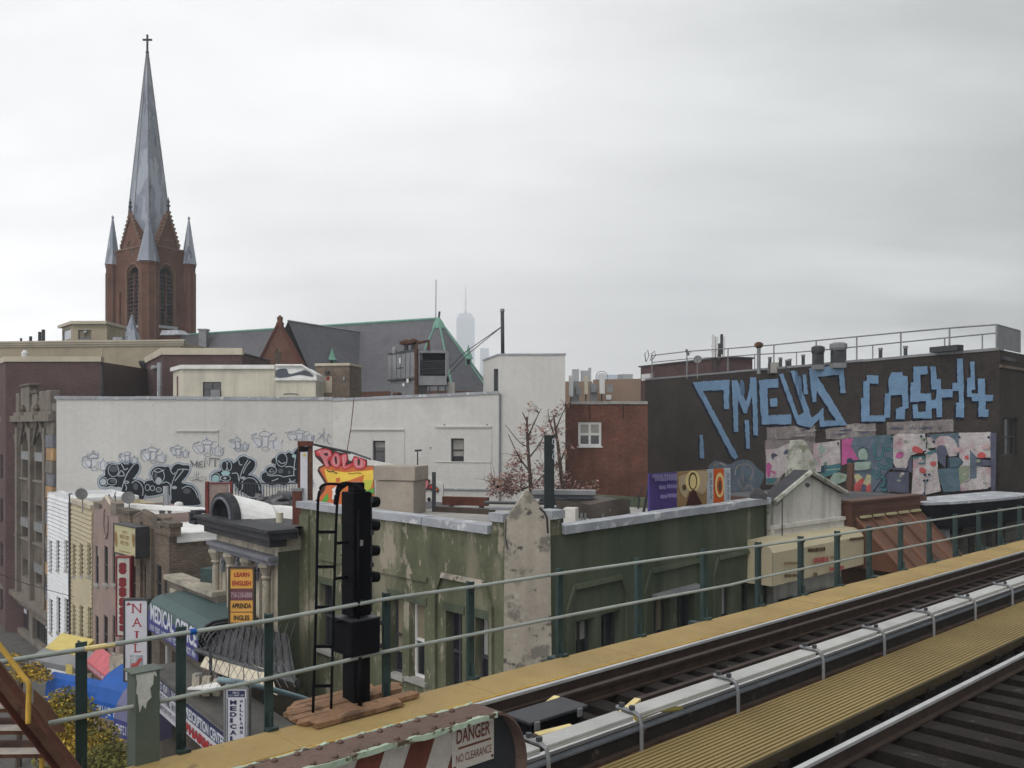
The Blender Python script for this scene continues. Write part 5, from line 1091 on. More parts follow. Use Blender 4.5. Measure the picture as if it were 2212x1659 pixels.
for u, v, lb in ((1243, 833, 'small grey equipment box between the first two roof antennas'), (1282, 838, 'small grey equipment box between the cream and wide white antennas')):
    c = P(u, v, 61.6); single('equipment_box', MB().box(c.x - .25, c.x + .25, 61.5, 61.8, zt, c.z + .3), 'metal_grey', lb, 'box')

# ------------------------------------------------------------------ dark brick building with blue letters
DW = W(1394, 74, 2159, 44.3); zD0, zD1 = DW.sz(1396, 821)[1], DW.sz(2159, 755)[1]; zD = (zD0 + zD1) / 2
db = thing('brick_building', 'dark brick building with giant pale blue graffiti letters along its wall', 'building', DW.pt(DW.len / 2, 0))
mb = MB(); front(mb, DW, 0, DW.len, 0, min(zD0, zD1)); zm_ = min(zD0, zD1); mb.face([DW.pt(0, zm_), DW.pt(DW.len, zm_), DW.pt(DW.len, zD1), DW.pt(0, zD0)])
DR = Wall(DW.B.xy, (DW.B + Vector((7, 7.2, 0))).xy); dh = [DR.rect(2172, v0, 2240, v1) for v0, v1 in ((903, 982), (1142, 1190))]; dh = [(.5, 3.2, h[2], h[3]) for h in dh]
front(mb, DR, 0, DR.len, 0, zD1, dh, .2); mb.face([DW.pt(0, 0), DW.pt(0, 0, -9), DW.pt(0, zD0, -9), DW.pt(0, zD0)]); part('wall', mb, 'brick_dark', db)
for h in dh: window(db, DR, h, 'frame_dark', 'glass_dark', .2, .08, 3, 2)
for v in (795, 1085): part('belt_course', MB().wbox(DR, 0, DR.len, DR.sz(2185, v + 3)[1], DR.sz(2185, v - 3)[1], 0, .08), 'brick_tan', db)
q = [DW.pt(0, zD0 - .3, -.3), DW.pt(DW.len, zD1 - .3, -.3), DR.pt(DR.len, zD1 - .3, -.3), DW.pt(0, zD0 - .3, -9)]; part('roof', MB().hexa([p - UP * .2 for p in q] + q), 'roof_tar', db)
coping(db, DW, 0, DW.len, zD0 + .12, .14, .05, 'metal_grey', 3.0, zend=zD1 + .12)
part('scupper', MB().wpx(DW, 2022, 748, 2082, 760, .02, .5), 'metal_dark', db)
R1_, R2_, G4, G5 = Zf(2000, 1000, 816), Zf(2448, 1000, 816), Zf(2420, 1350, 400), Zf(2780, 1350, 400)
g = Paint(DW, R1_)
def blue(pts, Z, off=(-16, 18)):
    g.Z = Z; g.poly([(x + off[0], y + off[1]) for x, y in pts], 'g_navy', rag=5); 
    BL.append((Z, pts))
BL = []
for pts in ([(568, 592), (885, 570), (880, 825), (838, 822), (835, 660), (655, 665), (960, 1235), (935, 1258), (905, 1235)], [(628, 1048), (655, 1045), (668, 1250), (632, 1250)],
            [(905, 575), (950, 572), (1030, 760), (1060, 640), (1065, 548), (1118, 548), (1135, 1055), (1095, 1050), (1082, 700), (1035, 860), (1010, 860), (960, 730), (962, 1020), (925, 1020)], [(1018, 920), (1055, 918), (1065, 1165), (1030, 1165)],
            [(1140, 575), (1308, 560), (1312, 635), (1215, 645), (1222, 880), (1418, 870), (1420, 955), (1165, 955)], [(1238, 735), (1298, 728), (1300, 800), (1243, 803)],
            [(1315, 525), (1350, 515), (1485, 880), (1530, 850), (1415, 495), (1450, 490), (1600, 900), (1700, 812), (1705, 925), (1810, 925), (1640, 660), (1640, 760), (1605, 765), (1575, 470), (1870, 445), (1895, 685), (1848, 688), (1835, 525), (1650, 545), (1905, 960), (1670, 978), (1665, 905), (1590, 985), (1500, 965), (1470, 950)],
            [(1520, 525), (1550, 525), (1565, 695), (1532, 697)]): blue(pts, R1_)
for pts in ([(860, 530), (962, 535), (960, 608), (885, 600), (885, 720), (882, 880), (1010, 878), (1018, 688), (1050, 688), (1050, 560), (1075, 505), (1168, 505), (1172, 535), (1212, 540), (1222, 815), (1192, 825), (1190, 912), (1110, 912), (1112, 825), (1172, 800), (1165, 700), (1070, 705), (1062, 895), (1022, 900), (1018, 930), (812, 930), (810, 728), (832, 728), (832, 585), (858, 580)],
            [(1265, 455), (1385, 452), (1385, 520), (1325, 525), (1325, 690), (1415, 688), (1420, 750), (1455, 740), (1465, 655), (1420, 655), (1410, 455), (1455, 455), (1465, 565), (1500, 565), (1505, 650), (1600, 655), (1600, 600), (1645, 598), (1640, 390), (1692, 388), (1700, 660), (1705, 895), (1630, 895), (1632, 770), (1658, 765), (1655, 665), (1605, 665), (1602, 722), (1512, 722), (1512, 895), (1465, 895), (1460, 815), (1420, 820), (1422, 905), (1262, 905), (1258, 785), (1300, 785), (1308, 850), (1370, 845), (1372, 755), (1235, 765), (1240, 595), (1265, 590)],
            [(1755, 415), (1792, 412), (1800, 655), (1765, 660), (1770, 690), (1825, 690), (1822, 560), (1882, 560), (1885, 700), (1955, 700), (1952, 752), (1888, 755), (1885, 825), (1915, 828), (1912, 890), (1825, 892), (1828, 755), (1770, 755), (1768, 720), (1728, 718), (1728, 555), (1758, 550)]): blue(pts, R2_)
for Z, pts in BL: g.Z = Z; g.poly(pts, 'g_sky', rag=3.5)
g.Z = R1_
for x, y, a, b in ((700, 590, 90, 14), (1000, 640, 18, 60), (1100, 700, 14, 120), (1250, 590, 40, 20), (1500, 640, 14, 90), (1720, 500, 110, 22), (1470, 560, 12, 60), (1300, 910, 60, 18)): g.poly([(x - a, y - b), (x + a * .7, y - b * .8), (x + a, y + b * .9), (x - a * .8, y + b)], 'g_skydark', True) if x in (1000, 1500, 1470) else None
g.done(db, 'graffiti', 'giant blue SMELLS CASH4 lettering')
# grey patches and the mural
g.d = .012
g.Z = R2_
for pts, m_ in (([(-10, 980), (410, 965), (410, 1110), (250, 1100), (190, 1090), (-10, 1095)], 'm_patch'), ([(500, 962), (700, 955), (930, 940), (935, 1050), (750, 1070), (640, 1085), (500, 1080)], 'm_patch'), ([(1030, 935), (1600, 912), (1605, 1018), (1030, 1045)], 'm_patch')): g.poly(pts, m_, rag=5)
for i in range(16):
    x = random.choice((random.uniform(10, 380), random.uniform(510, 900), random.uniform(1050, 1580))); y = 1010 - x * .02 + random.uniform(-30, 30) + (20 if x < 900 else -20); g.poly([(x, y), (x + random.uniform(40, 110), y - 8), (x + random.uniform(40, 90), y + 10), (x + 5, y + 9)], 'm_patch2' if i % 2 else 'm_dusk', True)
for x in (1075, 1150, 1230, 1260, 1310, 1350, 1400, 1480): g.line([(x, 965), (x + 10, 1000), (x + 26, 970)], 6, 'm_dusk')
g.done(db, 'graffiti', 'grey buffed patches')
g.Z = G4; g.d = .012
g.poly([(105, 300), (990, 210), (990, 860), (450, 860), (320, 1080), (125, 1080)], 'm_patch', rag=4); g.poly([(130, 460), (320, 440), (500, 355), (640, 380), (640, 860), (450, 870), (340, 960), (130, 965)], 'm_white', False)
g.poly([(960, 350), (1180, 330), (1430, 290), (1440, 700), (1180, 750), (1100, 770), (1090, 850), (985, 860), (950, 700), (960, 480)], 'm_white', False)
g.poly([(1460, 280), (1660, 260), (1650, 330), (1620, 400), (1700, 520), (1770, 650), (1560, 700), (1460, 740)], 'm_magenta', False); g.poly([(1660, 240), (2060, 210), (2300, 200), (2300, 1240), (2010, 1240), (1700, 1200), (1600, 700), (1770, 650), (1620, 400)], 'm_slate', False)
g.poly([(130, 965), (330, 955), (260, 1060), (140, 1060)], 'm_teal', rag=4); g.poly([(1200, 745), (1440, 700), (1440, 820), (1280, 900), (1180, 940), (1020, 930), (1090, 870), (1180, 860)], 'm_teal', rag=4); g.poly([(1180, 810), (1430, 790), (1430, 806), (1180, 830)], 'm_mint', rag=4)
g.poly([(130, 740), (180, 690), (230, 760), (200, 820), (290, 850), (280, 900), (210, 850), (200, 920), (150, 940)], 'm_magenta', True)
for pts in ([(215, 560), (260, 520), (335, 560), (270, 590), (250, 640)], [(440, 510), (480, 460), (540, 470), (530, 530), (450, 540)], [(470, 590), (540, 580), (530, 615)]): g.poly(pts, 'm_dusk', True)
g.poly([(1050, 420), (1120, 390), (1180, 450), (1120, 520), (1060, 490)], 'm_mint', True); g.line([(960, 590), (1080, 570), (1210, 520), (1250, 400)], 10, 'm_blush'); g.ell(1400, 350, 22, 26, 'm_dusk')
g.poly([(1160, 680), (1200, 690), (1190, 860), (1160, 860)], 'm_steel', rag=4); g.poly([(1100, 750), (1160, 730), (1160, 860), (1100, 850)], 'm_deep', rag=4)
g.poly([(1755, 530), (1800, 450), (1880, 450), (1930, 560), (1900, 640), (1790, 640)], 'm_mint', True); g.line([(1760, 460), (1830, 425), (1910, 445)], 16, 'm_deep'); g.line([(1780, 300), (1790, 400)], 30, 'm_steel')
g.poly([(1610, 740), (1720, 680), (1990, 670), (1960, 800), (1740, 830), (1640, 790)], 'm_mint', False); g.poly([(1260, 980), (1330, 870), (1420, 860), (1560, 900), (1540, 1010), (1420, 1060), (1300, 1060)], 'm_mint', False); g.poly([(1430, 900), (1560, 930), (1520, 970), (1440, 980)], 'm_olive', False)
g.ell(1612, 665, 58, 58, 'm_deep'); g.line([(1640, 660), (1760, 650), (1880, 645)], 22, 'm_deep', False); g.line([(1600, 750), (1700, 830), (1960, 830)], 18, 'm_dusk', False)
g.poly([(1700, 1320), (1690, 1100), (1760, 930), (1860, 980), (1880, 1060), (2010, 1080), (1990, 1230), (1900, 1300)], 'm_coral', False); g.poly([(1840, 1060), (1890, 1040), (1900, 1200), (1830, 1230), (1800, 1200)], 'm_dusk', True)
g.poly([(1680, 900), (1760, 880), (1840, 950), (1730, 1040)], 'm_straw', rag=4); g.poly([(1850, 1060), (1920, 890), (2000, 920), (2130, 1030), (2060, 1080), (1960, 1060), (1930, 1095)], 'm_straw', False)
for a in range(4): g.line([(1900 + a * 26, 930 + a * 8), (1900 + a * 46, 1050)], 8, 'm_olive', False)
g.Z = G5
g.poly([(280, 205), (390, 215), (390, 780), (300, 830), (0, 1240), (0, 250)], 'm_slate', False)
for l in ([(60, 330), (55, 500), (100, 620), (180, 600), (220, 480), (225, 360)], [(260, 460), (330, 450), (370, 480)], [(130, 690), (180, 760), (280, 780), (350, 720), (340, 640), (260, 640)], [(40, 800), (60, 920), (130, 950), (150, 800)], [(160, 930), (240, 970), (230, 1080), (160, 1100)], [(180, 1150), (240, 1170), (290, 1150)]): g.line(l, 62, 'm_deep'); g.line(l, 40, 'm_teal')
g.poly([(400, 220), (480, 180), (960, 175), (980, 300), (980, 470), (720, 560), (680, 620), (640, 780), (450, 780), (400, 690)], 'm_white', rag=4); g.poly([(750, 600), (970, 620), (990, 440), (1180, 530), (1190, 830), (1240, 1190), (1000, 1250), (720, 1290), (745, 900)], 'm_white', rag=4)
g.poly([(1000, 200), (1100, 190), (1560, 165), (1560, 560), (1180, 560), (1100, 320)], 'm_slate', rag=4); g.poly([(1000, 240), (1060, 220), (1120, 320), (1180, 420), (1000, 440)], 'm_white', rag=4); g.poly([(1140, 290), (1230, 220), (1380, 220), (1480, 280), (1530, 380), (1520, 570), (1390, 580), (1330, 400), (1230, 380), (1150, 420)], 'm_white', False)
g.poly([(1560, 160), (2130, 150), (2130, 600), (1880, 600), (1760, 460), (1760, 980), (1580, 1100), (1570, 600)], 'm_white', rag=4); g.poly([(1890, 760), (2130, 770), (2140, 1100), (2060, 1150), (1590, 1190), (1590, 1080), (1760, 1000)], 'm_white', rag=4)
g.poly([(1180, 800), (1580, 780), (1590, 1190), (1290, 1210), (1220, 980)], 'm_steel', rag=4); g.poly([(1560, 780), (1640, 740), (1750, 740), (1750, 960), (1580, 1080)], 'm_olive', rag=4); g.poly([(1760, 460), (1880, 590), (1880, 960), (1760, 980)], 'm_slate', rag=4)
g.poly([(1870, 620), (2120, 650), (2125, 740), (1870, 750)], 'm_dusk', rag=4); g.poly([(1180, 470), (1220, 390), (1290, 380), (1340, 470), (1330, 790), (1190, 640)], 'm_dusk', False); g.poly([(1370, 590), (1570, 590), (1650, 680), (1560, 780), (1370, 790)], 'm_deep', False); g.poly([(1400, 600), (1560, 600), (1620, 680), (1550, 760), (1410, 770)], 'm_steel', rag=4)
g.poly([(450, 590), (470, 530), (530, 480), (590, 530), (560, 590), (500, 610)], 'm_magenta', True); g.poly([(755, 410), (830, 400), (930, 470), (910, 520), (760, 500)], 'm_coral', True); g.poly([(870, 800), (920, 770), (990, 820), (960, 880), (880, 850)], 'm_coral', True); g.poly([(1070, 680), (1160, 670), (1150, 740), (1080, 740)], 'm_coral', True); g.poly([(1900, 540), (1980, 500), (2050, 570), (1980, 610), (1900, 590)], 'm_coral', True); g.poly([(1670, 580), (1730, 560), (1740, 620), (1690, 630)], 'm_coral', True)
g.poly([(1970, 400), (2090, 370), (2110, 440), (2000, 450)], 'm_blush', True); g.poly([(1470, 440), (1560, 420), (1570, 500), (1480, 510)], 'm_blush', True); g.poly([(670, 660), (745, 580), (745, 860), (670, 830)], 'm_dusk', rag=4); g.line([(990, 530), (1160, 480)], 40, 'm_teal', False); g.line([(760, 600), (970, 590)], 30, 'm_teal', False); g.line([(860, 700), (970, 700), (970, 600)], 28, 'm_teal', False); g.line([(400, 790), (660, 810)], 40, 'm_dusk', False)
for x, y in ((910, 225), (960, 280), (1050, 220), (385, 270), (1585, 240), (2105, 240), (1130, 320), (980, 905), (1055, 900), (965, 1000), (1020, 1000), (970, 1230)): g.ell(x, y, 24, 22, 'm_deep')
g.line([(985, 1010), (980, 1210)], 24, 'm_dusk', False)
g.poly([(320, 850), (700, 850), (700, 1220), (330, 1200)], 'm_dusk', rag=4); g.poly([(2140, 170), (2250, 160), (2230, 1180), (2150, 1180)], 'm_dusk', rag=4)
for _ in range(26): g.ell(random.choice((random.uniform(430, 640), random.uniform(800, 1150), random.uniform(1620, 2100))), random.uniform(240, 1150), random.uniform(14, 40), random.uniform(10, 34), random.choice(('m_blush', 'm_olive', 'm_patch2', 'm_white')), 9)
g.done(db, 'mural', 'pale mural panels')['kind'] = 'stuff'
g.Z = Zf(2000, 1000, 816); g.d = .012
g.poly([(700, 1340), (760, 1270), (880, 1300), (960, 1265), (1060, 1270), (1120, 1330), (1180, 1380), (1170, 1440), (1100, 1540), (900, 1555), (880, 1400), (890, 1335)], 'm_slate', True); 
for l in ([(930, 1400), (950, 1320), (1040, 1300), (1090, 1360), (1060, 1440)], [(960, 1440), (1000, 1520), (1050, 1480), (1100, 1530)], [(1000, 1380), (1000, 1460)], [(740, 1320), (800, 1290), (860, 1320)]): g.line(l, 16, 'm_patch')
g.done(db)
# roof railing
dr = thing('roof_railing', 'thin grey pipe railing along the dark brick roof edge', 'railing', DW.pt(DW.len / 2, zD, -.25))
def dw(p, d=-.25): a, z = DW.sz(*p); return DW.pt(a, z, d)
toprail = [R1_(190, 360), R1_(490, 325), R1_(845, 300), R1_(1240, 268), R1_(1605, 230), R2_(740, 197), R2_(1120, 160), R2_(1540, 122), R2_(1945, 92)]
midrail = [R1_(190, 420), R1_(490, 390), R1_(845, 370), R1_(1075, 352), R1_(1435, 332), R1_(1605, 318), R2_(740, 284), R2_(1120, 245), R2_(1540, 204), R2_(1945, 165)]
part('rail_pipe', MB().tube([dw(p) for p in toprail], .045, 6), 'metal_grey', dr); part('rail_pipe', MB().tube([dw(p) for p in midrail], .04, 6), 'metal_grey', dr)
for p in toprail:
    a, z = DW.sz(*p); part('post', MB().tube([DW.pt(a, zD0 + (zD1 - zD0) * a / DW.len + .12, -.25), DW.pt(a, z, -.25)], .045, 6), 'metal_grey', dr)
for p in (R1_(1075, 352), R1_(1435, 332), R2_(878, 268), R2_(1498, 210), R2_(1823, 178)):
    a, z = DW.sz(*p); part('short_post', MB().tube([DW.pt(a, zD0 + (zD1 - zD0) * a / DW.len + .12, -.25), DW.pt(a, z, -.25)], .035, 6), 'metal_grey', dr)
p0 = dw(R2_(1945, 92)); e = DR.x * 4.2; m0 = dw(R2_(1945, 165)); b0 = p0 - UP * (p0.z - zD1 - .12)
part('end_mesh', MB().hexa([b0, b0 + e, b0 + e + DR.n * .02, b0 + DR.n * .02, p0, p0 + e, p0 + e + DR.n * .02, p0 + DR.n * .02]), 'metal_grey', dr, 'wire mesh panel at the near end')
part('rail_pipe', MB().tube([p0, p0 + e], .045, 6), 'metal_grey', dr); part('post', MB().tube([b0 + e, p0 + e], .045, 6), 'metal_grey', dr)
# penthouse and equipment behind the railing
zdr = zD - .3
pw_ = W(1384, 76.5, 1571, 66); zt = pw_.sz(1480, 783)[1]
r = thing('penthouse', 'low purple brick penthouse behind the roof railing of the dark building', 'penthouse', pw_.pt(pw_.len / 2, zdr)); part('wall', shell(pw_, 8, zt, 2.4), 'brick_purple', r); part('roof', roofmb(pw_, zt + .12, 2.4, -.1, pw_.len + .1, -.1), 'roof_tar', r)
part('wire_loop', MB().tube([P(1395, 781, 75), P(1393, 764, 75), P(1399, 756, 75), P(1402, 768, 75), P(1396, 781, 75)], .04, 5).tube([P(1405, 779, 74), P(1408, 764, 74), P(1414, 758, 74), P(1416, 768, 74), P(1407, 779, 74)], .04, 5), 'metal_dark', r)
part('meter_box', MB().wpx(pw_, 1394, 808, 1412, 822, .05, .4), 'antenna_white', r)
def cyl_on(name, u, v, Y, rr_, m, lb, cat, prof=None):
    c = P(u, v, Y); z0 = zdr; t = thing(name, lb, cat, (c.x, Y, z0)); part('shaft', MB().ring((c.x, Y, z0), [(rr_, 0), (rr_, c.z - z0)], 8), m, t); return t, c
for i, (u, v, Y, lb) in enumerate(((1756 + 11, 759, 55.5, 'smaller square rooftop exhaust fan beside the railing'), (1811, 752, 54, 'larger square rooftop exhaust fan beside the railing'))):
    c = P(u, v, Y); k = Y / F; hw_ = (10 if i == 0 else 13) * k; t = thing('exhaust_fan', lb, 'exhaust fan', (c.x, Y, zdr))
    part('body', MB().box(c.x - hw_, c.x + hw_, Y - hw_, Y + hw_, zdr, c.z - .15), 'metal_dark', t, bevel=.04); part('hood', MB().ring((c.x, Y, c.z - .149), [(hw_ * 1.3, 0), (hw_ * 1.45, .15), (hw_ * 1.45, .4), (hw_ * .8, .5)], 10), 'metal_grey' if i else 'metal_dark', t); part('curb', MB().box(c.x - hw_ * 1.1, c.x + hw_ * 1.1, Y - hw_ * 1.1, Y + hw_ * 1.1, zdr - .0, zdr + .3), 'metal_grey', t)
t, c = cyl_on('vent_stack', 1639, 752, 60, .13, 'metal_grey', 'tall vent stack with a ball cap behind the railing', 'vent'); part('cap', MB().ring((c.x, 60, c.z), [(.15, 0), (.3, .12), (.3, .3), (.12, .42)], 10), 'rust', t)
for u, v, Y, lb in ((1663, 775, 59.5, 'stout dark roof vent pipe behind a square duct'), (1686, 776, 59, 'dark vent pipe at the right of the square duct'), (1700, 781, 58.4, 'shorter of two thin vent pipes behind the railing'), (1706, 779, 58.2, 'taller of two thin vent pipes behind the railing'), (1735, 770, 57.3, 'lone thin vent pipe left of the exhaust fans'), (1902, 756, 51.5, 'lone vent pipe right of the exhaust fans'), (1956, 752, 49.8, 'last vent pipe near the dark roof corner')):
    t, c = cyl_on('vent_pipe', u, v, Y, .11, 'metal_dark', lb, 'vent pipe'); part('collar', MB().ring((c.x, Y, c.z), [(.14, 0), (.14, .12)], 8), 'metal_grey', t)
c = P(1675, 783, 59.4); single('roof_duct', MB().box(c.x - .35, c.x + .35, 59.2, 60, zdr, c.z), 'stone_grey', 'square grey roof duct between two dark vent pipes', 'duct', bevel=.03)
am = thing('cell_antenna_mast', 'cluster of tall cell antennas beside the brick penthouse', 'antenna', P(1550, 800, 67) )
for u, v0, v1, m_ in ((1541, 723, 772, 'antenna_white'), (1548, 727, 765, 'antenna_white'), (1553, 742, 778, 'metal_dark'), (1559, 722, 765, 'metal_dark'), (1563, 727, 772, 'antenna_white')):
    a = P(u, v1, 66.5); k = 66.5 / F; part('panel', MB().box(a.x - 2.4 * k, a.x + 2.4 * k, 66.4, 66.65, a.z, a.z + (v1 - v0) * k), m_, am); part('pole', MB().tube([(a.x, 66.8, zdr), (a.x, 66.8, a.z + (v1 - v0) * k * .9)], .04, 5), 'metal_dark', am)
part('cross_arm', MB().tube([P(1537, 760, 66.8), P(1566, 755, 66.8)], .06, 5).tube([P(1537, 748, 66.8), P(1566, 744, 66.8)], .05, 5), 'metal_dark', am)
def dish(u, v, Y, rpx, yaw, lb, base_z=None, grp=None):
    c = P(u, v, Y); rr_ = rpx * Y / F; ax = Vector((math.sin(yaw), -math.cos(yaw), .35)).normalized(); a = ax.cross(UP).normalized(); b = a.cross(ax); bz = base_z if base_z is not None else c.z - 1.4
    t = thing('satellite_dish', lb, 'satellite dish', (c.x, Y, bz), grp); mb = MB(); i0 = 0; n = 14
    for j, (q, h) in enumerate(((.02, -.18), (.5, -.13), (1, 0))):
        for i in range(n): an = 6.2832 * i / n; mb.v.append(c + (a * math.cos(an) + b * math.sin(an)) * rr_ * q + ax * h * rr_)
    for j in range(2):
        for i in range(n): x, y = j * n + i, j * n + (i + 1) % n; mb.f.append((x, y, y + n, x + n)); mb.m.append(0)
    part('reflector', mb, 'fiber_grey', t, smooth=True); part('feed_arm', MB().tube([c - b * rr_ * .95, c + ax * rr_ * .9 - b * rr_ * .3], .02, 5), 'metal_grey', t); part('receiver', MB().ring(c + ax * rr_ * .9 - b * rr_ * .3 - UP * .04, [(.04, 0), (.05, .04), (.04, .1)], 6), 'metal_grey', t)
    part('mast', MB().tube([(c.x, Y + .12, bz), (c.x, Y + .12, c.z - .1), c - ax * rr_ * .15], .03, 6), 'metal_grey', t); return t
dish(1485, 761, 66, 8, .9, 'satellite dish seen edge on behind the railing of the dark roof', zdr); dish(1507, 776, 65.4, 9, -.3, 'dark satellite dish low against the brick penthouse', zdr)
# ------------------------------------------------------------------ green corner building
GL, GRt = W(650, 27.2, 1092, 20.3), W(1188, 20.3, 1656, 28.5)
zg = CZ - 2.33
gb = thing('green_building', 'green corner building with peeling paint and a bare plaster pier', 'building', GL.pt(GL.len, 0))
def px(w, l): return [w.rect(*q) for q in l]
wl = px(GL, [(690, 1262, 718, 1405), (842, 1292, 869, 1457), (884, 1304, 917, 1468), (963, 1322, 998, 1500), (1026, 1336, 1059, 1510)])
wl = [(a, b, c, d) for a, b, c, d in wl]; mb = MB(); front(mb, GL, 0, GL.len, 0, zg - .2, wl, .28); part('wall', mb, 'paint_green_peeling', gb, 'heavily peeling side street wall')
for i, q in enumerate(wl):
    window(gb, GL, q, 'frame_white' if i == 2 else 'frame_dark', 'glass_dark', .24, .07, 2 if i > 2 else 1, 2, .12, 'stone_grey', .10, 'paint_green')
wr = px(GRt, [(1244, 1338, 1284, 1500), (1299, 1322, 1341, 1500), (1412, 1292, 1447, 1440), (1463, 1282, 1500, 1430), (1558, 1262, 1582, 1400), (1600, 1254, 1626, 1390)])
mb = MB(); front(mb, GRt, 0, GRt.len, 0, zg - .2, wr, .28); part('wall', mb, 'paint_green', gb, 'darker green avenue wall')
for i, q in enumerate(wr): window(gb, GRt, q, 'frame_dark', 'glass_dark', .24, .09, 2, 1, .06, 'stone_grey')
a = GRt.rect(1408, 1278, 1504, 1291); part('window_hood', MB().hexa([GRt.pt(a[0], GRt.sz(1408, 1291)[1], 0), GRt.pt(a[1], GRt.sz(1408, 1291)[1], 0), GRt.pt(a[1], GRt.sz(1408, 1291)[1], .3), GRt.pt(a[0], GRt.sz(1408, 1291)[1], .3)] + [GRt.pt(a[0], GRt.sz(1408, 1284)[1], 0), GRt.pt(a[1], GRt.sz(1408, 1284)[1], 0), GRt.pt(a[1], GRt.sz(1408, 1288)[1], .3), GRt.pt(a[0], GRt.sz(1408, 1288)[1], .3)]), 'metal_grey', gb)
# raised panel borders above the windows
for w, us, v0 in ((GL, (942, 1064), 1256), (GRt, (1224, 1352), 1262), (GRt, (1392, 1520), 1226), (GRt, (1540, 1640), 1200)):
    s0, s1 = w.sz(us[0])[0], w.sz(us[1])[0]; z = w.sz((us[0] + us[1]) / 2, v0)[1]; ch_ = .28
    part('panel_border', MB().hexa([w.pt(s0 + ch_, z, .005), w.pt(s1 - ch_, z, .005), w.pt(s1 - ch_, z, .1), w.pt(s0 + ch_, z, .1)] + [w.pt(s0 + ch_, z + .12, .005), w.pt(s1 - ch_, z + .12, .005), w.pt(s1 - ch_, z + .12, .07), w.pt(s0 + ch_, z + .12, .07)]), 'plaster_bare' if w is GL else 'paint_green', gb)
    for a, b in ((s0, s0 + ch_), (s1, s1 - ch_)):
        part('panel_border', MB().hexa([w.pt(a - .05, 4, .005), w.pt(a + .05, 4, .005), w.pt(a + .05, 4, .08), w.pt(a - .05, 4, .08)] + [w.pt(a - .05, z - .45, .005), w.pt(a + .05, z - .45, .005), w.pt(a + .05, z - .45, .08), w.pt(a - .05, z - .45, .08)]), 'paint_green_peeling' if w is GL else 'paint_green', gb)
        part('panel_border', MB().hexa([w.pt(a - .05, z - .449, .006), w.pt(a + .05, z - .449, .006), w.pt(a + .05, z - .449, .078), w.pt(a - .05, z - .449, .078)] + [w.pt(b - .05, z + .1, .006), w.pt(b + .05, z + .1, .006), w.pt(b + .05, z + .1, .078), w.pt(b - .05, z + .1, .078)]), 'paint_green_peeling' if w is GL else 'paint_green', gb)
zbelt = GL.sz(800, 1226)[1]; part('belt_course', MB().wbox(GL, GL.sz(690)[0], GL.sz(925)[0], zbelt - .06, zbelt + .06, .005, .07), 'paint_green_peeling', gb)
part('end_pilaster', MB().wbox(GL, 0, .55, 0, zg - .4, .004, .06), 'paint_green_peeling', gb)
coping(gb, GL, -.1, GL.sz(1061)[0], zg, .2, .12, 'stone_pale', 1.35); coping(gb, GRt, GRt.sz(1214)[0], GRt.len + .1, zg, .2, .12, 'stone_pale', 2.0)
for w, u0, u1, v in ((GL, 1064, 1090, 1108), (GRt, 1188, 1212, 1102)):
    a, b = w.sz(u0)[0], w.sz(u1)[0]; z = w.sz((u0 + u1) / 2, v)[1]; part('parapet_block', MB().wbox(w, a, b, zg - .21, z - .2, -.4, .02), 'paint_green_peeling', gb); part('coping_stone', MB().wbox(w, a - .04, b + .04, z - .199, z, -.4, .09), 'stone_pale', gb)
PWl = W(1089, 20.2, 1191, 20.2); f_ = lambda u, v: PWl.pt(*PWl.sz(u, v), .12)
part('corner_pier', MB().prism([f_(1086, 1700), f_(1194, 1700), f_(1188, 1123), f_(1181, 1112), f_(1142, 1062), f_(1136, 1061), f_(1098, 1113), f_(1090, 1126)], -PWl.n * .55), 'plaster_bare', gb)
part('pier_flashing', MB().tube([f_(1165, 1096), f_(1176, 1106), f_(1181, 1118), f_(1183, 1150)], .025, 5).tube([f_(1093, 1120), f_(1092, 1160), f_(1097, 1185)], .015, 5), 'metal_dark', gb)
part('roof', MB().hexa([GL.pt(0, zg - .75, -.05), GL.pt(GL.len, zg - .75, -.05), GRt.pt(GRt.len, zg - .75, -.05), Vector((1.5, 36, zg - .75))] + [GL.pt(0, zg - .6, -.05), GL.pt(GL.len, zg - .6, -.05), GRt.pt(GRt.len, zg - .6, -.05), Vector((1.5, 36, zg - .6))]), 'stone_grey', gb)
part('parapet_back', MB().wbox(GL, 0, GL.len, zg - .7, zg - .2, -.36, -.3).wbox(GRt, 0, GRt.len, zg - .7, zg - .2, -.36, -.3), 'coating_white', gb)
e = GRt.pt(GRt.len, 0); part('side_wall', MB().hexa([e, e - GRt.n * 8, e - GRt.n * 8 - GRt.x * .2, e - GRt.x * .2] + [q + UP * (zg - .25) for q in (e, e - GRt.n * 8, e - GRt.n * 8 - GRt.x * .2, e - GRt.x * .2)]), 'paint_green', gb)
part('roof_debris', MB().ring(GRt.pt(GRt.len - .4, zg + .0, -.1), [(.3, 0), (.25, .15), (.1, .3), (.03, .35)], 7), 'roof_tar', gb)
zrg = zg - .6
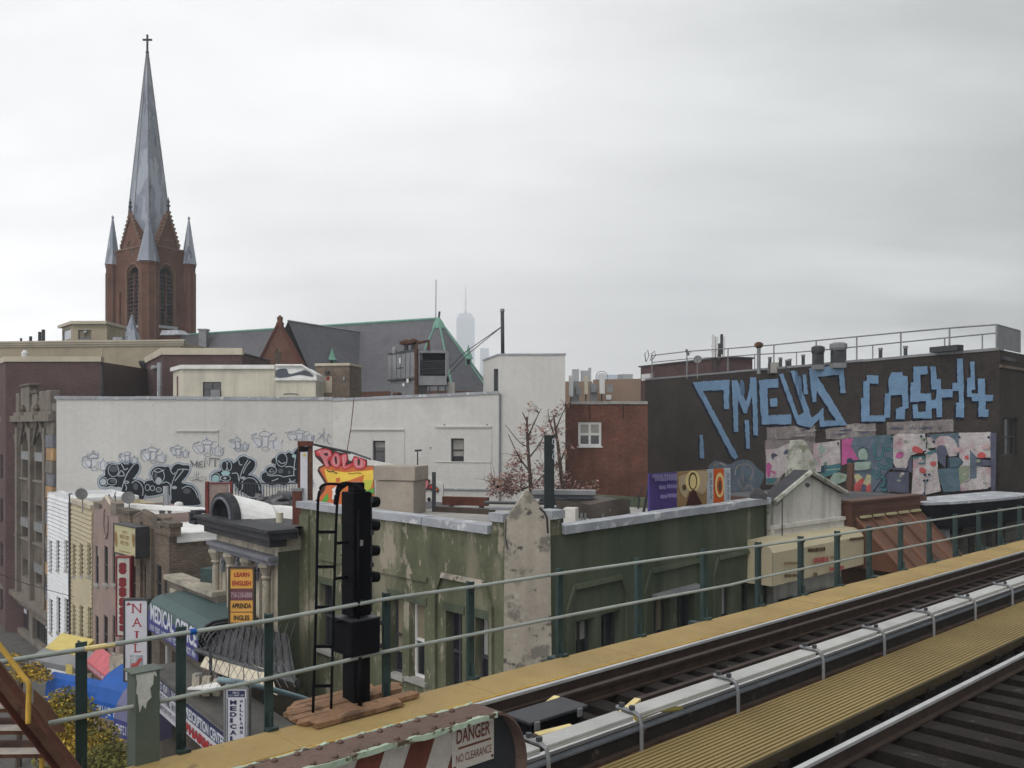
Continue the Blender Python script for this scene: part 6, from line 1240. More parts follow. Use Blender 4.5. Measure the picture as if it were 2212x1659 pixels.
# things on the green roof
w = W(807, 29.5, 897, 29); zt, zc = w.sz(850, 1007)[1], w.sz(850, 1038)[1]
r = thing('chimney', 'square beige chimney with a thick cap right of the POLO graffiti', 'chimney', w.pt(w.len / 2, zrg))
part('shaft', MB().wbox(w, .05, w.len - .08, zrg - .3, zc - .02, -1, -.03), 'chimney_beige', r); part('cap', MB().wbox(w, 0, w.len, zc, zt, -1.06, .03), 'chimney_beige', r, bevel=.02)
w = W(1176, 25.5, 1197.5, 25.5); zt = w.sz(1186, 940)[1]
r = thing('flue_stack', 'dark teal square flue stack with a scrawled white tag', 'flue', w.pt(0, zrg)); part('shaft', MB().wbox(w, 0, w.len, zrg, zt, -.3, 0), 'stack_teal', r, bevel=.008)
g = Paint(w, Zf(1500, 1300, 816)); 
for l in ([(720, 260), (705, 300), (730, 330), (710, 370)], [(715, 380), (735, 400), (725, 440), (708, 430), (715, 390)], [(705, 270), (735, 275)]): g.line(l, 5, 'g_light')
g.done(r); part('base_plate', MB().wbox(w, -.1, w.len + .1, zrg, zrg + .08, -.4, .1), 'metal_dark', r)
w = W(933, 30, 941, 30); r = thing('steel_frame', 'dark upright steel post with a beam on the green roof', 'steel frame', w.pt(0, zrg)); part('post', MB().wbox(w, 0, w.len, zrg, w.sz(937, 1020)[1], -.12, 0), 'metal_dark', r)
w2 = W(941.3, 30, 1064, 29); part('beam', MB().wbox(w2, 0, w2.len, w2.sz(1000, 1113)[1], w2.sz(1000, 1097)[1], -.2, 0), 'frame_brown', r)
w2 = W(955, 31.5, 1052, 31); r2 = thing('steel_beam', 'rusty brown beam lying behind the dark post on the green roof', 'beam', w2.pt(w2.len / 2, zrg)); part('beam', MB().wbox(w2, 0, w2.len, w2.sz(1000, 1092)[1], w2.sz(1000, 1074)[1], -.25, 0), 'wood_rust', r2)
for u in (972, 1038): part('leg', MB().wpx(w2, u - 4, 1092.5, u + 4, 1125, -.2, -.02), 'metal_dark', r2)
w = W(1035, 27, 1290, 26.5); r = thing('duct_run', 'grey sheet metal ducts lying across the green roof behind the plaster pier', 'duct', w.pt(w.len / 2, zrg))
for u0, v0, u1, v1, m_, d in ((1150, 1058, 1288, 1068, 'metal_grey', .2), (1150, 1068.3, 1282, 1078, 'steel_blue', 0), (1040, 1088, 1350, 1093, 'metal_dark', -.3), (1060, 1095, 1320, 1101, 'metal_grey', .35), (1165, 1080, 1290, 1085, 'metal_dark', .1)):
    a, b, c, d_ = w.rect(u0, v0, u1, v1); part('duct', MB().wbox(w, a, b, c, d_, d - .4, d), m_, r, bevel=.01)
for u in (1060, 1110, 1215, 1275): part('leg', MB().wpx(w, u - 2, 1101.5, u + 2, 1135, -.1, 0), 'metal_dark', r)
w = W(1217, 24.3, 1243, 24.2); single('roof_box', MB().wbox(w, 0, w.len, zrg, w.sz(1230, 1098)[1], -.4, 0), 'plaster_white', 'whitewashed box standing behind the avenue parapet of the green roof', 'box', bevel=.01, kind='thing')
w = W(1248, 25.5, 1362, 26.5); top = [(1246, 1085), (1275, 1090), (1300, 1084), (1340, 1077), (1362, 1080)]; mb = MB(); loop = [w.pt(*w.sz(*p)) for p in ((1364, 1120), (1360, 1098), (1362, 1080), (1340, 1077), (1300, 1084), (1275, 1091), (1246, 1085), (1250, 1120))]
r = thing('tarpaulin', 'grey brown tarpaulin draped over equipment behind the avenue parapet', 'tarpaulin', w.pt(1, zrg)); part('sheet', MB().prism(loop[::-1], -w.n * 1.1), 'tarp_brown', r); 
for u in (1254, 1262, 1300, 1358): part('leg', MB().wpx(w, u - 1.5, 1108, u + 1.5, 1140, .02, .07), 'metal_grey', r)
w = W(1363, 26, 1402, 26.5); r = thing('scrap_pole', 'leaning dark bent pole at the end of the purple banner', 'pole', w.pt(0, zrg)); part('pole', MB().tube([w.pt(*w.sz(1384, 1100), -.1), w.pt(*w.sz(1387, 1072), -.1), w.pt(*w.sz(1392, 1053), -.1)], .03, 5).tube([w.pt(*w.sz(1374, 1075), -.1), w.pt(*w.sz(1381, 1070), -.1), w.pt(*w.sz(1388, 1082), -.1)], .02, 5), 'metal_dark', r)
# banner along the roof edge
BW_ = W(1403, 24.6, 1578, 28.2); r = thing('billboard', 'roof banner with a purple panel, haloed figure and flaming emblem', 'billboard', BW_.pt(BW_.len / 2, zrg))
def bz(u, v): return BW_.sz(u, v)
def bq(u0, vt0, u1, vt1, vb0, vb1, d=0): return [BW_.pt(*bz(u0, vb0), d), BW_.pt(*bz(u1, vb1), d), BW_.pt(*bz(u1, vt1), d), BW_.pt(*bz(u0, vt0), d)]
tp = lambda u: 1024 - (u - 1403) * .075; bt = lambda u: 1112 - (u - 1403) * .08
for nm, u0, u1, m_ in (('panel', 1403, 1462, 'b_purple'), ('panel', 1462.4, 1527, 'b_brown'), ('panel', 1527.4, 1541, 'g_light'), ('panel', 1541.4, 1564, 'b_flame'), ('panel', 1564.4, 1578, 'g_light')):
    part(nm, MB().prism(bq(u0, tp(u0), u1, tp(u1), bt(u0) + 12, bt(u1) + 12), -BW_.n * .06), m_, r)
for u in (1410, 1460, 1520, 1570): part('stand', MB().tube([BW_.pt(bz(u, 1100)[0], zrg, -.4), BW_.pt(bz(u, 1100)[0], bz(u, tp(u) + 10)[1], -.1)], .04, 5), 'metal_dark', r)
g = Paint(BW_, R1_); g.d = .01
g.poly([(455, 1400), (680, 1360), (680, 1500), (640, 1560), (560, 1520), (470, 1560), (440, 1450)], 'b_tan', True); g.poly([(440, 1440), (500, 1410), (530, 1500), (500, 1590), (450, 1530)], 'b_tan', True)
g.ell(560, 1446, 62, 92, 'b_gold'); g.ell(560, 1446, 38, 78, 'b_dark'); g.ell(561, 1450, 27, 62, 'b_gold'); g.poly([(530, 1560), (550, 1525), (580, 1525), (600, 1570), (640, 1645), (500, 1660)], 'b_maroon', False); g.ell(485, 1500, 18, 26, 'b_dark')
g.ell(790, 1480, 40, 108, 'b_gold'); g.ell(790, 1485, 26, 80, 'b_flame'); g.ell(790, 1490, 14, 52, 'b_dark')
for y in (1390, 1450, 1510, 1570):
    for x in (712, 860): g.line([(x - 8, y - 14), (x + 8, y), (x - 6, y + 16), (x + 8, y + 26)], 8, 'm_slate')
for i, (x0, x1, y) in enumerate(((200, 290, 1405), (300, 405, 1400), (215, 305, 1432), (315, 390, 1425), (245, 300, 1500), (310, 385, 1492), (250, 300, 1580), (310, 380, 1570))):
    x = x0
    while x < x1: l_ = random.uniform(12, 22); g.poly([(x, y - 16), (x + l_ - 4, y - 17), (x + l_ - 4, y + 12), (x, y + 13)], 'b_lav', True, 2); x += l_
g.done(r, 'print')

# ------------------------------------------------------------------ column fronted building left of the green one
CW = W(468, 30.4, 600, 26.6); zc0 = CW.sz(593, 1160)[1]
cb_ = thing('column_building', 'stone fronted building with carved columns and a black cornice', 'building', CW.pt(CW.len / 2, 0))
ret = Wall(CW.B.xy, (GL.pt(0, 0, .0)).xy)
aw = [CW.rect(487, 1204, 502, 1350), CW.rect(519, 1200, 533, 1350), CW.rect(560, 1222, 577, 1370)]
mb = MB(); front(mb, CW, 0, CW.len, 0, zc0, aw, .3); part('wall', mb, 'stone_columns', cb_)
mb = MB(); front(mb, ret, 0, ret.len, 0, zc0); mb.face([CW.pt(0, 0), CW.pt(0, 0, -9), CW.pt(0, zc0, -9), CW.pt(0, zc0)]); part('return_wall', mb, 'paint_green', cb_, 'dark green painted return wall')
part('return_quoin', MB().wbox(ret, 0, ret.len, ret.sz(620, 1190)[1], zc0, .003, .05), 'stone_columns', cb_)
for q in aw:
    f = window(cb_, CW, q, 'frame_dark', 'glass_dark', .26, .05, 1, 2); a, b, c, d = q; sm = (a + b) / 2
    for sg_ in (-1, 1): part('arch_stone', MB().prism([CW.pt(*p, -.02) for p in [(sm + sg_ * (b - a) / 2, d), (sm, d)] + [(sm + sg_ * (b - a) / 2 * math.sin(math.radians(t)), d - .5 + .5 * math.cos(math.radians(t))) for t in (20, 45, 70, 90)]], -CW.n * .2), 'stone_columns', f)
    arch = [(sm + ((b - a) / 2 + .1) * math.sin(math.radians(t)), d - .5 + .62 * math.cos(math.radians(t))) for t in range(-90, 91, 20)]
    part('arch_moulding', MB().tube([CW.pt(*p, .06) for p in arch], .09, 6), 'stone_blue', f)
zcap = CW.sz(500, 1192)[1]
for u in (476, 508, 545, 586):
    a = CW.sz(u)[0]; c = CW.pt(a, 0, .16); co = part('column', MB().ring(c, [(.14, 4.5), (.12, zcap - .55), (.11, zcap - .5)], 10), 'stone_columns', cb_, smooth=True)
    part('capital', MB().ring(c, [(.12, zcap - .5), (.16, zcap - .42), (.13, zcap - .35), (.22, zcap - .12), (.25, zcap - .1), (.25, zcap)], 10), 'stone_columns', co)
    part('pilaster', MB().wbox(CW, a - .2, a + .2, 0, zcap, .003, .07), 'stone_columns', cb_)
part('architrave', MB().wbox(CW, -.05, CW.len + .05, zcap, zcap + .14, .003, .26).wbox(CW, -.08, CW.len + .08, zcap + .141, zcap + .26, .003, .34), 'stone_blue', cb_)
part('cornice', MB().wbox(CW, -.25, CW.len + .2, zc0 - .25, zc0 - .02, -.2, .35).wbox(CW, -.55, CW.len + .45, zc0 - .019, zc0 + .2, -.4, .48).wbox(CW, -.7, CW.len + .55, zc0 + .201, zc0 + .3, -.4, .58), 'trim_black', cb_)
part('cornice_return', MB().hexa([CW.pt(CW.len + .2, zc0 - .02, -.41), CW.pt(CW.len + .55, zc0 - .02, -.41), GL.pt(.2, zc0 - .02, .4), GL.pt(-.3, zc0 - .02, -.4)] + [CW.pt(CW.len + .2, zc0 + .29, -.41), CW.pt(CW.len + .55, zc0 + .29, -.41), GL.pt(.2, zc0 + .29, .4), GL.pt(-.3, zc0 + .29, -.4)]), 'trim_black', cb_)
part('cornice_scroll', MB().wbox(CW, -1.3, -.7, zc0 - .06, zc0 + .05, .1, .5).wbox(CW, -1.3, -1.15, zc0 + .051, zc0 + .32, .1, .5).wbox(CW, -1.15, -.7, zc0 + .32, zc0 + .42, .1, .5), 'trim_black', cb_)
part('roof', roofmb(CW, zc0 + .28, 9, 0, CW.len, -.05), 'roof_tar', cb_)
# round dormer with barrel roof
s0, s1 = CW.sz(462)[0], CW.sz(515)[0]; sm = (s0 + s1) / 2; rx = (s1 - s0) / 2; zt = CW.sz(484, 1063)[1]; zb = zc0 + .3; hgt = zt - zb
arc = lambda k, d: [CW.pt(sm + rx * k * math.sin(math.radians(t)), zb + hgt * k * math.cos(math.radians(t)), d) for t in range(-90, 91, 15)]
mb = MB(); o0, o1, i0, i1 = arc(1, .15), arc(1, -.1), arc(.72, .15), arc(.72, -.1)
for j in range(12): mb.hexa([i0[j], i0[j + 1], i1[j + 1], i1[j], o0[j], o0[j + 1], o1[j + 1], o1[j]])
dm = part('dormer_arch', mb, 'trim_black', cb_)
mb = MB(); mb.prism(arc(.72, .0), -CW.n * .05); part('dormer_louver', mb, 'metal_black', dm)
part('dormer_ring', MB().tube([p + CW.n * .02 for p in arc(.78, .16)], .05, 6), 'stone_blue', dm)
mb = MB(); a0, a1 = arc(.95, -.11), [p + Vector((1.1, .5, -.35)) for p in arc(.95, -.11)]
for j in range(12): mb.face([a0[j], a0[j + 1], a1[j + 1], a1[j]])
mb.face(a1); part('barrel_roof', mb, 'coating_white', dm, smooth=False)
# rear white roof strip, rubble and bucket on that roof
zrc = zc0 + .28
w = W(560, 30.5, 648, 29); single('roof_sheet', MB().wbox(w, 0, w.len, zrc, w.sz(600, 1094)[1] - .02, -.5, 0), 'coating_white', 'white coated kerb at the back of the black cornice roof', 'roof kerb', kind='thing')
single('bucket', MB().ring(Vector((P(604, 0, 28.3).x, 28.3, zrc)), [(.11, 0), (.125, .3), (.13, .31)], 12), 'antenna_cream', 'cream bucket standing on the black cornice roof', 'bucket')
r = thing('rubble_pile', 'heap of dark torn roofing rubble behind the black cornice roof', 'rubble', P(590, 1090, 31)); rs = random.Random(3); mb = MB()
for i in range(46):
    c = P(rs.uniform(545, 648), rs.uniform(1070, 1094), rs.uniform(30.8, 31.8)); a = Vector((rs.uniform(-1, 1), rs.uniform(-1, 1), rs.uniform(-.3, .3))).normalized(); b = a.cross(Vector((rs.uniform(-.3, .3), .2, 1))).normalized()
    mb.obox(c, a * rs.uniform(.12, .4), b * rs.uniform(.1, .25), a.cross(b) * rs.uniform(.03, .09))
part('heap', mb, 'tarp_grey', r, kind='stuff'); part('sheet', MB().prism([P(548, 1100, 31.5), P(648, 1098, 31.2), P(645, 1062, 31.2), P(615, 1060, 31.4), P(600, 1066, 31.4), P(575, 1085, 31.5)], Vector((0, .1, 0))), 'tarp_grey', r)
# rusty sign frame
r = thing('sign_frame', 'rusty steel frame holding a narrow white board left of the POLO graffiti', 'sign frame', P(660, 1100, 28))
Y = 27.9
def fb(u0, v0, u1, v1, y0, y1): a, b = P(u0, v1, Y), P(u1, v0, Y); return MB().box(a.x, b.x, Y + y0, Y + y1, a.z, b.z)
part('post', fb(643, 956, 655, 1125, .05, .2), 'wood_rust', r); part('post', fb(664, 956, 672.5, 1112, .05, .2), 'rust', r); part('top_bar', fb(643, 953, 676, 964, -.02, .045), 'wood_rust', r); part('header', fb(646, 964.5, 665, 976, .02, .045), 'metal_black', r)
part('board', fb(649, 976.5, 664, 1090, -.01, .04), 'sign_clean', r); a = P(658, 984, Y); part('emblem', MB().prism([a + Vector((x * .1, -.016, z * .1)) for x, z in ((-.5, .3), (0, .9), (.5, .3), (.6, -.3), (-.6, -.3))], Vector((0, .004, 0))), 'awning_yellow', r)
part('brace', MB().tube([P(672, 959, Y), P(757, 979, Y + 1.5)], .035, 6), 'metal_dark', r); part('lower_post', fb(635, 1060, 653, 1132, -.2, -.05), 'wood_rust', r); part('lower_cap', fb(632, 1054, 656, 1060, -.22, -.03), 'metal_grey', r)
# red iron fence
r = thing('iron_fence', 'red and black iron fence on the roof behind the round dormer', 'fence', P(540, 1100, 33.5)); FW = W(444, 33.5, 648, 33.5)
part('end_post', MB().wpx(FW, 444, 1040, 451, 1120, -.06, .06), 'red_iron', r); part('top_rail', MB().wpx(FW, 451.3, 1042, 500, 1046, -.03, .03), 'red_iron', r); part('top_rail', MB().wpx(FW, 500.2, 1043, 648, 1045.5, -.02, .02), 'metal_dark', r)
part('mesh_panel', MB().wpx(FW, 452, 1046.5, 494, 1110, -.015, .0), 'stucco_pink', r); pk0 = None
for i in range(24):
    u = 503 + i * 6.1
    pk0 = part('picket', MB().wpx(FW, u - .5, 1046, u + .5, 1092, -.015, .015), 'metal_dark', r)
part('post', MB().wpx(FW, 497, 1040, 502, 1110, -.04, .04), 'red_iron', r)

# ------------------------------------------------------------------ left row of the side street
def sidings(parent, w, z0, z1, holes, pitch, m, s0=0, s1=None):
    s1 = w.len if s1 is None else s1; n = int((z1 - z0) / pitch)
    for i in range(n):
        za, zb = z0 + i * pitch, z0 + (i + 1) * pitch
        cuts = sorted((h[0] - .06, h[1] + .06) for h in holes if h[2] - .06 < (za + zb) / 2 < h[3] + .06); a = s0
        for c0_, c1_ in cuts + [(s1, s1)]:
            if c0_ - a > .05:
                q = [w.pt(a, za, .085), w.pt(c0_, za, .085), w.pt(c0_, za, .004), w.pt(a, za, .004), w.pt(a, zb - .045, .03), w.pt(c0_, zb - .045, .03), w.pt(c0_, zb - .045, .004), w.pt(a, zb - .045, .004)]
                part('siding_board', MB().hexa(q), m, parent)
            a = max(a, c1_)
# gothic building front
GO = W(14, 69, 122, 57.2); go = thing('gothic_building', 'narrow gothic stone facade with pointed windows beside the white wall', 'building', GO.pt(GO.len / 2, 0))
zt = GO.sz(60, 876)[1]; s_ = lambda u: GO.sz(u)[0]
bays = [(s_(21), s_(38)), (s_(48), s_(67)), (s_(77), s_(99))]
zf = [GO.sz(60, v)[1] for v in (1275, 1185, 1140, 1035, 925)]
zl = GO.sz(60, 1290)[1]; wins = []
for a, b in bays: wins += [(a, b, GO.sz(60, 1250)[1], GO.sz(60, 1190)[1]), (a, b, GO.sz(60, 1165)[1], GO.sz(60, 1085)[1]), (a, b, GO.sz(60, 1035)[1], GO.sz(60, 932)[1])]
shop = [(s_(28), s_(62), .4, GO.sz(60, 1318)[1]), (s_(70), s_(112), .4, GO.sz(60, 1325)[1])]
mb = MB(); front(mb, GO, 0, GO.len, 0, zt, wins + shop, .45); part('wall', mb, 'stone_gothic', go)
mb = MB(); mb.face([GO.pt(0, 0), GO.pt(0, 0, -3), GO.pt(0, zt, -3), GO.pt(0, zt)]); part('side_wall', mb, 'brick_purple', go)
for i, q in enumerate(wins):
    f = window(go, GO, q, 'frame_brown', 'glass_dark', .45, .08, 1, 2); a, b, c, d = q
    if i % 3 == 2:
        sm = (a + b) / 2; part('air_conditioner', MB().wbox(GO, a + .2, b - .2, c + 1.4, c + 2.0, -.4, .12), 'metal_grey', f)
        for sg_ in (-1, 1): part('arch_stone', MB().prism([GO.pt(*p, -.05) for p in [(sm + sg_ * (b - a) / 2, d), (sm, d)] + [(sm + sg_ * (b - a) / 2 * math.sin(math.radians(t)), d - .9 + .9 * math.cos(math.radians(t)) ** .7) for t in (15, 40, 65, 90)]], -GO.n * .3), 'stone_gothic', f)
        og = [(sm + sg_ * ((b - a) / 2 + .2) * (1 - t) ** (.7), d - .9 + 1.9 * t ** 1.1) for sg_ in (-1,) for t in (0, .2, .4, .6, .8, 1)]
        part('ogee_hood', MB().tube([GO.pt(*p, .12) for p in og], .12, 5).tube([GO.pt(2 * sm - p[0], p[1], .12) for p in og], .12, 5), 'stone_gothic', f)
        part('ogee_finial', MB().ring(GO.pt(sm, d + .6, .25), [(.1, 0), (.28, .25), (.32, .5), (.2, .8), (.28, 1.0), (.1, 1.3)], 6), 'stone_gothic_dark', f)
    elif i % 3 == 1 or i == 6: part('air_conditioner', MB().wbox(GO, a + .15, b - .2, c + .9, c + 1.5, -.4, .15), 'metal_grey', f)
    if i % 3: part('spandrel', MB().wbox(GO, a + .02, b - .02, c - 1.5, c - .05, -.25, .06), 'stone_gothic_dark', go); part('sill', MB().wbox(GO, a - .02, b + .02, c - .05, c + .08, -.2, .2), 'stone_gothic', f)
for a in (s_(16.5), s_(43), s_(72), s_(103)): part('mullion_pier', MB().wbox(GO, a - .3, a + .3, zl, zt - 1.6, .004, .28), 'stone_gothic', go)
for i in range(15):
    z = zl + i * (zt - zl - 1.2) / 15; part('quoin', MB().wbox(GO, s_(107), GO.len - .01, z, z + (zt - zl - 1.2) / 15 - .03, .004, .20 + .05 * (i % 2)), ('stone_orange', 'stone_blue', 'stone_gothic')[i * 7 % 3], go)
part('ledge', MB().wbox(GO, -.3, GO.len, zl - .25, zl + .1, .0, .5).wbox(GO, -.2, GO.len - .02, zl - .6, zl - .251, .0, .25), 'stone_gothic', go)
zc = GO.sz(60, 902)[1]; part('cornice', MB().wbox(GO, -.2, GO.len - .2, zc - .3, zc + .15, .005, .45).wbox(GO, -.1, GO.len - .3, zc + .151, zc + .4, .005, .25), 'stone_gothic', go)
for u0, u1, v in ((13, 24, 861), (30, 43, 850), (48, 66, 836), (72, 82, 850), (88, 100, 845), (101, 112, 843)):
    a, b = s_(u0), s_(u1); part('parapet_block', MB().wbox(GO, a, b, zc + .41, GO.sz((u0 + u1) / 2, v)[1], -.5, .1), 'stone_gothic', go, bevel=.05)
a, b = s_(49), s_(67); part('parapet_cap', MB().wbox(GO, a - .2, b + .3, GO.sz(58, 836)[1] + .01, GO.sz(58, 829)[1], -.6, .2), 'stone_gothic_dark', go, bevel=.08)
a, b = s_(66.5), s_(83); part('parapet_cap', MB().wbox(GO, a, b, GO.sz(75, 850)[1] + .01, GO.sz(75, 843)[1], -.6, .15), 'stone_gothic_dark', go)
for u0, u1 in ((24, 38), (82, 97)): a, b, c, d = GO.rect(u0 + 1, 865, u1 - 1, 893); part('panel', MB().wbox(GO, a, b, c, d, -.3, .02), 'stone_gothic', go)
for q in shop:
    f = window(go, GO, q, 'frame_dark', 'glass_dark', .35, .1, 3, 1); a, b, c, d = q; part('window_poster', MB().wbox(GO, a + (b - a) * .45, a + (b - a) * .62, c + 1.2, d - .3, -.3, -.27), 'sign_clean', f)
# white sided house, tan sided house, pink house, grey brick house
def row(name, label, u0, Y0, u1, Y1, zt, wrows, m, rec=.1, depth=3.6, frame='frame_dark', sill='stone_grey', back=True):
    w = W(u0, Y0, u1, Y1); r = thing(name, label, 'house', w.pt(w.len / 2, 0)); hs = []
    for us, v0, v1 in wrows:
        for a, b in us: hs.append((w.sz(a)[0], w.sz(b)[0], w.sz((a + b) / 2, v1)[1], w.sz((a + b) / 2, v0)[1]))
    part('wall', shell(w, 0, zt, depth, hs, rec), m, r); part('roof', roofmb(w, zt - .25, depth), 'coating_white', r)
    for h in hs: window(r, w, h, frame, 'glass_dark', rec, .05, 1, 2, .08 if sill else None, sill or 'stone_grey')
    return w, r, hs
zH = CZ - 150 * 51.5 / F
w, r, hs = row('row_house', 'white clapboard row house next to the gothic facade', 105, 54.2, 154, 49.2, zH, [([(109, 114), (124, 130), (142, 148)], 1166, 1232), ([(109, 115), (125, 132), (142, 149)], 1291, 1368)], 'siding_white')
sidings(r, w, 1.5, zH, hs, .235, 'siding_white'); part('corner_board', MB().wbox(w, w.len - .12, w.len, 0, zH, .046, .07).wbox(w, 0, .12, 0, zH, .046, .07), 'siding_white', r)
part('parapet_peak', MB().prism([w.pt(w.sz(u)[0], w.sz(u, v)[1], .02) for u, v in ((105, 1076), (154, 1077), (152, 1070), (140, 1066), (130, 1060), (122, 1064), (105, 1069))], -w.n * .15), 'siding_white', r)
w, r, hs = row('row_house', 'tan clapboard row house between the white and pink houses', 155, 49.1, 200.5, 44.9, CZ - 172 * 47 / F, [([(160, 165), (175, 181), (192, 198)], 1178, 1245), ([(160, 165), (175, 181), (193, 199)], 1310, 1382)], 'siding_beige')
sidings(r, w, 1.5, CZ - 172 * 47 / F, hs, .235, 'siding_beige'); part('cornice', MB().wbox(w, 0, w.len, CZ - 172 * 47 / F, CZ - 172 * 47 / F + .22, -.4, .12), 'trim_tan', r)
part('downpipe', MB().tube([w.pt(.02, 1, .12), w.pt(.02, CZ - 172 * 47 / F, .12)], .06, 6), 'metal_dark', r)
zP = CZ - 182 * 42.5 / F
w, r, hs = row('row_house', 'pink stucco row house with a pointed parapet and oval plaque', 201, 44.8, 258, 39.7, zP, [([(206, 213), (225, 233), (243, 249)], 1180, 1262), ([(206, 213), (224, 233), (243, 249)], 1330, 1412)], 'stucco_pink')
part('parapet_peak', MB().prism([w.pt(w.sz(u)[0], w.sz(u, v)[1], .02) for u, v in ((221, 1110), (241, 1116), (240, 1090), (229, 1073), (222, 1088))], -w.n * .25), 'stucco_pink', r)
part('peak_coping', MB().tube([w.pt(*w.sz(221, 1088), 0), w.pt(*w.sz(229, 1072), 0), w.pt(*w.sz(241, 1091), 0)], .08, 5), 'trim_tan', r)
for u in (210, 247): a, b, c, d = w.rect(u - 6, 1086, u + 6, 1108); part('parapet_block', MB().wbox(w, a, b, zP, d, -.3, .05), 'stone_gothic', r)
part('plaque', MB().ring(Vector((0, 0, 0)), [(.01, 0)], 4) if False else MB().tube([w.pt(w.sz(230, 1130)[0] + .5 * math.cos(t / 12 * 6.2832), w.sz(230, 1130)[1] + .72 * math.sin(t / 12 * 6.2832), .03) for t in range(13)], .05, 5), 'stucco_pink', r)
zGy = CZ - 222 * 36.5 / F
w, r, hs = row('row_house', 'grey brown brick row house with a stepped gable', 258.5, 39.6, 365, 34, zGy, [([(286, 293), (312, 320), (338, 349)], 1221, 1300), ([(355, 361)], 1240, 1310)], 'brick_tan', depth=12)
SWg = Wall(w.B.xy, (w.B - w.n * 12).xy); 
part('parapet_gable', MB().prism([w.pt(w.sz(u)[0], w.sz(u, v)[1], .02) for u, v in ((286, 1160), (337, 1172), (335, 1124), (308, 1107), (288, 1120))], -w.n * .4), 'brick_tan', r)
part('gable_coping', MB().tube([w.pt(*w.sz(286, 1121), -.1), w.pt(*w.sz(308, 1106), -.1), w.pt(*w.sz(337, 1126), -.1)], .14, 5), 'stone_gothic_dark', r)
for u0, u1, v in ((258, 284, 1108), (338, 352, 1136), (353, 371, 1137)): a, b, c, d = w.rect(u0, v, u1, v + 8); part('parapet_block', MB().wbox(w, a, b, zGy, d + .0, -.35, .06), 'brick_tan', r); part('coping_stone', MB().wbox(w, a - .05, b + .05, d + .001, d + .16, -.4, .12), 'stone_gothic_dark', r)
part('pilaster', MB().wpx(w, 300, 1125, 309, 1330, .004, .12).wpx(w, 322, 1140, 333, 1330, .004, .12), 'brick_tan', r)
z0 = SWg.sz(420, 1166)[1]; part('roof_flashing', MB().wbox(SWg, .3, SWg.len, z0, SWg.sz(420, 1150)[1], -.4, .06), 'coating_white', r); part('roof_flashing', MB().wbox(SWg, .3, SWg.len, z0 - .06, z0 - .001, -.4, .12), 'paint_white', r)
# white coated roofs and party walls behind the row
zb_ = CZ - 230 * 40 / F
r = thing('roof_parapet', 'white coated party wall with dark drips behind the row house roofs', 'wall', P(340, 1110, 43), kind='thing'); RWp = W(252, 44, 470, 41); a, b, c, d = RWp.rect(252, 1102, 470, 1175); part('wall', MB().wbox(RWp, 0, RWp.len, c, d, -.3, 0), 'coating_white', r)
part('coping', MB().wbox(RWp, -.2, RWp.len, d, d + .18, -.4, .1), 'coating_white', r); 
rs = random.Random(5)
for u0, u1, v in ((256, 263, 1140), (344, 354, 1150), (266, 276, 1112), (404, 410, 1116), (362, 368, 1128), (420, 436, 1112)):
    a, b, c, d_ = RWp.rect(u0, 1103, u1, v); part('drip_stain', MB().prism([RWp.pt(a, d_, .006), RWp.pt(a + (b - a) * .3, c + .2, .006), RWp.pt(a + (b - a) * .5, c, .006), RWp.pt(b, c + .5 * (d_ - c), .006), RWp.pt(b + .1, d_, .006)], RWp.n * .006), 'roof_tar', r)
zr_ = RWp.sz(400, 1100)[1]; part('tv_aerial', MB().tube([RWp.pt(RWp.sz(350)[0], zr_, -.1), RWp.pt(*RWp.sz(350, 1068), -.1)], .03, 5), 'metal_grey', r)
dish(176, 1067, 45.5, 13, .75, 'large grey satellite dish on the tan house roof', CZ - 174 * 47 / F - .2, 'satellite dishes on the row house roofs'); dish(247, 1070, 43.5, 11, -1.1, 'satellite dish half hidden behind the pink gable', zP - .1, 'satellite dishes on the row house roofs'); dish(277, 1075, 43, 14, .5, 'dark satellite dish in front of the black graffiti', zb_, 'satellite dishes on the row house roofs')
single('vent_pipe', MB().tube([P(360, 1100, 43.3), P(358, 1050, 43.3)], .14, 8), 'stone_pale', 'pale thick vent pipe in front of the second black graffiti figure', 'vent pipe')
single('turbine_vent', MB().ring(P(386, 1098, 43), [(.12, 0), (.12, .08), (.22, .14), (.2, .26), (.08, .32)], 10), 'antenna_white', 'small round white roof vent on the white party wall', 'vent')
single('roof_aerial', MB().tube([P(150, 1100, 47), P(150, 1068, 47)], .04, 5).tube([P(147, 1069, 47), P(155, 1066, 47)], .03, 5), 'metal_dark', 'thin aerial between the white and tan house roofs', 'aerial', kind='thing')
single('roof_aerial', MB().tube([P(902, 1005, 50), P(902, 973, 50)], .04, 5).tube([P(896, 973.5, 50), P(911, 972.5, 50)], .06, 5), 'metal_dark', 'T shaped roof aerial in front of the white wall windows', 'aerial', kind='thing')
single('wall_cable', MB().tube([P(765, 858, 57.6), P(758, 925, 57.4), P(748, 985, 50), P(746, 1000, 46)], .03, 5), 'wood_rust', 'rusty brown cable slanting down the white party wall', 'cable')
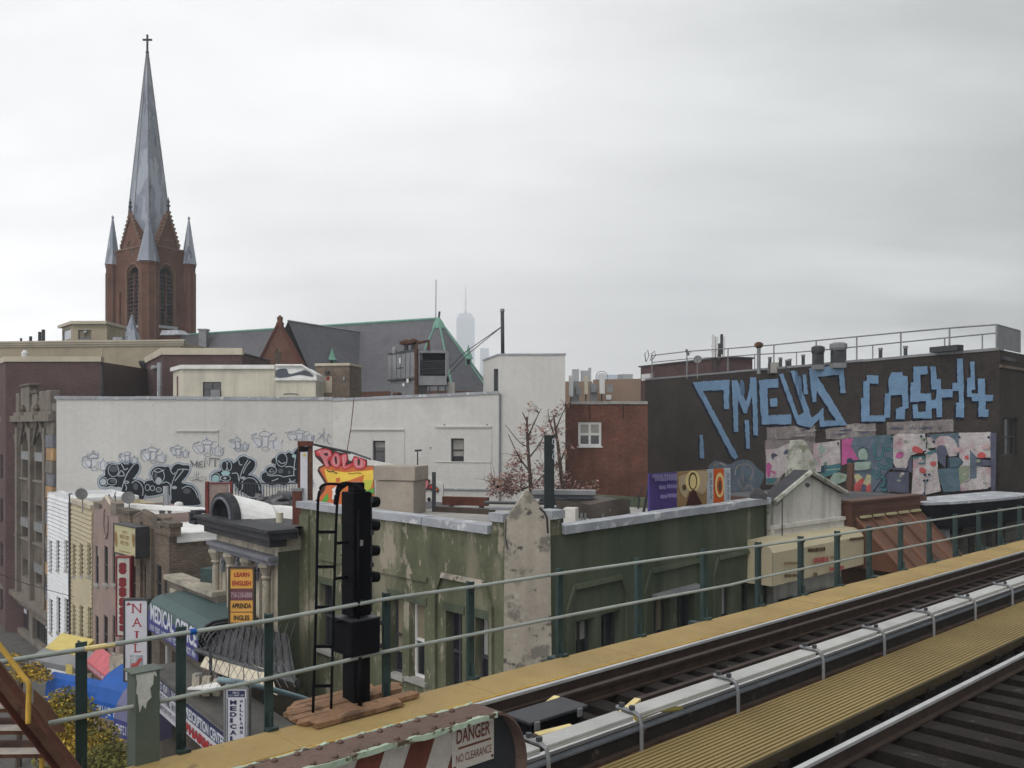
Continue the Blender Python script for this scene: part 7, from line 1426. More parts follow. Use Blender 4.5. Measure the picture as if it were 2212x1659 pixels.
# low front between the grey brick house and the column building
LW = W(366, 33.2, 470, 29.6); zt = LW.sz(420, 1268)[1]
r = thing('corner_shop', 'low stone shop parapet with broken relief behind the teal awning', 'shop', LW.pt(LW.len / 2, 0))
part('wall', shell(LW, 0, zt, 3.5), 'stone_gothic', r); part('roof', roofmb(LW, zt - .2, 3.4), 'roof_tar', r); coping(r, LW, -.1, LW.len, zt + .12, .16, .2, 'stone_columns', 1.0, depth=.5)
for i in range(5): a = .3 + i * 1.0; part('relief_panel', MB().wbox(LW, a, a + .55, zt - 1.3, zt - .35, .004, .1), 'stone_blue' if i % 2 else 'stone_columns', r, bevel=.03)
w = W(432, 31.6, 470, 31.2); single('roof_cabinet', MB().wbox(w, 0, w.len, zt - .3, w.sz(450, 1229)[1], -.8, 0), 'post_green', 'dark green metal cabinet on the low shop roof', 'cabinet', bevel=.02, kind='thing')
def bars(g, w, s0, s1, z0, z1, m):
    """lettering too small to read: a row of letter-sized strokes"""
    g.m(m); a = s0; h = z1 - z0; k = 0
    while a < s1:
        wd_ = h * random.uniform(.35, .6); wd_ = min(wd_, s1 - a); k += 1
        if k % 7: 
            t = h * .16
            for q in random.choice((((0, .3, 0, 1), (.3, 1, 0, .2), (.3, 1, .8, 1)), ((0, .3, 0, 1), (.7, 1, 0, 1), (.3, .7, .4, .6)), ((.35, .65, 0, 1),), ((0, .3, 0, 1), (.3, 1, .8, 1), (.3, .8, .42, .58)))):
                g.mb.face([w.pt(a + wd_ * .8 * x, z0 + h * z, g.d) for x, z in ((q[0], q[2]), (q[1], q[2]), (q[1], q[3]), (q[0], q[3]))])
        a += wd_
# teal topped awning MEDICAL OFFICE
AW = W(320, 31.2, 428, 26.9); r = thing('awning', 'long teal topped blue awning lettered MEDICAL OFFICE', 'awning', AW.pt(AW.len / 2, AW.sz(400, 1420)[1]))
zt, zb = AW.sz(368, 1335)[1], AW.sz(368, 1391)[1]; bk = 1.7
arc = [(0, zb), (0, zt - .15)] + [(-.55 + .55 * math.cos(math.radians(t)), zt - .15 + .5 * math.sin(math.radians(t))) for t in (15, 35, 55, 75)] + [(-bk, zt + .42)]
arcf = lambda s: [AW.pt(s, z, d) for d, z in arc]
mb = MB(); a0, a1 = arcf(0), arcf(AW.len)
for j in range(len(arc) - 1): mb.cm = 0 if j == 0 else 1; mb.face([a0[j], a1[j], a1[j + 1], a0[j + 1]])
part('canvas', mb, ['awning_indigo', 'awning_teal'], r, smooth=False)
part('end_panel', MB().prism([p - AW.x * .0 for p in arcf(AW.len + .02)] + [AW.pt(AW.len + .02, zb, -bk)], AW.x * .03), 'metal_black', r)
mb = MB()
for k_ in range(4): mb.tube([AW.pt(AW.len + .1 + k_ * .16, z - .05 * k_, d - .02 * k_) for d, z in arc[1:]], .035, 5)
part('frame_hoops', mb, 'metal_dark', r)
hq = lambda a, b, z0, z1, w=AW, d=.012: [w.pt(w.len * a, z0, d), w.pt(w.len * b, z0, d), w.pt(w.len * b, z1, d), w.pt(w.len * a, z1, d)]
quadtext('MEDICAL OFFICE', hq(.06, .98, zb + .40, zb + 1.0), 'letter_pale', r, bold=.03)
g = Paint(AW, ID); g.d = .012; bars(g, AW, AW.len * .05, AW.len * .96, zb + .07, zb + .27, 'letter_pale'); g.done(r, 'small_print')
# building front under it with dark windows
UW = W(340, 31.5, 492, 25.2); r = thing('corner_shop', 'dark shop front with pale posts below the MEDICAL OFFICE awning', 'shop', UW.pt(UW.len / 2, 0)); zt = UW.sz(420, 1420)[1]; hs = [(.3 + i * 1.6, 1.6 + i * 1.6, UW.sz(420, 1540)[1], zt - .3) for i in range(int((UW.len - .4) / 1.6))]
part('wall', shell(UW, 0, zt, 2, hs, .3), 'stone_gothic_dark', r)
for h in hs: window(r, UW, h, 'frame_white', 'glass_dark', .25, .09, 1, 1)
# flat ledge, pharmacy fascia
FWp = W(240, 32, 492, 22.3); zt, zb = FWp.sz(420, 1532)[1], FWp.sz(420, 1600)[1]; r = thing('pharmacy_sign', 'long fascia sign lettered PRESCRIPTION CENTER PHARMACY', 'sign', FWp.pt(FWp.len / 2, zb))
s = lambda u: FWp.sz(u)[0]
part('board', MB().wbox(FWp, s(336), s(384), zb - .1, zt + .1, -.25, 0), 'sign_clean', r, 'white and blue bodega panel'); part('board', MB().wbox(FWp, s(400), s(490), zb, zt, -.25, .0), 'sign_clean', r)
part('header_band', MB().wbox(FWp, s(400), s(490), zt - .42, zt, .003, .02), 'letter_navy', r); part('header_band', MB().wbox(FWp, s(336), s(384), zt - .25, zt + .1, .003, .02), 'letter_navy', r)
fq = lambda u0, u1, z0, z1: [FWp.pt(s(u0), z0, .03), FWp.pt(s(u1), z0, .03), FWp.pt(s(u1), z1, .03), FWp.pt(s(u0), z1, .03)]
quadtext('PRESCRIPTION CENTER', fq(402, 488, zt - .38, zt - .08), 'letter_pale', r, bold=.03); quadtext('PHARMACY', fq(402, 489, zb + .06, zt - .52), 'letter_red', r, bold=.05)
g = Paint(FWp, ID); g.d = .024; bars(g, FWp, s(339), s(382), zt - .2, zt + .03, 'letter_pale'); bars(g, FWp, s(340), s(381), zt - .56, zt - .32, 'letter_navy'); bars(g, FWp, s(343), s(380), zb + .06, zt - .66, 'letter_navy'); g.done(r, 'small_print')
part('ledge', MB().wbox(FWp, s(330), FWp.len + 2, zt + .2, zt + .32, -1.3, .15), 'concrete', r)
LGl = W(370, 29, 520, 23.4)
for i, u in enumerate((425, 447, 470, 500)):
    single('porch_post', MB().box(P(u, 0, 24.6).x - .1, P(u, 0, 24.6).x + .1, 24.5, 24.7, zt + .33, P(u, 1455 + i * 6, 24.6).z), 'stone_columns', ('white porch post over the PHARMACY fascia, farthest left', 'white porch post just right of the green railing post', 'white porch post behind the narrow medical sign edge', 'white porch post hidden behind the medical office sign')[i], 'post', kind='thing')
# dark corrugated canopy and cream sheets
r = thing('canopy', 'dark corrugated canopy with dirty cream plastic sheets under it', 'canopy', P(530, 1440, 25.5))
q = [P(426, 1402, 27), P(640, 1472, 22.5), P(622, 1370, 25.6), P(455, 1338, 28.2)]; part('roof_sheet', MB().hexa([p - UP * .06 for p in q] + q), 'roof_tar', r)
for i in range(14): t = (i + .5) / 14; part('roof_rib', MB().tube([q[0].lerp(q[1], t) + UP * .03, q[3].lerp(q[2], t) + UP * .03], .035, 5), 'metal_dark', r)
part('fascia', MB().tube([P(424, 1404, 27), P(642, 1474, 22.4)], .09, 6), 'metal_dark', r)
q = [P(432, 1438, 26), P(600, 1500, 22.4), P(585, 1448, 23.4), P(448, 1408, 26.6)]
for i in range(5): a, b = i / 5 + .006, (i + 1) / 5 - .006; qq = [q[0].lerp(q[1], a), q[0].lerp(q[1], b), q[3].lerp(q[2], b), q[3].lerp(q[2], a)]; part('sheet', MB().hexa([p - UP * .03 for p in qq] + qq), 'canopy_sheet', r)
for u, v in ((455, 1345), (520, 1358), (570, 1365)): part('post', MB().tube([P(u, v + 60, 25.2), P(u, 1640, 25.2)], .05, 6), 'metal_dark', r)
q = [P(405, 1486, 24.5), P(480, 1487, 23), P(470, 1474, 24.4), P(440, 1472, 25)]; single('awning_sheet', MB().hexa([p - UP * .05 for p in q] + q), 'paint_white', 'white sheet metal canopy edge above the PHARMACY fascia', 'canopy')
# lower right dark doorway of the side street
single('wall_section', MB().wbox(W(560, 24.5, 720, 21.6), 0, 3.2, 0, 5.5, -.3, 0), 'stone_gothic_dark', 'dark weathered wall below the canopy at the mast', 'wall', kind='thing')
# signs facing the railway
def signboard(name, label, u0, v0, u1, v1, Y, m, th=.18, frame=None, yaw=0, bottom_shift=0):
    w = W(u0, Y + yaw, u1, Y); a, b = 0, w.len; z1, z0 = w.sz((u0 + u1) / 2, v0)[1], w.sz((u0 + u1) / 2, v1)[1]; t = thing(name, label, 'sign', w.pt(w.len / 2, z0))
    part('box', MB().wbox(w, a, b, z0, z1, -th, 0), m, t, bevel=.01)
    if frame:
        f = .05; mb = MB().wbox(w, a - f, a, z0 - f, z1 + f, -th - .01, .03).wbox(w, b, b + f, z0 - f, z1 + f, -th - .01, .03).wbox(w, a, b, z1, z1 + f, -th - .01, .03).wbox(w, a, b, z0 - f, z0, -th - .01, .03); part('frame', mb, frame, t)
    return w, t, z0, z1
w, t, z0, z1 = signboard('shop_sign', 'tall white vertical sign lettered NAIL in red', 270, 1297, 318, 1470, 31.5, 'sign_clean', .25, 'metal_dark')
wq = lambda u0, v1, u1, v0: [w.pt(*w.sz(u0, v1), .012), w.pt(*w.sz(u1, v1), .012), w.pt(*w.sz(u1, v0), .012), w.pt(*w.sz(u0, v0), .012)]
def serif(l, u0, v0, u1, v1):
    quadtext(l, wq(u0, v1, u1, v0), 'letter_red', t, bold=-.004); mb = MB(); sw = 4.2; d = .014
    def bar(ua, ub, v): a0, a1, c0, c1 = w.rect(ua, v, ub, v + 1.5); mb.wbox(w, a0, a1, c0, c1, .011, d)
    if l == 'N': bar(u0 - 2.5, u0 + 4, v0); bar(u1 - 4, u1 + 2.5, v0); bar(u0 - 2.5, u0 + 4, v1 - 1.5)
    if l == 'A': bar(u0 - 2.5, u0 + 4, v1 - 1.5); bar(u1 - 4, u1 + 2.5, v1 - 1.5)
    if l == 'I': bar(u0 - 3, u1 + 3, v0); bar(u0 - 3, u1 + 3, v1 - 1.5)
    if l == 'L': bar(u0 - 3, u0 + 6, v0); bar(u0 - 3, u0, v1 - 1.5); bar(u1 - 1.2, u1 + .8, v1 - 4)
    part('lettering', mb, 'letter_red', t)
serif('N', 286, 1304, 305, 1324); serif('A', 287, 1334, 305, 1353); serif('I', 293.5, 1363, 297.5, 1382); serif('L', 291, 1391, 304, 1409)
part('picture_panel', MB().wpx(w, 281, 1415, 309, 1442, .002, .012), 'stone_pale', t); g = Paint(w, ID); g.d = .014; g.poly([(283, 1440), (287, 1433), (294, 1431), (299, 1424), (306, 1420), (307, 1427), (301, 1433), (299, 1440), (291, 1443)], 'm_coral', True); g.poly([(284, 1305), (273, 1308), (277, 1301)], 'letter_red'); g.done(t, 'print')
w, t, z0, z1 = signboard('shop_sign', 'white vertical sign with dark red shapes in a red frame', 253, 1205, 280, 1372, 34.6, 'plaster_white', .3, 'sign_crimson')
g = Paint(w, Zf(0, 1500, 816)); g.d = .006
for y, rx, ry in ((845, 34, 48), (965, 34, 40), (1050, 34, 40), (1135, 32, 36), (1215, 30, 36), (1290, 30, 36), (1360, 28, 26)): g.poly([(1060 + rx * x, y + ry * q) for x, q in ((-.6, -1), (.6, -1), (1, -.5), (.85, 0), (1, .5), (.5, 1), (-.5, 1), (-1, .5), (-.85, 0), (-1, -.5))], 'sign_crimson', True, 3)
g.done(t, 'print')
w, t, z0, z1 = signboard('shop_sign', 'cream box sign with brown emblem and lettering high on the grey brick house', 247, 1137, 293.5, 1198, 35.2, 'sign_cream', .5, 'metal_dark', 1.6)
g = Paint(w, Zf(0, 1500, 816)); g.d = .006
h = z1 - z0
for a, b, c, d in ((.40, .62, .74, .84), (.28, .74, .54, .68), (.30, .72, .34, .47)): bars(g, w, w.len * a, w.len * b, z0 + h * c, z0 + h * d, 'b_brown')
for x in (1005, 1155): g.poly([(x - 8, 520 + (x - 1005) * .2), (x + 8, 560), (x + 10, 620), (x, 660), (x - 12, 600)], 'b_brown', True)
g.line([(1030, 690), (1130, 712)], 6, 'b_brown'); g.done(t, 'print')
w, t, z0, z1 = signboard('shop_sign', 'orange and plum LEARN ENGLISH sign mounted on the carved columns', 497, 1228, 546.5, 1345, 25.4, 'sign_orange', .12, 'frame_brown')
part('band', MB().wpx(w, 497.5, 1272, 546, 1297, .002, .006), 'sign_plum', t); 
for v in (1272, 1322): part('divider', MB().wpx(w, 497.5, v - .8, 546, v + .8, .006, .008), 'frame_brown', t)
for l, u0, u1, v0, v1, m_ in (('LEARN', 506, 539, 1236, 1246, 'letter_red'), ('ENGLISH', 502, 542, 1254, 1265, 'letter_red'), ('718-218-0808', 499, 545, 1279, 1291, 'letter_pinkgrey'), ('APRENDA', 501, 543, 1303, 1314, 'letter_black'), ('INGLES', 505, 539, 1329, 1340, 'letter_black')): quadtext(l, wq(u0, v1, u1, v0), m_, t, bold=.03)
w, t, z0, z1 = signboard('shop_sign', 'narrow white MEDICAL OFFICE sign behind the railing pipe', 488, 1487, 533, 1652, 21.2, 'sign_clean', .2, 'metal_grey')
part('header', MB().wpx(w, 492, 1492, 529, 1506, .002, .006), 'letter_navy', t); g = Paint(w, ID); g.d = .008; a, b, c, d = w.rect(494, 1494, 527, 1498); bars(g, w, a + .1, b - .1, c, d, 'letter_pale'); a, b, c, d = w.rect(493, 1500, 528, 1504); bars(g, w, a, b, c, d, 'letter_pale'); g.done(t, 'small_print')
part('border', MB().wpx(w, 490.5, 1508, 492, 1650, .002, .006).wpx(w, 529, 1508, 530.5, 1650, .002, .006), 'letter_navy', t)
for i, l in enumerate('MEDICALOFF'): quadtext(l, wq(497, 1522 + i * 13 + (5 if i > 6 else 0), 511 if l != 'I' else 503, 1512 + i * 13 + (5 if i > 6 else 0)), 'letter_navy', t, bold=.04)
for i, l in enumerate('WILLIAMS M'): l != ' ' and quadtext(l, wq(518, 1518 + i * 9.5, 525 if l != 'I' else 521, 1511.5 + i * 9.5), 'letter_navy', t, bold=.02)
# awnings further down the street
def awning(label, u0, Y0, u1, Y1, vt, vb, m, m2=None, proj=1.2, round_=True, text=None, tm='letter_pale'):
    w = W(u0, Y0, u1, Y1); um = (u0 + u1) / 2; zt, zb = w.sz(um, vt)[1], w.sz(um, vb)[1]; t = thing('awning', label, 'awning', w.pt(w.len / 2, zb)); h = zt - zb
    pr = [(0, zb), (0, zb + h * .35)] + ([(-proj * (1 - math.cos(math.radians(a))), zb + h * .35 + h * .65 * math.sin(math.radians(a))) for a in (25, 50, 75)] if round_ else []) + [(-proj, zt)]
    mb = MB(); a0, a1 = [[w.pt(s_, z, d) for d, z in pr] for s_ in (0, w.len)]
    for j in range(len(pr) - 1): mb.cm = 0 if j == 0 else 1; mb.face([a0[j], a1[j], a1[j + 1], a0[j + 1]])
    part('canvas', mb, [m2 or m, m], t)
    for s_ in (-.01, w.len - .02): part('end_panel', MB().prism([w.pt(s_, z, d) for d, z in pr] + [w.pt(s_, zb, -proj)], w.x * .03), m, t)
    if text:
        g = Paint(w, ID); g.d = .012; bars(g, w, w.len * .08, w.len * .92, zb + h * .08, zb + h * .26, tm); g.done(t, 'small_print')
    return t
awning('bright blue rounded awning beside the green railing post', 203, 32.6, 282, 31.4, 1458, 1556, 'awning_blue', None, 1.5, True, 'Pharmacy')
awning('lilac and indigo awning next to the grey column', 246, 29.6, 312, 28.6, 1492, 1600, 'awning_lilac', 'awning_indigo', 1.0, True, 'MULTI')
awning('blue awning half hidden by the yellow tree', 98, 40.5, 206, 39, 1466, 1524, 'awning_blue', None, .45, True)
awning('pink red awning with pale lettering below the pink house', 187, 41.5, 236, 38.5, 1418, 1462, 'awning_pink', None, .55, False, 'Salon')
awning('pale yellow box awning on the white clapboard house', 98, 45.2, 168, 43.8, 1382, 1420, 'awning_yellow', None, .9, False)
awning('grey green awning under the pale yellow box awning', 62, 44.6, 176, 42.5, 1412, 1446, 'metal_grey', None, 1.2, False)
single('street_banner', MB().wbox(W(142, 42.5, 166, 42), 0, .55, P(0, 1515, 42).z, P(0, 1440, 42).z, -.03, 0), 'awning_yellow', 'yellow upright banner left of the bright blue awning', 'banner', kind='thing')
a = W(236, 38.3, 275, 36.5); single('shop_cornice', MB().wbox(a, 0, a.len, a.sz(250, 1470)[1], a.sz(250, 1425)[1], -.5, 0), 'stone_columns', 'pale stone shop cornice right of the pink red awning', 'cornice', kind='thing')

# ------------------------------------------------------------------ avenue frontage to the right
AA = [(1663.5, 28.6), (1817, 31.6), (2002, 35.6), (2190, 39.8), (2330, 43)]
w = W(*AA[0], *AA[1]); r = thing('gabled_house', 'small whitewashed gabled house with a crumbling chimney', 'house', w.pt(w.len / 2, 0))
f_ = lambda u, v, d=0: w.pt(*w.sz(u, v), d)
zlow = w.sz(1740, 1300)[1]; loop = [w.pt(0, 0), w.pt(w.len, 0), f_(1817, 1067), f_(1743, 1024), f_(1664, 1089)]
part('wall', MB().prism(loop, -w.n * .25), 'plaster_white', r)
for a, b in ((f_(1664, 1088), f_(1743, 1023)), (f_(1743, 1023), f_(1820, 1068))):
    mb = MB(); q = [a, b, b - w.n * .6, a - w.n * .6]; mb.hexa([p + UP * .02 - w.n * -.12 for p in q] + [p + UP * .12 - w.n * -.12 for p in q]); part('roof_slope', mb, 'trim_black', r)
    part('verge_board', MB().tube([a + w.n * .16 + UP * .06, b + w.n * .16 + UP * .06], .09, 6), 'flaky_stone', r)
part('side_wall', MB().wbox(side(w, 'L', .6), 0, .6, 0, w.sz(1664, 1091)[1], -.2, .01), 'flaky_stone', r)
for i in range(3): a = w.sz(1740, 1125 + i * 8)[1]; part('cornice', MB().wbox(w, 0, w.len, a - .12, a, .003, .12 + .06 * (i == 0)), 'plaster_white', r)
g = Paint(w, ID); g.d = .02; g.poly([(1738, 1046), (1743, 1043), (1749, 1047), (1744, 1053)], 'g_grey', True); g.done(r, 'stain')
part('wire', MB().tube([f_(1678, 1078, .2), f_(1678, 1200, .2)], .015, 4).tube([f_(1664, 1092, .2), f_(1680, 1078, .2)], .012, 4), 'metal_black', r)
cw = W(1706, 32.7, 1765, 32.7); z0 = cw.sz(1735, 1045)[1] - .4
ck = part('chimney', MB().prism([cw.pt(*cw.sz(u, v)) for u, v in ((1703, 1060), (1776, 1062), (1764, 1022), (1756, 985), (1744, 962), (1738, 950), (1716, 952), (1712, 975), (1706, 1015))], -cw.n * .5), 'flaky_stone', r)
part('chimney_shoulder', MB().prism([cw.pt(*cw.sz(u, v), .12) for u, v in ((1706, 1030), (1731, 1030), (1733, 985), (1729, 968), (1712, 966), (1707, 990))], -cw.n * .12), 'flaky_stone', ck)
part('chimney_base', MB().wpx(cw, 1702, 1018, 1732, 1032, .001, .25), 'flaky_stone', ck)
e0 = W(1636, 29.2, 1664, 28.9); single('parapet_end', MB().prism([e0.pt(*e0.sz(u, v), -.2) for u, v in ((1636, 1095), (1664, 1120), (1664, 1085), (1655, 1068), (1648, 1064), (1640, 1075))], -e0.n * .5), 'flaky_stone', 'crumbling grey masonry stub between the green roof and the gabled house', 'masonry', kind='thing')
# cream box awning
CWa = W(1668, 26.9, 1866, 31.2); r = thing('awning', 'big cream rounded box awning with faded lettering on the gabled house', 'awning', CWa.pt(CWa.len / 2, CWa.sz(1765, 1250)[1]))
zt, zb = CWa.sz(1767, 1160)[1], CWa.sz(1767, 1243)[1]; sl = CWa.sz(1735)[0]; 
pr = [(0, zb), (0, zt - .25), (-.12, zt - .08), (-.4, zt + .04), (-1.9, zt + .16)]
mb = MB(); a0, a1 = [[CWa.pt(s_, z, d) for d, z in pr] for s_ in (0, CWa.len)]
for j in range(4): mb.face([a0[j], a1[j], a1[j + 1], a0[j + 1]])
part('canvas', mb, 'awning_cream', r)
for s_ in (0, CWa.len - .03): part('end_panel', MB().prism([CWa.pt(s_, z, d) for d, z in pr] + [CWa.pt(s_, zb, -1.9)], CWa.x * .03), 'awning_cream', r)
part('seam', MB().wbox(CWa, sl, sl + .04, zb, zt - .25, .003, .012), 'flaky_stone', r)
g = Paint(CWa, Zf(2400, 1450, 864)); g.d = .012
def scrawl(x0, x1, y, h, m_, sl_=-.1):
    x = x0
    while x < x1: l_ = random.uniform(8, 16); yy = y + (x - x0) * sl_; g.poly([(x, yy - h), (x + l_ - 3, yy - h + random.uniform(-3, 3)), (x + l_ - 3, yy + h * random.uniform(.4, 1)), (x, yy + h)], m_, True, 2); x += l_
scrawl(445, 580, 780, 15, 'b_dark'); scrawl(780, 880, 690, 11, 'b_dark'); scrawl(240, 350, 885, 10, 'b_brown', -.05); scrawl(235, 360, 985, 13, 'b_dark', -.05); scrawl(470, 575, 860, 22, 'm_coral'); scrawl(455, 485, 975, 16, 'b_dark'); scrawl(590, 690, 930, 16, 'm_coral', -.15); scrawl(590, 615, 835, 12, 'b_brown')
g.done(r, 'print')
w = W(1666, 28.3, 1816, 31.2); q = w.rect(1680, 1262, 1800, 1420); single('shop_opening', MB().wbox(w, q[0], q[1], 0, q[3] - .3, .02, .3), 'metal_black', 'dark shop opening below the cream awning', 'shop front', kind='thing')
# brown standing seam awning
w = W(*AA[1], *AA[2]); r = thing('brown_shop', 'shop with a brown fascia and ribbed copper brown sloping awning', 'shop', w.pt(w.len / 2, 0)); zt = w.sz(1900, 1078)[1]; part('wall', shell(w, 0, zt - .05, 6), 'fascia_brown', r); part('roof', roofmb(w, zt - .06, 6), 'roof_tar', r)
z1 = w.sz(1890, 1140)[1]; part('fascia', MB().wbox(w, .1, w.sz(1969)[0], z1, zt, .003, .35), 'fascia_brown', r); part('fascia_cap', MB().wbox(w, .05, w.sz(1972)[0], zt, zt + .08, -.2, .42).wbox(w, .05, w.sz(1972)[0], zt - .32, zt - .27, .35, .38), 'fascia_brown', r)
z3 = (1900, 1128); tl, tr_, br, bl_ = [w.pt(*w.sz(u, v), d) for u, v, d in ((1830, 1121, .36), (1955, 1096, .36), (1955, 1096, .36), (1830, 1121, .36))]
a0, a1 = w.sz(1830)[0], w.sz(1966)[0]; ztp = w.sz(1890, 1113)[1]; dn, ot = 1.75, 1.7; 
top0, top1 = w.pt(a0, ztp, .36), w.pt(a1, ztp, .36); bot0, bot1 = w.pt(a0 + .2, ztp - dn, .36 + ot), w.pt(a1 + .2, ztp - dn, .36 + ot)
part('sloping_sheet', MB().hexa([bot0 - UP * .05, bot1 - UP * .05, top1 - UP * .05, top0 - UP * .05, bot0, bot1, top1, top0]), 'awning_brown', r)
for i in range(6):
    t = i / 5; p, q = top0.lerp(top1, t), bot0.lerp(bot1, t); part('seam_rib', MB().hexa([q - w.x * .04, q + w.x * .04, p + w.x * .04, p - w.x * .04, q - w.x * .03 + UP * .1, q + w.x * .03 + UP * .1, p + w.x * .03 + UP * .1, p - w.x * .03 + UP * .1]), 'fascia_brown' if i % 2 else 'seam_brown', r)
    if i < 5: part('lamp_bar', MB().obox(top0.lerp(top1, t + .1) + UP * .04 + w.n * .1, w.x * .33, w.n * .05, UP * .04), 'sign_cream', r)
part('end_cheek', MB().prism([bot0, top0, w.pt(a0, ztp - dn, .36)], w.x * .03), 'awning_brown', r)
part('valance', MB().hexa([bot0 - UP * .3, bot1 - UP * .3, bot1 - UP * .3 - w.n * .03, bot0 - UP * .3 - w.n * .03, bot0, bot1, bot1 - w.n * .03, bot0 - w.n * .03]), 'awning_brown', r)
# sign board on post in front of mural (dark upright)
single('mural_post', MB().tube([P(1836, 1090, 40), P(1838, 1000, 40)], .16, 6), 'fascia_brown', 'dark brown post standing against the mural behind the brown fascia', 'post', kind='thing')
# black canopy building
w = W(*AA[2], *AA[3]); w2 = W(*AA[3], *AA[4]); r = thing('stone_building', 'grey stone building with a heavy black canopy under the mural', 'building', w.pt(w.len / 2, 0)); zt = w.sz(2090, 1128)[1]
hs = [w.rect(u0, v0, u1, v0 + 60) for u0, u1, v0 in ((2091, 2104, 1160), (2110, 2122, 1156), (2131, 2143, 1151), (2151, 2163, 1147))]; mb = MB(); front(mb, w, 0, w.len, 0, zt, hs, .25); front(mb, w2, 0, w2.len, 0, zt); part('wall', mb, 'stone_wall_grey', r)
for h in hs: window(r, w, h, 'frame_dark', 'glass_dark', .22, .07, 1, 2)
za = w.sz(2080, 1074)[1]; zb2 = w.sz(2080, 1128)[1]; s0 = w.sz(1970)[0]; ctl = [(s0, .55), (s0 + 1.2, .9), (s0 + 3, 1.1), (w.len * .65, 1.2), (w.len * .85, 1.0), (w.len + .2, .6)]
ctl = smooth(ctl, 4); loop = [w.pt(a, zb2, d) for a, d in ctl] + [w.pt(w.len + .2, zb2, -1.0), w.pt(s0, zb2, -1.0)]
part('canopy', MB().prism(loop, UP * (za - zb2 - .1)), 'metal_black', r); part('canopy_top', MB().prism([p + UP * (za - zb2 - .099) for p in loop], UP * .1), 'stone_pale', r)
part('canopy_curtain', MB().wpx(w, 2030, 1130, 2060, 1150, .3, .4), 'metal_black', r); part('pale_box', MB().wpx(w, 2008, 1140, 2026, 1162, .05, .5), 'stone_pale', r)
for u in (2010, 2075, 2170): a = w.sz(u)[0]; part('pilaster', MB().wbox(w, a - .2, a + .2, 0, zt, .003, .12), 'stone_wall_grey', r)

# ------------------------------------------------------------------ trees
def tree(label, base, limbs, leaves, m, size, rs, group=None, droop=.3):
    t = thing('tree', label, 'tree', base, group); mb = MB()
    for pts, r0, r1 in limbs: mb.tube([Vector(p) for p in smooth([tuple(p) for p in pts], 4)], r0, 6, r1)
    for c, rad, n in leaves:
        q = min((Vector(p) for pts, _, _ in limbs for p in smooth([tuple(p) for p in pts], 4)), key=lambda p: (p - Vector(c)).length)
        for _ in range(7 if n < 200 else 3):
            e = Vector(c) + Vector((rs.gauss(0, 1), rs.gauss(0, .6), rs.gauss(.25, .8))) * rad * .75; m_ = q.lerp(e, .55) + Vector((rs.uniform(-.1, .1), 0, rs.uniform(-.05, .15))); mb.tube([q, m_, e], .016, 4, .005)
    part('trunk', mb, 'bark', t); mb = MB(); mb.cm = 0
    for c, rad, n in leaves:
        for _ in range(n):
            d = Vector((rs.gauss(0, 1), rs.gauss(0, 1), rs.gauss(0, 1))); d = d.normalized() * rad * rs.random() ** .45; p = Vector(c) + Vector((d.x, d.y, d.z * .8))
            a = Vector((rs.uniform(-1, 1), rs.uniform(-1, 1), rs.uniform(-.8, .4))).normalized(); b = a.cross(Vector((rs.uniform(-1, 1), rs.uniform(-1, 1), rs.uniform(.2, 1)))).normalized(); s_ = size * rs.uniform(.6, 1.3)
            mb.cm = 0 if len(m) == 1 else (0 if rs.random() < .5 + .5 * math.sin(p.x * 1.3 + p.z * 1.9) else 1)
            mb.face([p - a * s_, p + b * s_ * .55, p + a * s_, p - b * s_ * .55])
    part('crown', mb, m, t); return t
rs = random.Random(11); Y = 44.
def bp(u, v, y=Y): return P(u, v, y)
limbs = [([bp(1150, 1130), bp(1147, 1060), bp(1140, 960), bp(1138, 900)], .16, .05), ([bp(1145, 1020), bp(1120, 985), bp(1098, 938)], .06, .02), ([bp(1142, 990), bp(1165, 960), bp(1180, 930)], .05, .02), ([bp(1147, 1050), bp(1110, 1060), bp(1070, 1050)], .06, .02), ([bp(1138, 910), bp(1128, 890)], .05, .02), ([bp(1140, 945), bp(1158, 905), bp(1168, 885)], .05, .015), ([bp(1141, 965), bp(1122, 955), bp(1092, 918)], .04, .015), ([bp(1147, 1060), bp(1170, 1030), bp(1205, 1000)], .06, .02)]
lv = [(bp(u, v), .5, n) for u, v, n in ((1080, 1045, 70), (1100, 1030, 60), (1070, 1060, 50), (1095, 1060, 70), (1115, 1050, 60), (1130, 1030, 50), (1110, 1005, 36), (1122, 985, 30), (1135, 925, 26), (1140, 950, 14), (1150, 884, 9), (1168, 930, 12), (1170, 965, 12), (1160, 1050, 40), (1185, 1040, 40), (1165, 1010, 20), (1060, 1035, 20))]
tree('bare rust leaved tree left of the dark teal flue stack', bp(1150, 1130) - UP * 2, limbs, [(c, r_, int(n * 2.6)) for c, r_, n in lv], ['leaf_rust'], .085, rs)
limbs = [([bp(1222, 1120, 45), bp(1214, 1040, 45), bp(1205, 960, 45), bp(1196, 900, 45)], .17, .04), ([bp(1210, 1000, 45), bp(1225, 960, 45), bp(1232, 940, 45)], .05, .015), ([bp(1203, 950, 45), bp(1190, 920, 45), bp(1183, 885, 45)], .05, .015), ([bp(1200, 930, 45), bp(1212, 900, 45), bp(1222, 880, 45)], .05, .015), ([bp(1213, 1040, 45), bp(1240, 1000, 45), bp(1250, 960, 45)], .05, .015), ([bp(1216, 1050, 45), bp(1255, 1040, 45), bp(1285, 1045, 45)], .05, .015)]
lv = [(bp(u, v, 45), .42, n) for u, v, n in ((1186, 915, 14), (1200, 890, 10), (1218, 880, 10), (1192, 945, 14), (1205, 930, 12), (1225, 965, 10), (1212, 985, 16), (1200, 1010, 22), (1218, 1030, 30), (1235, 1050, 40), (1260, 1055, 30), (1205, 1055, 40), (1290, 1050, 10))]
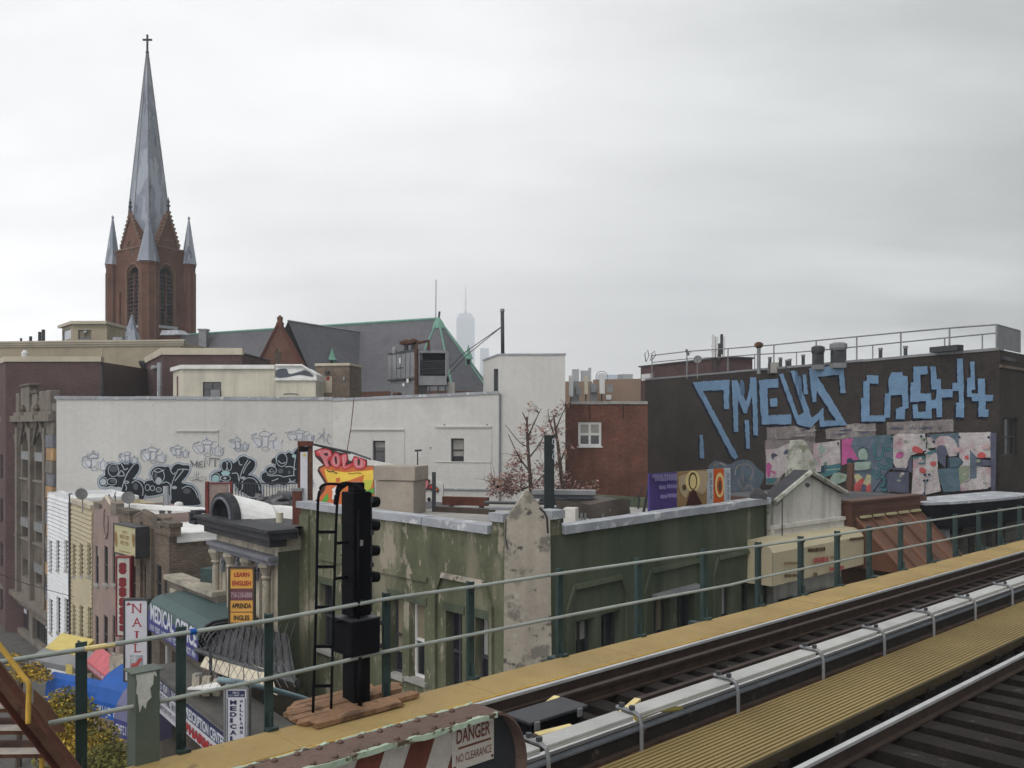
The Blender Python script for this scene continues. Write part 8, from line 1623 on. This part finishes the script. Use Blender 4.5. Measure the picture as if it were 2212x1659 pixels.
tree('bare rust leaved tree between the flue stack and the red brick wall', bp(1222, 1120, 45) - UP * 2, limbs, [(c, r_, int(n * 2.6)) for c, r_, n in lv], ['leaf_rust'], .085, rs)
b = P(190, 1659, 26); b.z = 0
limbs = [([b, P(180, 1700, 26), P(172, 1560, 26)], .16, .05), ([P(180, 1690, 26), P(230, 1630, 25.5)], .06, .02), ([P(178, 1660, 26), P(120, 1600, 26)], .06, .02)]
lv = [(P(u, v, y), rr_, n) for u, v, y, rr_, n in ((140, 1520, 26, .7, 320), (145, 1550, 26, 1.0, 620), (160, 1550, 25.5, .7, 300), (125, 1590, 26, .9, 420), (175, 1600, 25.8, 1.1, 620), (150, 1640, 26, 1.1, 500), (215, 1600, 25.4, .7, 260), (200, 1640, 25.2, 1.0, 420))]
tree('yellow autumn street tree behind the first green railing post', b, limbs, [(c, r_ * .9, n * 3) for c, r_, n in lv], ['leaf_yellow', 'leaf_green'], .06, rs)
b = P(250, 1659, 24); b.z = 0
limbs = [([b, P(250, 1750, 24), P(245, 1640, 24)], .14, .04)]
lv = [(P(u, v, y), rr_, n) for u, v, y, rr_, n in ((240, 1640, 24, .6, 320), (215, 1665, 24, .8, 380), (262, 1660, 23.6, .5, 300), (230, 1690, 24, .9, 380))]
tree('green street tree low behind the grey column', b, limbs, [(c, r_, n * 3) for c, r_, n in lv], ['leaf_green'], .06, rs)
b = P(40, 1440, 40); b.z = 0
limbs = [([b, P(45, 1480, 40), P(60, 1440, 40)], .14, .04)]
lv = [(P(u, v, 40), rr_, n) for u, v, rr_, n in ((30, 1425, .5, 90), (70, 1450, .7, 160), (95, 1460, .5, 90), (45, 1455, .7, 140))]
tree('olive street tree in front of the gothic shop windows', b, limbs, [(c, r_ * .8, n * 2) for c, r_, n in lv], ['leaf_green', 'leaf_yellow'], .08, rs)
# overhead wires over the side street
for l, pts in (('thin overhead wire crossing the gothic building', [(0, 1240, 30), (60, 1262, 33), (160, 1290, 38)]),):
    single('overhead_wire', MB().tube([P(*p) for p in pts], .012, 4), 'metal_dark', l, 'wire')
